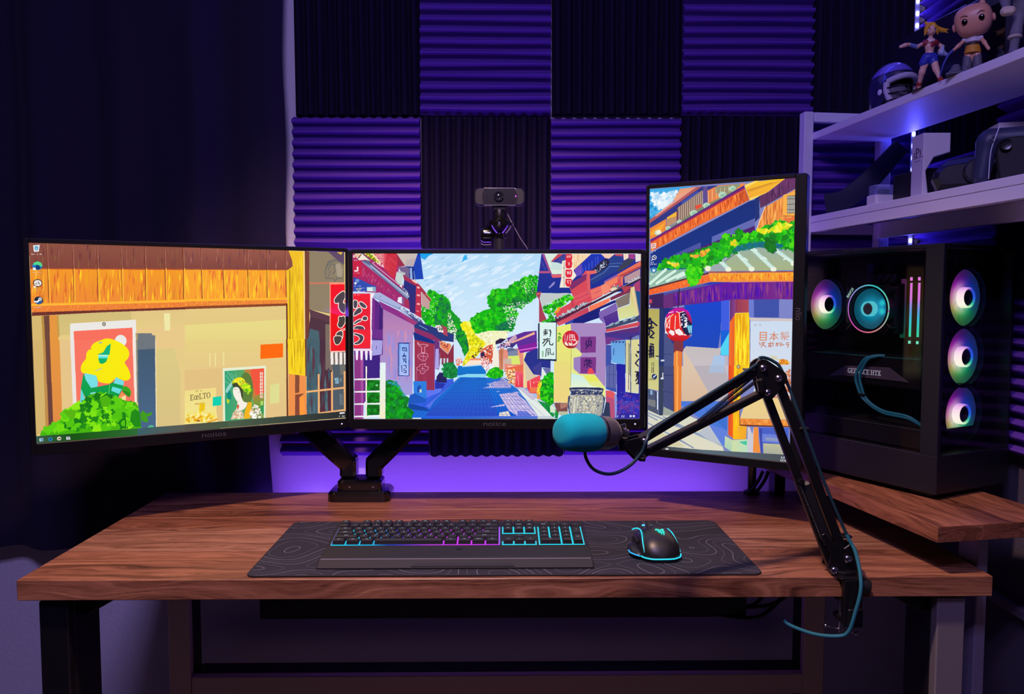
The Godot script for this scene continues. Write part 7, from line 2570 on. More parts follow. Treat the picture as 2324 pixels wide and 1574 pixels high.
func build_boom() -> void:
	var black := mat("0b0b0d", 0.34)
	var steel := mat("b9b6bc", 0.22, 1.0)
	var o := thing("boom_arm", "black spring boom arm clamped to the front edge of the desk, holding the teal microphone", "boom arm")
	# clamp on the desk edge
	part(o, "clamp", MB.new().box(Vector3(0.5525, 0.7145, -1.2195), Vector3(0.030, 0.076, 0.012), 0.002).box(Vector3(0.5525, 0.7525, -1.236), Vector3(0.040, 0.004, 0.044), 0.001).box(Vector3(0.556, 0.6905, -1.2195), Vector3(0.024, 0.03, 0.016), 0.002).box(Vector3(0.551, 0.682, -1.236), Vector3(0.026, 0.010, 0.04), 0.002), black)
	part(o, "clamp_pad", MB.new().at(Vector3(0.545, 0.7100, -1.2420)).lathe([Vector2(0.008, 0.0), Vector2(0.010, 0.0015), Vector2(0.010, 0.0062)], 20), black)
	part(o, "clamp_screw", MB.new().tube([Vector3(0.545, 0.656, -1.2420), Vector3(0.545, 0.7105, -1.2420)], 0.0035, 14), steel)
	var h := part(o, "screw_handle", MB.new().tube([Vector3(0.5212, 0.6668, -1.2420), Vector3(0.5713, 0.6535, -1.2420)], 0.0013, 10), steel)
	for p in [Vector3(0.5212, 0.6668, -1.2420), Vector3(0.5713, 0.6535, -1.2420)]:
		part(h, "handle_ball", MB.new().ball(p, Vector3.ONE * 0.0036, 14), steel)
	part(o, "tension_knob", MB.new().at(Vector3(0.5715, 0.7405, -1.2195), Basis(Vector3.BACK, -PI / 2 - 0.3)).lathe([Vector2(0.005, -0.012), Vector2(0.0115, -0.010), Vector2(0.0125, -0.002), Vector2(0.0115, 0.006), Vector2(0.010, 0.007)], 18), mat("101012", 0.5))
	part(o, "swivel", MB.new().at(Vector3(0.5475, 0.7500, -1.245)).lathe([Vector2(0.021, 0.0045), Vector2(0.021, 0.0085), Vector2(0.018, 0.0105), Vector2(0.011, 0.0105), Vector2(0.010, 0.014)], 28), black)
	# base plates with their two pivots
	for z in [-1.2335, -1.2585]:
		part(o, "base_plate", outline([[0.520, 0.7640], [0.530, 0.7570], [0.566, 0.7570], [0.5720, 0.7665], [0.5640, 0.7960], [0.5560, 0.8040], [0.5440, 0.7960], [0.5250, 0.8060], [0.5120, 0.8200], [0.5080, 0.8180], [0.5230, 0.7840]], z, 0.004, 0.0006), black)
	bolt(o, Vector3(0.5503, 0.7791, -1.2330), 0.0062, steel)
	bolt(o, Vector3(0.5293, 0.7605, -1.2330), 0.0062, steel)
	# lower arm
	var z := -1.248
	var p1 := Vector3(0.5503, 0.7791, z)
	var p2 := Vector3(0.4342, 1.0679, z)
	var q1 := Vector3(0.5293, 0.7640, z)
	var q2 := Vector3(0.4170, 1.0454, z)
	part(o, "outer_bar", MB.new().bar(p1, p2, 0.0145, 0.013, Vector3.BACK, 0.0016), black)
	part(o, "inner_bar", MB.new().bar(q1, q2, 0.013, 0.0105, Vector3.BACK, 0.0016), black)
	part(o, "spring_cover", MB.new().bar(Vector3(0.4830, 0.9000, z + 0.002), Vector3(0.5235, 0.7985, z + 0.002), 0.016, 0.0135, Vector3.BACK, 0.003), mat("121214", 0.45))
	for dz in [0.006, -0.010]:
		part(o, "spring", coil(Vector3(0.4735, 0.8980, z + dz), Vector3(0.5095, 0.8115, z + dz), 0.0030, 0.00075, 40), mat("3a3a40", 0.3, 0.9))
		part(o, "spring_hook", MB.new().tube(spline([Vector3(0.5095, 0.8115, z + dz), Vector3(0.5135, 0.8060, z + dz), Vector3(0.5150, 0.8090, z + dz + 0.002)], 4), 0.0008, 6), steel)
	part(o, "spring_bolt", MB.new().tube([Vector3(0.4752, 0.9022, z - 0.014), Vector3(0.4752, 0.9022, z + 0.012)], 0.0045, 12), black)
	# elbow plates
	var elbow := rounded([[0.4092, 1.0841, 0.014], [0.4342, 1.0679, 0.0135], [0.4190, 1.0470, 0.0125]])
	for zz in [-1.2350, -1.2580]:
		part(o, "elbow_plate", outline(elbow, zz, 0.003, 0.0005), black)
	for p in [[0.4092, 1.0841], [0.4342, 1.0679], [0.4170, 1.0454]]:
		bolt(o, Vector3(p[0], p[1], -1.2350), 0.0055, steel)
	part(o, "elbow_knob", MB.new().at(Vector3(0.4055, 1.0565, -1.2330), Basis(Vector3.BACK, 0.2)).box(Vector3.ZERO, Vector3(0.011, 0.024, 0.012), 0.003), black)
	# upper arm towards the microphone
	var a1 := Vector3(0.4092, 1.0841, -1.2480)
	var a2 := Vector3(0.2045, 0.9851, -1.160)
	var b1 := Vector3(0.4170, 1.0454, -1.2480)
	var b2 := Vector3(0.2022, 0.9620, -1.160)
	part(o, "upper_bar", MB.new().bar(a1, a2, 0.0145, 0.012, Vector3.UP, 0.0016), black)
	part(o, "upper_bar", MB.new().bar(b1, b2, 0.0145, 0.0115, Vector3.UP, 0.0016), black)
	for k in [0.0, 0.0055]:
		part(o, "spring", coil(Vector3(0.2985, 1.0058 - k, -1.196), Vector3(0.3985, 1.0735 - k * 2.0, -1.238), 0.0026, 0.0007, 46), mat("4a4a50", 0.3, 0.9))
	# head bracket
	var d := (a2 - a1).normalized()
	for s in [0.0085, -0.0085]:
		var b := Basis(Vector3(-d.x, 0, -d.z).normalized(), Vector3.UP, Vector3(-d.x, 0, -d.z).normalized().cross(Vector3.UP))
		var m := MB.new().at(Vector3(0.2034, 0.9735, -1.160) + b.z * s, b)
		m.prism(pv2([-0.029, 0.0135, -0.029, 0.0035, -0.006, -0.0185, 0.003, -0.0200, 0.006, -0.012, 0.0075, 0.013, 0.003, 0.0185, -0.008, 0.0165]), -0.0012, 0.0012, 0.0004, 0.0004)
		part(o, "head_plate", m, black)
	for p in [a2, b2]:
		bolt(o, p + Vector3(0.0035, 0, 0.0092), 0.0045, steel)
	part(o, "head_clamp", MB.new().box(Vector3(0.1770, 0.9815, -1.150), Vector3(0.014, 0.020, 0.014), 0.002), black)
	# microphone
	var ax := Vector3(0.80, -0.10, -0.52).normalized()  # from foam to tail
	var up := (Vector3.UP - ax * ax.y).normalized()
	var mb := Basis(up.cross(ax) * -1.0, ax, up)
	mb = Basis(ax.cross(up), ax, up) if Basis(ax.cross(up), ax, up).determinant() > 0 else Basis(up.cross(ax), ax, up)
	var mic := thing("microphone", "broadcast microphone with a teal foam windscreen on the boom arm", "microphone", Vector3(0.0800, 1.0080, -1.0915), mb)
	var foam := bumpy(mat("0d929e", 0.95, 0.0, 0.2), 0.7, 0.05, 34.0)
	foam.rim_enabled = true
	foam.rim = 0.3
	part(mic, "windscreen", MB.new().lathe([Vector2(0.0, -0.002), Vector2(0.012, -0.001), Vector2(0.020, 0.002), Vector2(0.0245, 0.009), Vector2(0.0264, 0.019), Vector2(0.0275, 0.036), Vector2(0.0276, 0.050), Vector2(0.0268, 0.059), Vector2(0.0250, 0.0645), Vector2(0.022, 0.0655)], 40), foam)
	part(mic, "body", MB.new().lathe([Vector2(0.021, 0.061), Vector2(0.0240, 0.064), Vector2(0.0240, 0.086), Vector2(0.0215, 0.094), Vector2(0.0165, 0.100), Vector2(0.0, 0.101)], 36), mat("6c686c", 0.35, 0.7))
	part(mic, "ring", MB.new().lathe([Vector2(0.0239, 0.0675), Vector2(0.0246, 0.0685), Vector2(0.0246, 0.071), Vector2(0.0239, 0.072)], 36, false), mat("777278", 0.25, 1.0))
	var yoke := mat("0e0e10", 0.3)
	part(mic, "yoke", MB.new().box(Vector3(0, 0.103, 0.0), Vector3(0.012, 0.016, 0.022), 0.002), yoke)
	part(mic, "swivel_post", MB.new().lathe([Vector2(0.0055, 0.106), Vector2(0.0055, 0.112), Vector2(0.0085, 0.113), Vector2(0.0085, 0.119), Vector2(0.0055, 0.120), Vector2(0.0055, 0.126)], 16), steel)
	part(mic, "thumb_screw", MB.new().at(Vector3(0.0, 0.1155, 0.008), Basis(Vector3.RIGHT, 0.3)).box(Vector3.ZERO, Vector3(0.003, 0.012, 0.010), 0.001), steel)
	# cable
	var c := spline([Vector3(0.1190, 0.9800, -1.128), Vector3(0.1205, 0.9640, -1.130), Vector3(0.1330, 0.9460, -1.135), Vector3(0.1571, 0.9383, -1.140), Vector3(0.1830, 0.9470, -1.145), Vector3(0.2030, 0.9680, -1.1450), Vector3(0.2110, 0.9880, -1.1450), Vector3(0.2260, 1.0025, -1.1600), Vector3(0.3050, 1.0430, -1.193), Vector3(0.3930, 1.0865, -1.2330), Vector3(0.4080, 1.1000, -1.245), Vector3(0.4300, 1.0935, -1.248), Vector3(0.4440, 1.0770, -1.247), Vector3(0.4700, 1.0080, -1.2380), Vector3(0.5120, 0.9000, -1.2370), Vector3(0.5470, 0.8190, -1.2330), Vector3(0.5590, 0.7900, -1.2240), Vector3(0.5600, 0.7450, -1.2060), Vector3(0.5520, 0.7000, -1.2070), Vector3(0.5450, 0.6700, -1.2120), Vector3(0.5330, 0.6590, -1.220), Vector3(0.5000, 0.6570, -1.232), Vector3(0.4659, 0.6656, -1.245), Vector3(0.4560, 0.6730, -1.25)], 7)
	var cable := thing("microphone_cable", "microphone cable along the boom arm, in a teal sleeve looping below the desk", "cable")
	part(cable, "black_cable", MB.new().tube(c.slice(0, 106), 0.0025, 9), mat("12303a", 0.45))
	part(cable, "sleeve", MB.new().tube(c.slice(105), 0.0030, 9), bumpy(mat("0a606e", 0.7), 0.6, 0.03, 60.0), Transform3D(), "teal braided sleeve")
	for q in [[0.4785, 0.9870, -1.246], [0.5485, 0.8145, -1.241], [0.3880, 1.0815, -1.238]]:
		part(cable, "cable_tie", MB.new().at(Vector3(q[0], q[1], q[2])).box(Vector3.ZERO, Vector3(0.016, 0.0035, 0.018), 0.001), black)
	# tray and cables below the desk top
	var t := thing("cable_tray", "black cable tray hanging below the front of the desk", "cable tray", Vector3(0.0025, 0.637, -1.385))
	part(t, "tray", MB.new().box(Vector3(0, 0.002, 0), Vector3(0.848, 0.004, 0.07), 0.001).box(Vector3(0, 0.028, 0.033), Vector3(0.848, 0.05, 0.004), 0.001).box(Vector3(0, 0.028, -0.033), Vector3(0.848, 0.05, 0.004), 0.001), mat("08080a", 0.5))
	for x in [-0.4, 0.4]:
		part(t, "hanger", MB.new().box(Vector3(x, 0.0395, -0.0295), Vector3(0.02, 0.078, 0.003), 0.0005).box(Vector3(x, 0.0780, -0.02), Vector3(0.02, 0.003, 0.022), 0.0005), mat("08080a", 0.5))
	var D := [[Vector3(0.33, 0.645, -1.37), Vector3(0.42, 0.637, -1.345), Vector3(0.47, 0.652, -1.35), Vector3(0.56, 0.685, -1.45), Vector3(0.66, 0.69, -1.62)], [Vector3(0.34, 0.646, -1.39), Vector3(0.43, 0.652, -1.36), Vector3(0.47, 0.672, -1.38), Vector3(0.52, 0.700, -1.45), Vector3(0.55, 0.7125, -1.55)], [Vector3(0.35, 0.646, -1.38), Vector3(0.44, 0.655, -1.35), Vector3(0.50, 0.665, -1.37), Vector3(0.60, 0.688, -1.5), Vector3(0.67, 0.66, -1.66)]]
	var L := ["black cable hanging lowest from the right end of the cable tray", "black cable rising from the cable tray to the underside of the desk", "black cable stretching from the cable tray to the rear right leg"]
	for i in 3:
		single("power_cable", L[i], "cable", MB.new().tube(spline(D[i], 8), 0.0035, 8), mat("070708", 0.5), Transform3D(), "cables under the desk")


# ---------------------------------------------------------------- side desk, computer, shelf unit
func fan_picture(hole: float) -> ImageTexture:
	var n := 192
	var im := Image.create(n, n, false, Image.FORMAT_RGB8)
	var g := Gradient.new()  # round the ring, from the right over the top
	g.offsets = PackedFloat32Array([0.0, 0.12, 0.26, 0.38, 0.5, 0.6, 0.72, 0.86, 1.0])
	g.colors = PackedColorArray([Color("1048d8"), Color("1038c8"), Color("7018b8"), Color("d020e0"), Color("ff90c8"), Color("f8e878"), Color("58d860"), Color("10b878"), Color("1048d8")])
	for y in n:
		for x in n:
			var p := Vector2(x + 0.5 - n / 2.0, n / 2.0 - y - 0.5) / (n / 2.0)
			var r := p.length()
			var c := g.sample(fposmod(p.angle() / TAU, 1.0))
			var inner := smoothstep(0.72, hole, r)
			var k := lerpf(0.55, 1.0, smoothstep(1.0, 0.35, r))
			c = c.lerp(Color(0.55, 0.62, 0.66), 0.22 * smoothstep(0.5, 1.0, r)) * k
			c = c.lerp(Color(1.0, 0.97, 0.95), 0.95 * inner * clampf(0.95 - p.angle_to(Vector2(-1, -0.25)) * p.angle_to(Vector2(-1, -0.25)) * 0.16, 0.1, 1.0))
			im.set_pixel(x, y, c)
	return ImageTexture.create_from_image(im)


func fan(root: Node, R: float, xf: Transform3D, pic: Texture2D, light: float, hub_mat: Material, blades := 9, glow_ring: Material = null) -> void:
	var dark := mat("0c0c0f", 0.4)
	var m := MB.new().at(Vector3(0, 0, -0.022), Basis(Vector3.RIGHT, PI / 2)).lathe([Vector2(R * 1.02, 0.0), Vector2(R * 1.09, 0.0), Vector2(R * 1.09, 0.024), Vector2(R * 1.02, 0.024), Vector2(R * 1.02, 0.0)], 44, false)
	for a in 4:
		var p := Vector2.from_angle(PI / 4 + PI / 2 * a) * R * 1.36
		m.at(Vector3(p.x, p.y, -0.010), Basis(Vector3.BACK, PI / 4)).box(Vector3.ZERO, Vector3(R * 0.52, R * 0.3, 0.022), 0.001)
	var f := part(root, "fan", m, dark, xf)
	var frosted := lit(pic, light)
	frosted.albedo_color = Color(0.25, 0.25, 0.27)
	frosted.roughness = 0.3
	for b in blades:
		var rows := []
		for i in 7:
			var r := lerpf(0.34, 0.985, i / 6.0) * R
			var row := PackedVector3Array()
			for j in 6:
				var t := TAU * (b + 1.01 * j / 5.0) / blades + 0.5 * i / 6.0
				row.append(Vector3(cos(t) * r, sin(t) * r, -0.0085 - 0.0004 * j / 5.0))
			rows.append(row)
		var q := MB.new()
		for row in rows:
			row.reverse()
		q.grid(rows)
		for i in q.uv.size():
			q.uv[i] = Vector2(0.5 + q.v[i].x / R / 2.0, 0.5 - q.v[i].y / R / 2.0)
		part(f, "blade", q, frosted)
	var ring := MB.new().at(Vector3(0, 0, -0.012), Basis(Vector3.RIGHT, PI / 2)).lathe([Vector2(R * 0.37, 0.003), Vector2(R * 0.36, 0.0155), Vector2(R * 0.30, 0.016), Vector2(R * 0.30, 0.012)], 36, false)
	for i in ring.uv.size():
		ring.uv[i] = Vector2(0.5 + ring.v[i].x / R / 2.0, 0.5 - ring.v[i].y / R / 2.0)
	part(f, "light_ring", ring, glow_ring if glow_ring else lit(pic, light * 1.7))
	part(f, "hub", MB.new().at(Vector3(0, 0, -0.009), Basis(Vector3.RIGHT, PI / 2)).lathe([Vector2(R * 0.29, 0.0), Vector2(R * 0.29, 0.0095), Vector2(R * 0.26, 0.011), Vector2(R * 0.12, 0.0112), Vector2(R * 0.10, 0.0098), Vector2(0.0, 0.0098)], 30), hub_mat)


func build_pc() -> void:
	var o := thing("computer_case", "black tower computer with glass panels and rainbow lit fans on the side desk", "computer", Vector3(0.773, 0.842, -1.386), yawed(27.0))
	var shell := mat("101019", 0.42)
	var inner := mat("08080b", 0.6)
	var D := 0.385
	var W := 0.215
	var H := 0.448
	part(o, "base_shroud", MB.new().box(Vector3(W / 2, 0.035, -D / 2), Vector3(W, 0.070, D), 0.0015), shell)
	part(o, "top_panel", MB.new().box(Vector3(W / 2, H - 0.004, -D / 2), Vector3(W, 0.008, D), 0.0015), shell)
	part(o, "corner_pillar", MB.new().box(Vector3(0.005, 0.256, -0.0175), Vector3(0.010, 0.373, 0.035), 0.0012), shell)
	part(o, "corner_pillar", MB.new().box(Vector3(W - 0.005, 0.256, -0.0175), Vector3(0.010, 0.373, 0.035), 0.0012), shell)
	part(o, "rear_panel", MB.new().box(Vector3(W / 2, 0.256, -D + 0.003), Vector3(W, 0.373, 0.006)), shell)
	part(o, "far_side_panel", MB.new().box(Vector3(W - 0.003, 0.256, -D / 2 - 0.015), Vector3(0.006, 0.373, D - 0.04)), shell)
	part(o, "motherboard_tray", MB.new().box(Vector3(0.186, 0.256, -0.21), Vector3(0.004, 0.372, 0.34)), inner)
	var glass := mat("05060a", 0.05, 0.0, 0.26)
	glass.transparency = BaseMaterial3D.TRANSPARENCY_ALPHA
	glass.albedo_color = Color(0.01, 0.01, 0.02, 0.22)
	part(o, "side_glass", MB.new().box(Vector3(0.0016, 0.2545, -0.2085), Vector3(0.003, 0.366, 0.343)), glass)
	part(o, "front_glass", MB.new().box(Vector3(W / 2, 0.2545, -0.0016), Vector3(W - 0.022, 0.366, 0.003)), glass)
	for z in [-0.04, -D + 0.05]:
		for x in [0.03, W - 0.03]:
			part(o, "foot", MB.new().box(Vector3(x, -0.005, z), Vector3(0.03, 0.010, 0.045), 0.002), inner)
	# what shows through the glass
	part(o, "power_supply_cover", MB.new().box(Vector3(0.10, 0.0905, -0.205), Vector3(0.165, 0.036, 0.335), 0.001), mat("121319", 0.5))
	part(o, "cover_edge", MB.new().box(Vector3(0.0168, 0.1085, -0.155), Vector3(0.0012, 0.0012, 0.225)), mat("6a7080", 0.3, 0.6))
	var hub := mat("1a1a20", 0.4)
	var pic := fan_picture(0.34)
	for y in [0.3522, 0.2420, 0.1345]:
		fan(o, 0.0535, Transform3D(Basis(), Vector3(0.117, y, -0.030)), pic, FAN_GLOW, hub)
	fan(o, 0.0565, Transform3D(Basis(), Vector3(0.131, 0.337, -0.357)), pic, FAN_GLOW, hub)
	var board := mat("0d0f14", 0.5)
	part(o, "motherboard", MB.new().box(Vector3(0.181, 0.275, -0.205), Vector3(0.003, 0.25, 0.235)), board)
	part(o, "heat_sink", MB.new().box(Vector3(0.160, 0.392, -0.235), Vector3(0.032, 0.022, 0.075), 0.002).box(Vector3(0.160, 0.335, -0.312), Vector3(0.032, 0.08, 0.018), 0.002), mat("4a4458", 0.4, 0.5))
	for k in 3:
		part(o, "heat_sink_fin", MB.new().at(Vector3(0.1435, 0.392, -0.25 + k * 0.018), Basis(Vector3.RIGHT, 0.6)).box(Vector3.ZERO, Vector3(0.002, 0.026, 0.003)), inner)
	part(o, "power_plug", MB.new().box(Vector3(0.168, 0.414, -0.272), Vector3(0.02, 0.022, 0.016), 0.001), mat("1a3a90", 0.5))
	# processor cooler, facing the side glass
	var side := Basis(Vector3.UP, -PI / 2)
	part(o, "cooler_block", MB.new().box(Vector3(0.1475, 0.329, -0.2215), Vector3(0.071, 0.104, 0.092), 0.003), mat("131419", 0.45))
	var aqua := Image.create(64, 64, false, Image.FORMAT_RGB8)
	for y in 64:
		for x in 64:
			var p := Vector2(x - 31.5, 31.5 - y) / 32.0
			var k := 0.55 + 0.4 * smoothstep(0.9, 0.3, p.length())
			k += 0.9 * exp(-p.distance_squared_to(Vector2(0.62, 0.3)) * 40.0) + 0.9 * exp(-p.distance_squared_to(Vector2(0.62, -0.12)) * 40.0)
			aqua.set_pixel(x, y, Color(0.02 + 0.3 * maxf(0, k - 0.95), 0.74 * k, 0.92 * k))
	fan(o, 0.0425, Transform3D(side, Vector3(0.0905, 0.329, -0.2215)), ImageTexture.create_from_image(aqua), 0.85, mat("55585e", 0.4), 7, glow("60e0f0", 1.1))
	var rim := Gradient.new()
	rim.offsets = PackedFloat32Array([0.0, 0.2, 0.45, 0.62, 0.8, 1.0])
	rim.colors = PackedColorArray([Color("90f0d0"), Color("40e0e0"), Color("b890f0"), Color("e050c0"), Color("f08090"), Color("90f0d0")])
	var rp := Image.create(64, 4, false, Image.FORMAT_RGB8)
	for x in 64:
		for y in 4:
			rp.set_pixel(x, y, rim.sample(x / 63.0))
	part(o, "cooler_light", MB.new().at(Vector3(0.0895, 0.329, -0.2215), side * Basis(Vector3.RIGHT, PI / 2)).lathe([Vector2(0.0470, 0.0), Vector2(0.0484, 0.0015), Vector2(0.0498, 0.0)], 48, false), lit(ImageTexture.create_from_image(rp), 1.2))
	part(o, "cooler_badge", words("RAVOX", 0.006), glow("c8fff0", 1.2), Transform3D(side * Basis(Vector3.BACK, 0.95), Vector3(0.0895, 0.3620, -0.2660)))
	# memory sticks
	var mp := Image.create(4, 64, false, Image.FORMAT_RGB8)
	var mg := Gradient.new()
	mg.offsets = PackedFloat32Array([0.0, 0.3, 0.5, 0.72, 1.0])
	mg.colors = PackedColorArray([Color("ff7cf4"), Color("f088f8"), Color("70a8f8"), Color("28d8e8"), Color("30f0b0")])
	for y in 64:
		for x in 4:
			mp.set_pixel(x, y, mg.sample(y / 63.0))
	var ml := lit(ImageTexture.create_from_image(mp), 1.25)
	for z in [-0.1556, -0.1383]:
		var s := part(o, "memory_stick", MB.new().box(Vector3(0.155, 0.326, z), Vector3(0.045, 0.132, 0.008), 0.001), board)
		part(s, "light_bar", face(0.0052, 0.108), ml, Transform3D(side, Vector3(0.1320, 0.3275, z)))
		part(s, "end_light", MB.new().box(Vector3(0.1315, 0.3895, z), Vector3(0.002, 0.007, 0.005), 0.0005), glow("ff8cf8", 1.2))
		part(s, "end_light", MB.new().box(Vector3(0.1315, 0.2625, z), Vector3(0.002, 0.006, 0.005), 0.0005), glow("80ffd8", 1.2))
	part(o, "light_bar", face(0.012, 0.12), lit(ImageTexture.create_from_image(mp), 0.10), Transform3D(side, Vector3(0.140, 0.330, -0.178)))
	# graphics card
	var card := part(o, "graphics_card", MB.new().box(Vector3(0.105, 0.207, -0.205), Vector3(0.13, 0.058, 0.28), 0.003), mat("0f1014", 0.4))
	part(card, "card_edge", MB.new().box(Vector3(0.0400, 0.2365, -0.19), Vector3(0.003, 0.002, 0.24)), mat("3c8080", 0.3, 0.5))
	var badge := MB.new().at(Vector3(0.0398, 0, 0), side).prism(pv2([-0.272, 0.1885, -0.232, 0.2135, -0.131, 0.2170, -0.088, 0.1920, -0.112, 0.1925, -0.236, 0.1925]), 0.0, 0.0022, 0.0006)
	var bp := part(card, "badge_plate", badge, mat("6a6074", 0.35, 0.4))
	part(bp, "lettering", words("GEF&RCE HTX", 0.0098, 0.0004, "Droid Serif"), glow("c8c0d8", 0.8), Transform3D(side * Basis().scaled(Vector3(0.86, 1, 1)), Vector3(0.0370, 0.2040, -0.186)))
	for k in 4:
		part(card, "slot_cover", MB.new().box(Vector3(0.15, 0.185 - k * 0.018, -0.3755), Vector3(0.06, 0.006, 0.003), 0.0005), mat("3c3c58", 0.35, 0.5))
	# braided cables
	var teal := mat("1a7c94", 0.5)
	for k in 2:
		var e: float = 0.007 * k
		part(o, "braided_cable", MB.new().tube(spline([Vector3(0.042, 0.2390, -0.150 + e), Vector3(0.034, 0.2370, -0.1640 + e), Vector3(0.028, 0.2280, -0.1800 + e), Vector3(0.026, 0.1976, -0.1950 + e * 1.3), Vector3(0.026, 0.1757, -0.1910 + e * 1.3), Vector3(0.028, 0.1509, -0.1770 + e), Vector3(0.030, 0.1297 + e * 0.5, -0.1360), Vector3(0.033, 0.1246 + e * 0.5, -0.0830), Vector3(0.045, 0.1100, -0.058)], 8), 0.0030, 9), teal)
	part(o, "cable_comb", MB.new().box(Vector3(0.027, 0.160, -0.181), Vector3(0.009, 0.005, 0.017), 0.001), inner)
	area("fan_glow", Vector3(0.773, 0.842, -1.386) + yawed(27.0) * Vector3(0.11, 0.25, 0.01), yawed(27.0).z, Vector2(0.1, 0.3), "b890ff", 0.01)


func build_side_desk() -> void:
	# planks run from the front end to the back wall; local x follows them
	var b := Basis(Vector3.UP, deg_to_rad(90.0 + 9.9))
	var o := thing("side_desk", "low walnut side desk under the computer, its corner over the main desk", "side desk", Vector3(0.690, 0, -1.228), b)
	# local +x points towards the wall, local +z to the right
	var L := 0.60
	var w := 0.245
	for i in 3:
		var z0 := w / 3 * i
		part(o, "plank", MB.new().box(Vector3(L / 2, 0.819, z0 + w / 6), Vector3(L, 0.026, w / 3 - 0.0002), 0.0006), wood(0.37 * i + 0.55, ["f4dccc", "e8cfc0", "ffe8d8"][i]))
	var iron := mat("9a93a8", 0.4, 0.6)
	var black := mat("0b0b0e", 0.5)
	part(o, "leg", MB.new().box(Vector3(0.085, 0.403, 0.140), Vector3(0.045, 0.806, 0.022), 0.002), iron)
	part(o, "leg", MB.new().box(Vector3(0.55, 0.778, 0.030), Vector3(0.03, 0.056, 0.026), 0.002), black)
	part(o, "rail", MB.new().box(Vector3(0.32, 0.797, 0.165), Vector3(0.46, 0.018, 0.02), 0.002), black)
	for k in 2:
		single("adapter_cable", ["black cable dropping beside the rear post of the side desk, nearer the monitors", "black cable dropping beside the rear post of the side desk, nearer the post"][k], "cable", MB.new().tube(spline([Vector3(0.588 + 0.012 * k, 0.803, -1.762), Vector3(0.578 + 0.014 * k, 0.785, -1.758), Vector3(0.563 + 0.014 * k, 0.765, -1.754), Vector3(0.550 + 0.016 * k, 0.7545, -1.752)], 6), 0.004, 8), mat("0a0a0c", 0.5), Transform3D(), "cables at the rear of the side desk")


var unit_b: Basis
var unit_o := Vector3(0.713, 0, -1.838)


func unit(x: float, y: float, z: float) -> Vector3:
	return unit_o + unit_b * Vector3(x, y, z)


func build_shelf_unit() -> void:
	unit_b = yawed(6.5)
	var white := bumpy(mat("e4e0ea", 0.5), 0.08, 0.02, 6.0)
	var o := thing("shelf_unit", "white open shelf unit over the side desk in the right corner", "shelf", unit_o, unit_b)
	var L := 0.76
	var w := 0.172
	part(o, "shelf_board", MB.new().box(Vector3(w / 2, 1.563, L / 2), Vector3(w, 0.016, L), 0.001), white)
	part(o, "shelf_board", MB.new().box(Vector3(w / 2, 1.3735, L / 2), Vector3(w, 0.015, L), 0.001), white)
	part(o, "side_beam", MB.new().box(Vector3(0.008, 1.3545, L / 2), Vector3(0.016, 0.0215, L), 0.001), white)
	part(o, "side_beam", MB.new().box(Vector3(w - 0.010, 1.348, L / 2), Vector3(0.016, 0.035, L), 0.001), white)
	part(o, "post", MB.new().box(Vector3(-0.010, 1.2255, -0.012), Vector3(0.022, 0.786, 0.026), 0.0015), white)
	part(o, "post", MB.new().box(Vector3(w + 0.008, 1.2255, -0.012), Vector3(0.026, 0.786, 0.026), 0.0015), white)
	for y in [1.548, 1.322]:
		part(o, "wall_bracket", MB.new().box(Vector3(w - 0.004, y, L - 0.03), Vector3(0.03, 0.012, 0.02), 0.001), white)
	part(o, "end_rail", MB.new().box(Vector3(w / 2, 1.6075, -0.013), Vector3(w - 0.01, 0.022, 0.018), 0.0015), white)
	part(o, "end_rail", MB.new().box(Vector3(w / 2, 1.352, -0.013), Vector3(w - 0.01, 0.022, 0.018), 0.0015), white)
	# LED strip up the corner of the room
	var s := thing("led_strip", "vertical strip of blue white lights in the corner behind the shelf unit", "light strip", Vector3(0.962, 0, -1.872))
	part(s, "tape", MB.new().box(Vector3(0, 1.62, 0), Vector3(0.010, 1.44, 0.003)), mat("c8c8d8", 0.5))
	var lamp := glow("8088ff", 26.0)
	var bead := MB.new().box(Vector3.ZERO, Vector3(0.005, 0.009, 0.003), 0.001).mesh()
	for k in 36:
		part(s, "light", bead, lamp, Transform3D(Basis(), Vector3(0, 1.30 + 0.0275 * k, 0.003)))
	area("corner_strip_glow", Vector3(0.957, 1.75, -1.862), Vector3(-0.35, 0, 1), Vector2(0.008, 0.9), "4a48ff", CORNER_LIGHT)
	area("corner_strip_glow", Vector3(0.955, 1.538, -1.852), Vector3(-0.35, 0.8, 1), Vector2(0.012, 0.02), "4a48ff", CORNER_LIGHT * 0.5)
	area("corner_strip_glow", Vector3(0.957, 1.30, -1.862), Vector3(-0.35, 0, 1), Vector2(0.008, 0.08), "4a48ff", CORNER_LIGHT * 0.15)


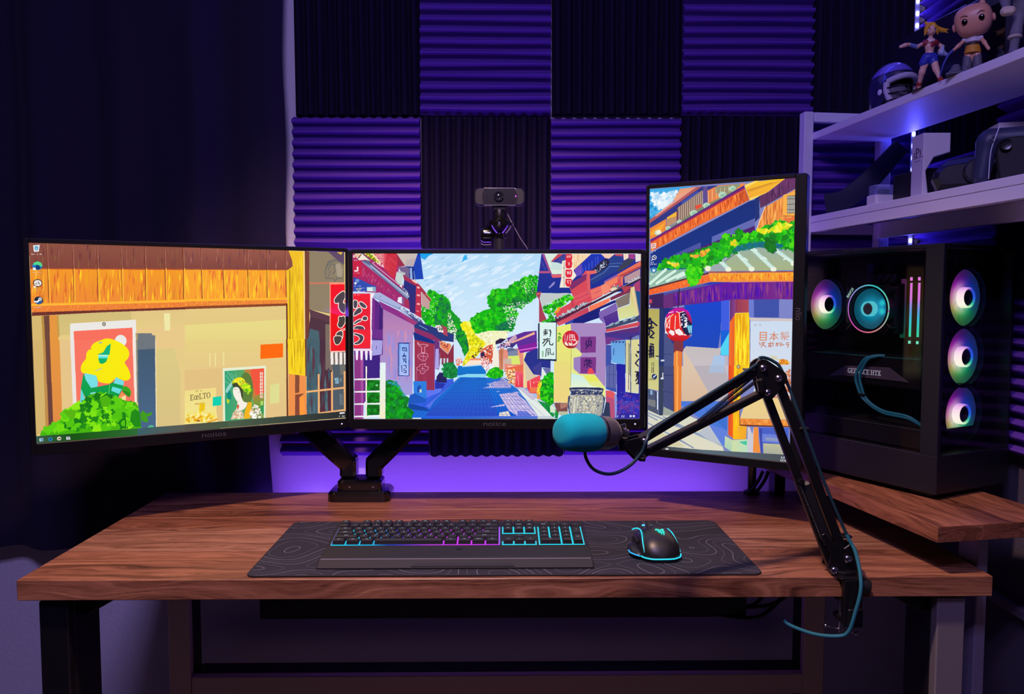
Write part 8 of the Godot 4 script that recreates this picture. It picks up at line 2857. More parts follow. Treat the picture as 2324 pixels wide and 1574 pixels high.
# ---------------------------------------------------------------- soft bodies (smooth union of tapered bones, meshed as surface nets)
func flesh(bones: Array, cell: float, k := 0.004) -> MB:  # bone: [a, b, radius a, radius b]
	var lo := Vector3.ONE * 1e9
	var hi := -lo
	for b in bones:
		var r: float = maxf(b[2], b[3]) + cell * 4.0
		for p in [b[0], b[1]]:
			lo = lo.min(p - Vector3.ONE * r)
			hi = hi.max(p + Vector3.ONE * r)
	var n := Vector3i(((hi - lo) / cell).ceil()) + Vector3i.ONE
	var f := PackedFloat32Array()
	f.resize(n.x * n.y * n.z)
	for b in bones:
		var a: Vector3 = b[0]
		var d: Vector3 = b[1] - a
		var dd := maxf(d.length_squared(), 1e-12)
		var r := maxf(b[2], b[3]) + cell * 3.0
		var i0 := Vector3i(((a.min(b[1]) - Vector3.ONE * r - lo) / cell).floor()).max(Vector3i.ZERO)
		var i1 := Vector3i(((a.max(b[1]) + Vector3.ONE * r - lo) / cell).ceil()).min(n - Vector3i.ONE)
		for z in range(i0.z, i1.z + 1):
			for y in range(i0.y, i1.y + 1):
				for x in range(i0.x, i1.x + 1):
					var p := lo + Vector3(x, y, z) * cell - a
					var t := clampf(p.dot(d) / dd, 0.0, 1.0)
					var dist: float = (p - d * t).length() - lerpf(b[2], b[3], t)
					if dist < k * 3.0:
						f[(z * n.y + y) * n.x + x] += exp(-dist / k)
	for i in f.size():
		f[i] = -log(f[i]) * k if f[i] > 1e-9 else 0.1
	var m := MB.new()
	var id := {}
	var corner := [0, 1, n.x, n.x + 1, n.x * n.y, n.x * n.y + 1, n.x * n.y + n.x, n.x * n.y + n.x + 1]
	for z in n.z - 1:
		for y in n.y - 1:
			for x in n.x - 1:
				var o := (z * n.y + y) * n.x + x
				var inside := 0
				for c in 8:
					if f[o + corner[c]] < 0.0:
						inside += 1
				if inside == 0 or inside == 8:
					continue
				var s := Vector3.ZERO
				var cnt := 0
				for e in [[0, 1], [2, 3], [4, 5], [6, 7], [0, 2], [1, 3], [4, 6], [5, 7], [0, 4], [1, 5], [2, 6], [3, 7]]:
					var a := f[o + corner[e[0]]]
					var b := f[o + corner[e[1]]]
					if (a < 0.0) != (b < 0.0):
						var t := a / (a - b)
						var pa := Vector3(e[0] & 1, (e[0] >> 1) & 1, e[0] >> 2)
						var pb := Vector3(e[1] & 1, (e[1] >> 1) & 1, e[1] >> 2)
						s += pa.lerp(pb, t)
						cnt += 1
				id[o] = m.v.size()
				m.v.append(lo + (Vector3(x, y, z) + s / cnt) * cell)
				m.n.append(Vector3(f[o + 1] + f[o + corner[3]] + f[o + corner[5]] + f[o + corner[7]] - f[o] - f[o + corner[2]] - f[o + corner[4]] - f[o + corner[6]], f[o + corner[2]] + f[o + corner[3]] + f[o + corner[6]] + f[o + corner[7]] - f[o] - f[o + 1] - f[o + corner[4]] - f[o + corner[5]], f[o + corner[4]] + f[o + corner[5]] + f[o + corner[6]] + f[o + corner[7]] - f[o] - f[o + 1] - f[o + corner[2]] - f[o + corner[3]]).normalized())
				m.uv.append(Vector2.ZERO)
	var step := [1, n.x, n.x * n.y]
	for o in id:
		for ax in 3:
			var b: int = step[(ax + 1) % 3]
			var c: int = step[(ax + 2) % 3]
			if not (id.has(o - b) and id.has(o - c) and id.has(o - b - c)):
				continue
			var s0 := f[o] < 0.0
			if s0 != (f[o + step[ax]] < 0.0):
				var q := [id[o], id[o - b], id[o - b - c], id[o - c]]
				if s0:
					m.ix.append_array([q[0], q[2], q[1], q[0], q[3], q[2]])
				else:
					m.ix.append_array([q[0], q[1], q[2], q[0], q[2], q[3]])
	return m


func build_figures() -> void:
	var skin := mat("e2b49c", 0.45)
	# slender figurine with blond hair
	var o := thing("figurine", "small blond figurine in blue shorts with one arm stretched out on the top shelf", "figurine", Vector3(0.776, 1.571, -1.468), yawed(-10.0))
	var lf := Vector3(-0.0120, 0.0, -0.016)
	var rf := Vector3(0.0190, 0.0, 0.026)
	var hip := Vector3(0.002, 0.0600, 0.004)
	var B := [
		[Vector3(0.003, 0.108, 0.006), Vector3(0.003, 0.1045, 0.0075), 0.0088, 0.0076], [Vector3(0.003, 0.100, 0.004), Vector3(0.003, 0.090, 0.003), 0.0026, 0.0030],
		[Vector3(0.003, 0.086, 0.003), Vector3(0.002, 0.078, 0.004), 0.0082, 0.0075], [Vector3(0.002, 0.078, 0.004), Vector3(0.002, 0.069, 0.003), 0.0070, 0.0056], [Vector3(0.002, 0.069, 0.003), hip, 0.0056, 0.0086],
		[hip + Vector3(-0.005, -0.002, 0), Vector3(-0.0085, 0.034, 0.0), 0.0076, 0.0050], [Vector3(-0.0085, 0.034, 0.0), Vector3(-0.0100, 0.012, -0.010), 0.0050, 0.0032], [Vector3(-0.0100, 0.012, -0.010), lf + Vector3(0, 0.003, 0.003), 0.0032, 0.0022],
		[hip + Vector3(0.006, -0.002, 0), Vector3(0.0110, 0.036, 0.012), 0.0076, 0.0050], [Vector3(0.0110, 0.036, 0.012), Vector3(0.0175, 0.012, 0.020), 0.0050, 0.0032], [Vector3(0.0175, 0.012, 0.020), rf + Vector3(0, 0.003, 0.003), 0.0032, 0.0022],
		[Vector3(-0.006, 0.0865, 0.002), Vector3(-0.020, 0.0785, 0.006), 0.0034, 0.0028], [Vector3(-0.020, 0.0785, 0.006), Vector3(-0.036, 0.0815, 0.012), 0.0028, 0.0022], [Vector3(-0.036, 0.0815, 0.012), Vector3(-0.0425, 0.0805, 0.014), 0.0024, 0.0022],
		[Vector3(0.012, 0.0865, 0.002), Vector3(0.0250, 0.0780, 0.000), 0.0034, 0.0028], [Vector3(0.0250, 0.0780, 0.000), Vector3(0.0170, 0.0690, 0.007), 0.0028, 0.0022],
	]
	for i in 5:  # fingers of the open hand
		var a := -0.5 + 0.25 * i
		B.append([Vector3(-0.0425, 0.0803, 0.014), Vector3(-0.0425 - 0.009 * cos(a), 0.0795 - 0.002 * i * 0.5, 0.014 + 0.006 * sin(a)), 0.0013, 0.0009])
	part(o, "body", flesh(B, 0.0011, 0.0013), skin)
	var hair := mat("e0a528", 0.4)
	var hb := [[Vector3(0.003, 0.1125, 0.0025), Vector3(0.003, 0.1105, -0.001), 0.0098, 0.0100], [Vector3(-0.0055, 0.111, 0.008), Vector3(-0.0085, 0.098, 0.007), 0.0034, 0.0012], [Vector3(0.0110, 0.111, 0.008), Vector3(0.0140, 0.099, 0.006), 0.0034, 0.0012], [Vector3(-0.002, 0.1155, 0.009), Vector3(-0.003, 0.1095, 0.0148), 0.0034, 0.0010], [Vector3(0.006, 0.1155, 0.009), Vector3(0.0075, 0.1095, 0.0142), 0.0034, 0.0010], [Vector3(0.012, 0.113, 0.000), Vector3(0.0230, 0.1080, -0.001), 0.0045, 0.0034], [Vector3(0.0230, 0.1080, -0.001), Vector3(0.0345, 0.1085, 0.000), 0.0034, 0.0010], [Vector3(0.0230, 0.1080, -0.001), Vector3(0.0330, 0.1020, 0.001), 0.0028, 0.0008], [Vector3(-0.004, 0.1205, 0.002), Vector3(-0.006, 0.1215, 0.002), 0.0028, 0.0024]]
	part(o, "hair", flesh(hb, 0.0011, 0.0010), hair)
	for x in [-0.0008, 0.0068]:
		part(o, "eye", MB.new().ball(Vector3(x, 0.1060, 0.0138), Vector3(0.0012, 0.0017, 0.0008), 10), mat("2a3060", 0.3))
	part(o, "mouth", MB.new().ball(Vector3(0.003, 0.1008, 0.0146), Vector3(0.0010, 0.0003, 0.0004), 8), mat("904040", 0.5))
	part(o, "jacket", flesh([[Vector3(-0.004, 0.0850, 0.003), Vector3(0.010, 0.0850, 0.003), 0.0062, 0.0062], [Vector3(0.003, 0.081, 0.006), Vector3(0.003, 0.0785, 0.007), 0.0066, 0.0058], [Vector3(-0.006, 0.0865, 0.002), Vector3(-0.0110, 0.0835, 0.003), 0.0040, 0.0036], [Vector3(0.012, 0.0865, 0.002), Vector3(0.0165, 0.0835, 0.001), 0.0040, 0.0036]], 0.0011, 0.0010), mat("8e2634", 0.5))
	part(o, "collar", flesh([[Vector3(-0.002, 0.0895, 0.007), Vector3(0.003, 0.0865, 0.011), 0.0018, 0.0014], [Vector3(0.008, 0.0895, 0.007), Vector3(0.003, 0.0865, 0.011), 0.0018, 0.0014]], 0.0008, 0.0006), mat("e8e4ea", 0.5))
	part(o, "shorts", flesh([[Vector3(0.002, 0.0625, 0.0035), hip, 0.0076, 0.0094], [hip + Vector3(-0.005, -0.002, 0), Vector3(-0.0068, 0.0500, 0.002), 0.0086, 0.0080], [hip + Vector3(0.006, -0.002, 0), Vector3(0.0085, 0.0505, 0.006), 0.0086, 0.0080]], 0.0011, 0.0012), mat("2436a8", 0.5))
	part(o, "arm_guard", MB.new().tube([Vector3(-0.0225, 0.0788, 0.0066), Vector3(-0.0345, 0.0812, 0.0115)], [0.0037, 0.0031], 12), mat("6a86c8", 0.5))
	part(o, "sleeve", flesh([[Vector3(0.0240, 0.0765, 0.002), Vector3(0.0215, 0.0670, 0.004), 0.0034, 0.0056], [Vector3(0.0215, 0.0670, 0.004), Vector3(0.0310, 0.0630, 0.003), 0.0050, 0.0030]], 0.0011, 0.0010), mat("a8b8dc", 0.5))
	var boot := mat("a0382c", 0.4)
	part(o, "boot", flesh([[Vector3(-0.0098, 0.0160, -0.008), lf + Vector3(0, 0.004, 0.0), 0.0046, 0.0034], [lf + Vector3(0, 0.0034, 0), lf + Vector3(-0.001, 0.0024, 0.007), 0.0034, 0.0024]], 0.0011, 0.0008), boot)
	part(o, "boot", flesh([[Vector3(0.0165, 0.0160, 0.0185), rf + Vector3(0, 0.004, 0.0), 0.0046, 0.0034], [rf + Vector3(0, 0.0034, 0), rf + Vector3(0.002, 0.0024, 0.007), 0.0034, 0.0024]], 0.0011, 0.0008), boot)
	part(o, "stand", MB.new().lathe([Vector2(0.030, 0.0), Vector2(0.030, 0.0008), Vector2(0.029, 0.0012)], 28), mat("0c0c10", 0.3), Transform3D(Basis(), Vector3(0.004, -0.0004, 0.005)))
	# big-headed bald vinyl figure
	var v := thing("figurine", "bald big headed vinyl figurine in white shirt and orange skirt on the top shelf", "figurine", Vector3(0.800, 1.571, -1.368), yawed(-34.0))
	var vs := mat("d69a7c", 0.4)
	var rows := []
	for i in 25:
		var ph := PI * (i / 24.0 - 0.5)
		var row := PackedVector3Array()
		for j in 40:
			var t := TAU * j / 40
			var d := Vector3(cos(t) * cos(ph), sin(ph), -sin(t) * cos(ph))
			var q := Vector3(signf(d.x) * pow(absf(d.x), 0.72) * 0.0285, signf(d.y) * pow(absf(d.y), 0.74) * 0.0265, signf(d.z) * pow(absf(d.z), 0.72) * 0.0250)
			if q.y < 0.0:
				q.x *= 1.0 + q.y * 5.0
				q.z *= 1.0 + q.y * 4.0
			row.append(q)
		rows.append(row)
	var head := MB.new().at(Vector3(0, 0.0905, 0.004), Basis(Vector3.BACK, 0.16) * Basis(Vector3.RIGHT, 0.12))
	head.grid(rows, true)
	var hp := part(v, "head", head, vs)
	var hx := Transform3D(Basis(Vector3.BACK, 0.16) * Basis(Vector3.RIGHT, 0.12), Vector3(0, 0.0905, 0.004))
	for x in [-0.0125, 0.0125]:
		part(hp, "eye", MB.new().ball(Vector3(x, -0.002, 0.0246), Vector3(0.0044, 0.0050, 0.0014), 18), mat("0a0606", 0.15), hx)
		part(hp, "eyebrow", MB.new().tube(spline([Vector3(x * 0.55, 0.0055, 0.0254), Vector3(x, 0.0082, 0.0254), Vector3(x * 1.45, 0.0072, 0.0246)], 5), 0.0005, 6), mat("402018", 0.5), hx)
		part(hp, "ear", MB.new().ball(Vector3(x * 2.34, -0.003, 0.0), Vector3(0.0032, 0.0068, 0.0050), 14), vs, hx)
	part(hp, "top_knot", MB.new().ball(Vector3(0.016, 0.0265, -0.012), Vector3(0.0050, 0.0060, 0.0040), 14), vs, hx)
	var y0 := 0.008
	part(v, "body", flesh([[Vector3(0, 0.060 + y0, 0), Vector3(0, 0.044 + y0, 0), 0.0085, 0.0085], [Vector3(-0.009, 0.057 + y0, 0), Vector3(-0.021, 0.044 + y0, 0.006), 0.0036, 0.0028], [Vector3(-0.021, 0.044 + y0, 0.006), Vector3(-0.029, 0.036 + y0, 0.010), 0.0028, 0.0026], [Vector3(0.009, 0.057 + y0, 0), Vector3(0.017, 0.044 + y0, 0.004), 0.0036, 0.0028], [Vector3(0.017, 0.044 + y0, 0.004), Vector3(0.0235, 0.032 + y0, 0.006), 0.0028, 0.0030], [Vector3(-0.005, 0.036 + y0, 0), Vector3(-0.0075, 0.012, 0.002), 0.0066, 0.0056], [Vector3(0.005, 0.036 + y0, 0), Vector3(0.0085, 0.012, 0.002), 0.0066, 0.0056]], 0.0014, 0.0014), vs)
	part(v, "shirt", flesh([[Vector3(0, 0.0585 + y0, 0), Vector3(0, 0.0475 + y0, 0), 0.0100, 0.0096], [Vector3(-0.007, 0.0585 + y0, 0), Vector3(-0.0125, 0.0535 + y0, 0.002), 0.0048, 0.0042], [Vector3(0.007, 0.0585 + y0, 0), Vector3(0.0115, 0.0535 + y0, 0.002), 0.0048, 0.0042]], 0.0014, 0.0012), mat("cfcad4", 0.6))
	part(v, "belt", MB.new().at(Vector3(0, 0.0415 + y0, 0)).lathe([Vector2(0.0098, 0.0), Vector2(0.0106, 0.001), Vector2(0.0104, 0.0055), Vector2(0.0096, 0.0065)], 24), mat("3a2420", 0.6))
	part(v, "skirt", MB.new().at(Vector3(0, 0.0295 + y0, 0)).lathe([Vector2(0.0128, 0.0), Vector2(0.0126, 0.004), Vector2(0.0104, 0.0125)], 24), mat("c98a1e", 0.6))
	for s in [-1.0, 1.0]:
		part(v, "boot", flesh([[Vector3(s * 0.0068, 0.030, 0.0), Vector3(s * 0.008, 0.012, 0.002), 0.0074, 0.0074], [Vector3(s * 0.008, 0.0095, 0.002), Vector3(s * 0.009, 0.0085, 0.009), 0.0070, 0.0058]], 0.0014, 0.0010), mat("5e5c68", 0.6))
	part(v, "stand", MB.new().box(Vector3(-0.004, 0.0022, 0.004), Vector3(0.066, 0.0044, 0.052), 0.001), mat("3a3c50", 0.5))
	part(v, "rock", flesh([[Vector3(-0.024, 0.006, 0.002), Vector3(-0.024, 0.016, 0.0), 0.0090, 0.0076], [Vector3(-0.031, 0.006, 0.008), Vector3(-0.030, 0.010, 0.006), 0.0056, 0.0042]], 0.0016, 0.0012), mat("5a5866", 0.8))
	part(v, "staff", MB.new().tube(spline([Vector3(-0.0285, 0.0450, 0.0105), Vector3(-0.0360, 0.0360, 0.012), Vector3(-0.0430, 0.0200, 0.0125), Vector3(-0.0465, 0.0036, 0.012)], 6), [0.0024, 0.0024, 0.0024, 0.0024, 0.0024, 0.0024, 0.0022, 0.0022, 0.0022, 0.0020, 0.0020, 0.0020, 0.0018, 0.0018, 0.0018, 0.0018, 0.0016, 0.0016, 0.0016], 8), mat("26368c", 0.4))
	# grey statue at the frame's right edge
	var g := thing("statue", "grey statue with a beige fist at the near end of the top shelf", "statue", Vector3(0.818, 1.571, -1.258), yawed(-20.0))
	var grey := mat("6c6a74", 0.7)
	part(g, "body", flesh([[Vector3(0, 0.100, 0), Vector3(0, 0.076, 0), 0.020, 0.015], [Vector3(-0.008, 0.072, 0), Vector3(-0.014, 0.036, 0.004), 0.0085, 0.0072], [Vector3(-0.014, 0.036, 0.004), Vector3(-0.016, 0.006, 0.0), 0.0072, 0.0060], [Vector3(0.010, 0.072, 0), Vector3(0.014, 0.036, 0.002), 0.0085, 0.0072], [Vector3(0.014, 0.036, 0.002), Vector3(0.015, 0.006, 0.0), 0.0072, 0.0060], [Vector3(0, 0.126, 0.002), Vector3(0, 0.134, 0.003), 0.0105, 0.0115], [Vector3(-0.020, 0.106, 0), Vector3(-0.031, 0.088, 0.006), 0.0080, 0.0064], [Vector3(-0.031, 0.088, 0.006), Vector3(-0.031, 0.072, 0.016), 0.0064, 0.0060], [Vector3(0.020, 0.106, 0), Vector3(0.030, 0.086, 0.004), 0.0080, 0.0064], [Vector3(0.030, 0.086, 0.004), Vector3(0.030, 0.066, 0.010), 0.0064, 0.0060], [Vector3(-0.016, 0.005, 0), Vector3(-0.017, 0.005, 0.012), 0.0060, 0.0052], [Vector3(0.015, 0.005, 0), Vector3(0.016, 0.005, 0.012), 0.0060, 0.0052]], 0.0020, 0.0020), grey)
	part(g, "fist", flesh([[Vector3(-0.033, 0.066, 0.020), Vector3(-0.026, 0.066, 0.021), 0.0075, 0.0070], [Vector3(-0.034, 0.063, 0.026), Vector3(-0.026, 0.063, 0.027), 0.0042, 0.0042]], 0.0016, 0.0012), mat("c8b89c", 0.6))
	part(g, "cuff", MB.new().at(Vector3(-0.015, 0.030, 0.003)).lathe([Vector2(0.0090, -0.002), Vector2(0.0105, 0.0), Vector2(0.0090, 0.003)], 20), mat("b0a898", 0.6))
	part(g, "plinth", MB.new().box(Vector3(0, 0.001, 0.004), Vector3(0.06, 0.002, 0.05), 0.0005), mat("30303a", 0.6))
	# dark boxes behind the figurines
	var wrap := mat("191a24", 0.22, 0.0, 0.6)
	var bx := thing("display_box", "tall glossy dark box standing behind the blond figurine on the top shelf", "box", unit(0.140, 1.571, 0.210), unit_b)
	part(bx, "carton", MB.new().box(Vector3(0, 0.086, 0), Vector3(0.040, 0.172, 0.26), 0.001), wrap)
	var b2 := thing("display_box", "dark grey window box beside the grey statue on the top shelf", "box", unit(0.126, 1.571, 0.425), unit_b)
	part(b2, "carton", MB.new().box(Vector3(0, 0.080, 0), Vector3(0.05, 0.160, 0.12), 0.002), mat("2c2d3a", 0.3))
	part(b2, "window", MB.new().box(Vector3(-0.0256, 0.08, 0), Vector3(0.001, 0.11, 0.085), 0.0004), mat("0a0a12", 0.08, 0.0, 0.8))


func build_helmet() -> void:
	var o := thing("helmet", "small purple and navy football helmet with face guard on the top shelf", "helmet", unit(0.062, 1.571, 0.205), yawed(14.0))
	# z points out of the face opening
	var shell := mat("17194a", 0.14, 0.0, 0.7)
	shell.clearcoat_enabled = true
	shell.clearcoat = 1.0
	var cap := mat("6f5fd0", 0.16, 0.0, 0.7)
	cap.clearcoat_enabled = true
	cap.clearcoat = 1.0
	var shape := func(t: float, y: float, r: float) -> Vector3:  # t: turn from the back
		var k := sqrt(maxf(0.0, 1.0 - pow((y - 0.048) / 0.052, 2.0)))
		if y < 0.048:
			k = 1.0 - 0.10 * pow((0.048 - y) / 0.048, 2.0)
		return Vector3(sin(t) * 0.040 * k * r, y, -cos(t) * (0.052 if cos(t) > 0 else 0.050) * k * r)
	for layer in 2:  # outer and inner skin
		var rows := []
		for i in 26:
			var y := lerpf(0.004, 0.0999, i / 25.0)
			var open := PI - (1.02 if y < 0.060 else lerpf(1.02, 0.0, smoothstep(0.060, 0.074, y)))
			if y < 0.022:
				open = lerpf(1.75, open, smoothstep(0.004, 0.030, y))
			var row := PackedVector3Array()
			for j in 41:
				row.append(shape.call(lerpf(-open, open, j / 40.0), y, 1.0 if layer == 0 else 0.94))
			if layer == 0:
				row.reverse()
			rows.append(row)
		var m := MB.new()
		m.grid(rows)
		part(o, "shell" if layer == 0 else "lining", m, shell if layer == 0 else mat("0a0a12", 0.8))
	var rows2 := []
	for i in 14:
		var row := PackedVector3Array()
		for j in 41:
			var t := PI * (1.0 - 2.0 * j / 40.0)
			var y := lerpf(0.066 + 0.010 * (1.0 - cos(t)) * 0.5, 0.0999, i / 13.0)
			row.append(shape.call(t, y, 1.015))
		rows2.append(row)
	var cm := MB.new()
	cm.grid(rows2)
	part(o, "crown", cm, cap)
	var pad := mat("b8b2c4", 0.6)
	var rim := []
	for i in 25:
		var a := lerpf(-1.02, 1.02, i / 24.0)
		rim.append(Vector3(sin(a) * 0.0385, 0.064 - 0.010 * a * a, cos(a) * 0.0475))
	part(o, "brow_pad", MB.new().tube(rim, 0.0058, 12), pad)
	for s in [-1.0, 1.0]:
		part(o, "cheek_pad", MB.new().tube(spline([Vector3(s * 0.0345, 0.052, 0.024), Vector3(s * 0.0355, 0.034, 0.026), Vector3(s * 0.032, 0.016, 0.032)], 6), 0.0062, 12), pad)
		part(o, "side_clip", MB.new().ball(Vector3(s * 0.0405, 0.036, 0.012), Vector3(0.0024, 0.006, 0.006), 14), mat("d8d4e0", 0.4))
	part(o, "chin_cup", MB.new().ball(Vector3(0, 0.012, 0.046), Vector3(0.017, 0.0095, 0.010), 20), pad)
	part(o, "inner_pad", MB.new().ball(Vector3(0, 0.036, 0.008), Vector3(0.026, 0.024, 0.022), 20), mat("6a6474", 0.7))
	var bars := mat("0a0a0e", 0.25)
	for y in [0.038, 0.026, 0.013]:
		var arc := []
		for i in 17:
			var a := lerpf(-1.15, 1.15, i / 16.0)
			arc.append(Vector3(sin(a) * 0.0435, y + 0.004 * cos(a), cos(a) * 0.060))
		part(o, "guard_bar", MB.new().tube(arc, 0.0017, 8), bars)
	for x in [-0.012, 0.012]:
		part(o, "guard_bar", MB.new().tube(spline([Vector3(x, 0.0425, 0.0575), Vector3(x, 0.030, 0.0600), Vector3(x, 0.016, 0.0590)], 5), 0.0017, 8), bars)


func build_lower_shelf() -> void:
	var Y := 1.381
	var white := mat("d6d0d8", 0.42)
	var dark := mat("16171f", 0.4)
	# long dark curved board leaning at the wall end
	var c := spline([unit(0.012, Y + 0.024, 0.045), unit(0.055, Y + 0.034, 0.046), unit(0.100, Y + 0.066, 0.046), unit(0.142, Y + 0.104, 0.046), unit(0.190, Y + 0.152, 0.046)], 8)
	var m := MB.new()
	var n := c.size()
	var top := []
	for lay in 4:
		var r := PackedVector3Array()
		for i in n:
			var d: Vector3 = ((c[mini(i + 1, n - 1)] as Vector3) - c[maxi(i - 1, 0)]).normalized()
			var up := Vector3(-d.y, d.x, 0).normalized()
			r.append(c[i] + up * (0.0215 if lay in [0, 1] else -0.0215) * (1.0 - 0.35 * smoothstep(0.5, 1.0, float(i) / n) * (1 if lay in [2, 3] else 0)) + Vector3(0.0, 0, 0.007 if lay in [1, 2] else -0.007))
		top.append(r)
	m.grid([top[0], top[3], top[2], top[1], top[0]])
	for e in [0, n - 1]:
		m.pout([top[0][e], top[1][e], top[2][e], top[3][e]], c[n / 2])
	single("curved_panel", "long dark blue curved panel leaning across the wall end of the lower shelf", "panel", m, bumpy(mat("24263c", 0.6), 0.4, 0.02, 20.0))
	# little case with clear lid
	var t := thing("case", "little white case with a clear lid on the lower shelf beside the post", "case", unit(0.026, Y, 0.235), yawed(10.0))
	part(t, "base", MB.new().at(Vector3(0, 0, 0), Basis(Vector3.RIGHT, -PI / 2)).prism(rrect(0.048, 0.034, 0.006, 4), 0.0, 0.0185, 0.0015), white)
	var clear := mat("c8ccf0", 0.06)
	clear.transparency = BaseMaterial3D.TRANSPARENCY_ALPHA
	clear.albedo_color = Color(0.7, 0.72, 0.95, 0.22)
	part(t, "clear_lid", MB.new().at(Vector3(0.002, 0.0186, 0), Basis(Vector3.RIGHT, -PI / 2)).prism(rrect(0.045, 0.032, 0.006, 4), 0.0, 0.020, 0.0015), clear)
	part(t, "content", MB.new().box(Vector3(0.004, 0.025, 0), Vector3(0.020, 0.012, 0.016), 0.002), mat("26284a", 0.3))
	# black block
	var k := thing("box", "matte black box on the lower shelf between the clear lidded case and the white holder", "box", unit(0.070, Y, 0.300), unit_b)
	part(k, "carton", MB.new().box(Vector3(0, 0.028, 0), Vector3(0.060, 0.056, 0.10), 0.002), mat("0e0e12", 0.55))
	# white holder with black device
	var h := thing("device_holder", "white angular holder with a small black emblem, carrying a black device on the lower shelf", "holder", Vector3(0.795, 1.381, -1.462), yawed(-2.0))
	# local z faces away along the shelf's front edge; the emblem is on the -x side
	part(h, "tower", MB.new().prism(pv2([-0.0235, 0.0, -0.012, 0.0, -0.018, 0.045, -0.004, 0.070, 0.0255, 0.079, 0.0255, 0.114, -0.0235, 0.114]), -0.046, 0.0, 0.0015, 0.0015), white)
	part(h, "seam", MB.new().box(Vector3(-0.0235, 0.072, -0.023), Vector3(0.0008, 0.0006, 0.046)), mat("605868", 0.5))
	var ink := mat("14121a", 0.5)
	part(h, "emblem", words("P", 0.017, 0.0004, "Droid Serif"), ink, Transform3D(Basis(Vector3.UP, -PI / 2), Vector3(-0.0237, 0.081, -0.0235)))
	part(h, "emblem", words("z", 0.011), ink, Transform3D(Basis(Vector3.UP, -PI / 2), Vector3(-0.0237, 0.0795, -0.034)))
	part(h, "emblem", words("3", 0.011), ink, Transform3D(Basis(Vector3.UP, -PI / 2), Vector3(-0.0237, 0.0795, -0.0125)))
	part(h, "caption", MB.new().box(Vector3(-0.0236, 0.066, -0.0235), Vector3(0.0004, 0.0010, 0.024)), mat("8a8694", 0.5))
	var v := thing("headset", "black rounded headset with a round dark disc on the lower shelf beside the white holder", "headset", Vector3(0.806, 1.381, -1.395), yawed(-24.0))
	part(v, "body", MB.new().prism(pv2([-0.040, 0.002, 0.030, 0.002, 0.046, 0.018, 0.048, 0.040, 0.038, 0.056, 0.012, 0.058, -0.026, 0.052, -0.044, 0.034, -0.048, 0.020]), -0.022, 0.024, 0.008, 0.006), mat("121218", 0.35))
	part(v, "visor", MB.new().prism(pv2([-0.036, 0.040, 0.020, 0.046, 0.020, 0.055, -0.026, 0.050]), 0.0235, 0.0255, 0.0006), mat("20286a", 0.25))
	part(v, "ear_disc", MB.new().at(Vector3(0.018, 0.030, 0.0235), Basis(Vector3.RIGHT, PI / 2)).lathe([Vector2(0.021, 0.0), Vector2(0.021, 0.006), Vector2(0.017, 0.009), Vector2(0.0, 0.009)], 28), mat("1e1e28", 0.4))
	# game controller standing in a dock
	var g := thing("game_controller", "dark blue grey game controller with pale edge lines standing on the lower shelf", "controller", Vector3(0.832, 1.381, -1.292), yawed(-26.0))
	var grip := bumpy(mat("2c3350", 0.45), 0.5, 0.01, 40.0)
	part(g, "grips", flesh([[Vector3(-0.040, 0.064, 0), Vector3(-0.048, 0.010, 0.002), 0.017, 0.012], [Vector3(0.040, 0.064, 0), Vector3(0.048, 0.010, 0.002), 0.017, 0.012], [Vector3(-0.036, 0.072, 0), Vector3(0.036, 0.072, 0), 0.017, 0.017]], 0.0024, 0.0030), grip)
	part(g, "center_plate", MB.new().prism(pv2([-0.024, 0.004, 0.024, 0.004, 0.030, 0.046, 0.026, 0.066, 0.010, 0.072, -0.010, 0.072, -0.026, 0.066, -0.030, 0.046]), 0.006, 0.0185, 0.003), mat("07070b", 0.65))
	for s in [-1.0, 1.0]:
		part(g, "edge_line", MB.new().tube(spline([Vector3(s * 0.0260, 0.088, 0.0145), Vector3(s * 0.0320, 0.068, 0.0180), Vector3(s * 0.0370, 0.046, 0.0165), Vector3(s * 0.0380, 0.006, 0.0130)], 6), 0.0009, 8), mat("c8c8d8", 0.3))
		part(g, "thumb_stick", MB.new().at(Vector3(s * 0.017, 0.058, 0.0180), Basis(Vector3.RIGHT, PI / 2)).lathe([Vector2(0.008, 0.0), Vector2(0.005, 0.003), Vector2(0.0085, 0.007), Vector2(0.0085, 0.009), Vector2(0.006, 0.0085), Vector2(0.0, 0.008)], 22), mat("14141a", 0.25))
	for q in [[-0.034, 0.060], [-0.034, 0.068], [-0.038, 0.064], [-0.030, 0.064]]:
		part(g, "button", MB.new().ball(Vector3(q[0], q[1] + 0.004, 0.0175), Vector3(0.0024, 0.0024, 0.0018), 10), mat("3a3a48", 0.2))
	for kx in 3:
		part(g, "grille", MB.new().box(Vector3(0, 0.012 + 0.005 * kx, 0.0186), Vector3(0.026, 0.0008, 0.0006)), mat("2a2a34", 0.3))
	# white box behind it
	var w := thing("storage_box", "white box with faint grey print behind the game controller on the lower shelf", "box", Vector3(0.905, 1.381, -1.375), yawed(-12.0))
	part(w, "carton", MB.new().box(Vector3(0, 0.052, 0), Vector3(0.110, 0.118, 0.050), 0.0015), white)
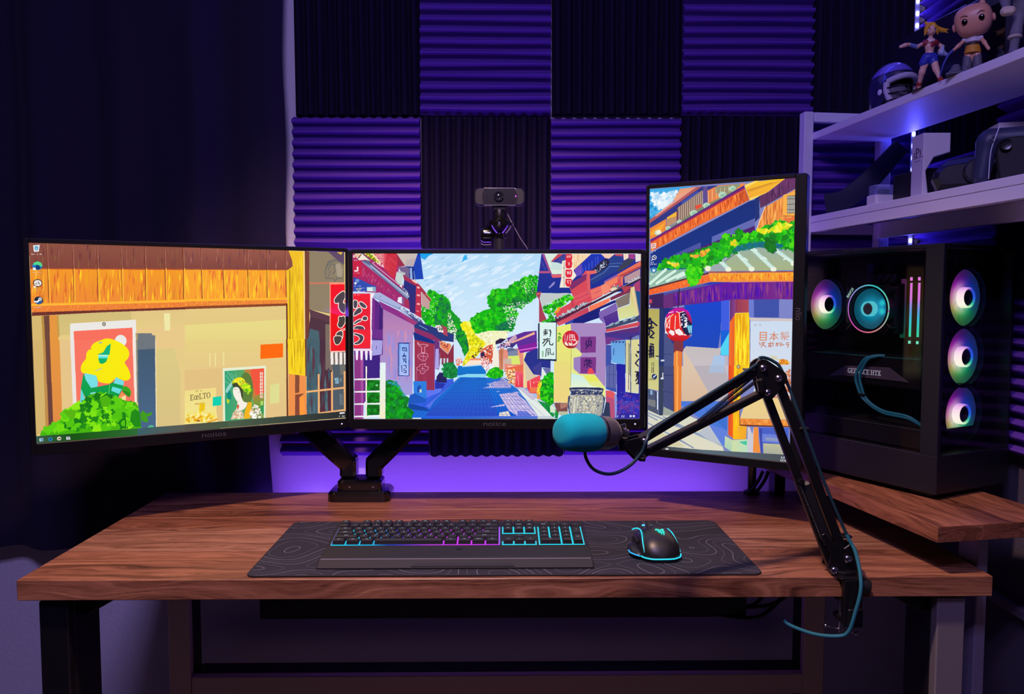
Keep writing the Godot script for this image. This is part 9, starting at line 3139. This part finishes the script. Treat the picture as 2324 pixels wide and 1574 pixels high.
	for q in [[-0.045, 0.100, 0.018], [0.026, 0.106, 0.022]]:
		part(w, "print", words("BSSSX" if q[0] < 0 else "TDWSW", q[2] * 0.22), mat("8c8894", 0.6), Transform3D(Basis(), Vector3(q[0] + 0.004, q[1], 0.0252)))


func build_lamps() -> void:
	var l := thing("ceiling_lamp", "round white downlight in the ceiling above the desk", "ceiling lamp", Vector3(-0.25, 2.5, -0.75))
	part(l, "housing", MB.new().at(Vector3(0, -0.050, 0)).lathe([Vector2(0.075, 0.0), Vector2(0.085, 0.004), Vector2(0.085, 0.050)], 32, false), mat("d8d4d8", 0.5))
	part(l, "bulb", MB.new().at(Vector3(0, -0.030, 0)).lathe([Vector2(0.0, 0.0), Vector2(0.068, 0.0), Vector2(0.068, 0.004), Vector2(0.0, 0.004)], 32), glow("ffd2c0", 1.5))
	var p := thing("purple_lamp", "flat pale violet light panel tilted under the ceiling in front of the desk", "lamp", Vector3(-0.15, 2.41, 0.262), Basis(Vector3.RIGHT, 0.55) * yawed(180.0))
	part(p, "frame", MB.new().box(Vector3(0, 0, 0), Vector3(0.54, 0.34, 0.02), 0.003), mat("202024", 0.5))
	part(p, "bracket", MB.new().tube([Vector3(0, 0, -0.01), Vector3(0, 0.10, -0.06)], 0.012, 10), mat("202024", 0.5))
	part(p, "lamp_panel", face(0.5, 0.3), glow("b8a4ff", 1.5), Transform3D(Basis(), Vector3(0, 0, 0.0105)))
	var d := thing("light_strip", "purple light strip fixed along the rear edge of the desk", "light strip", Vector3(0.0, 0.735, -1.7965))
	part(d, "tape", MB.new().box(Vector3(0, 0, 0), Vector3(1.3, 0.010, 0.003)), mat("d0d0d8", 0.5))
	part(d, "lamp_line", MB.new().box(Vector3(0, 0, -0.0022), Vector3(1.29, 0.005, 0.0015)), glow("6a35ff", 2.0))
	var c := thing("light_strip", "blue light strip where the back wall meets the ceiling", "light strip", Vector3(-0.2, 2.485, -1.80))
	part(c, "tape", MB.new().box(Vector3(0, 0.005, 0), Vector3(2.0, 0.004, 0.012)), mat("d0d0d8", 0.5))
	part(c, "lamp_line", MB.new().box(Vector3(0, 0.002, 0), Vector3(1.98, 0.003, 0.006)), glow("3a3cff", 2.0))
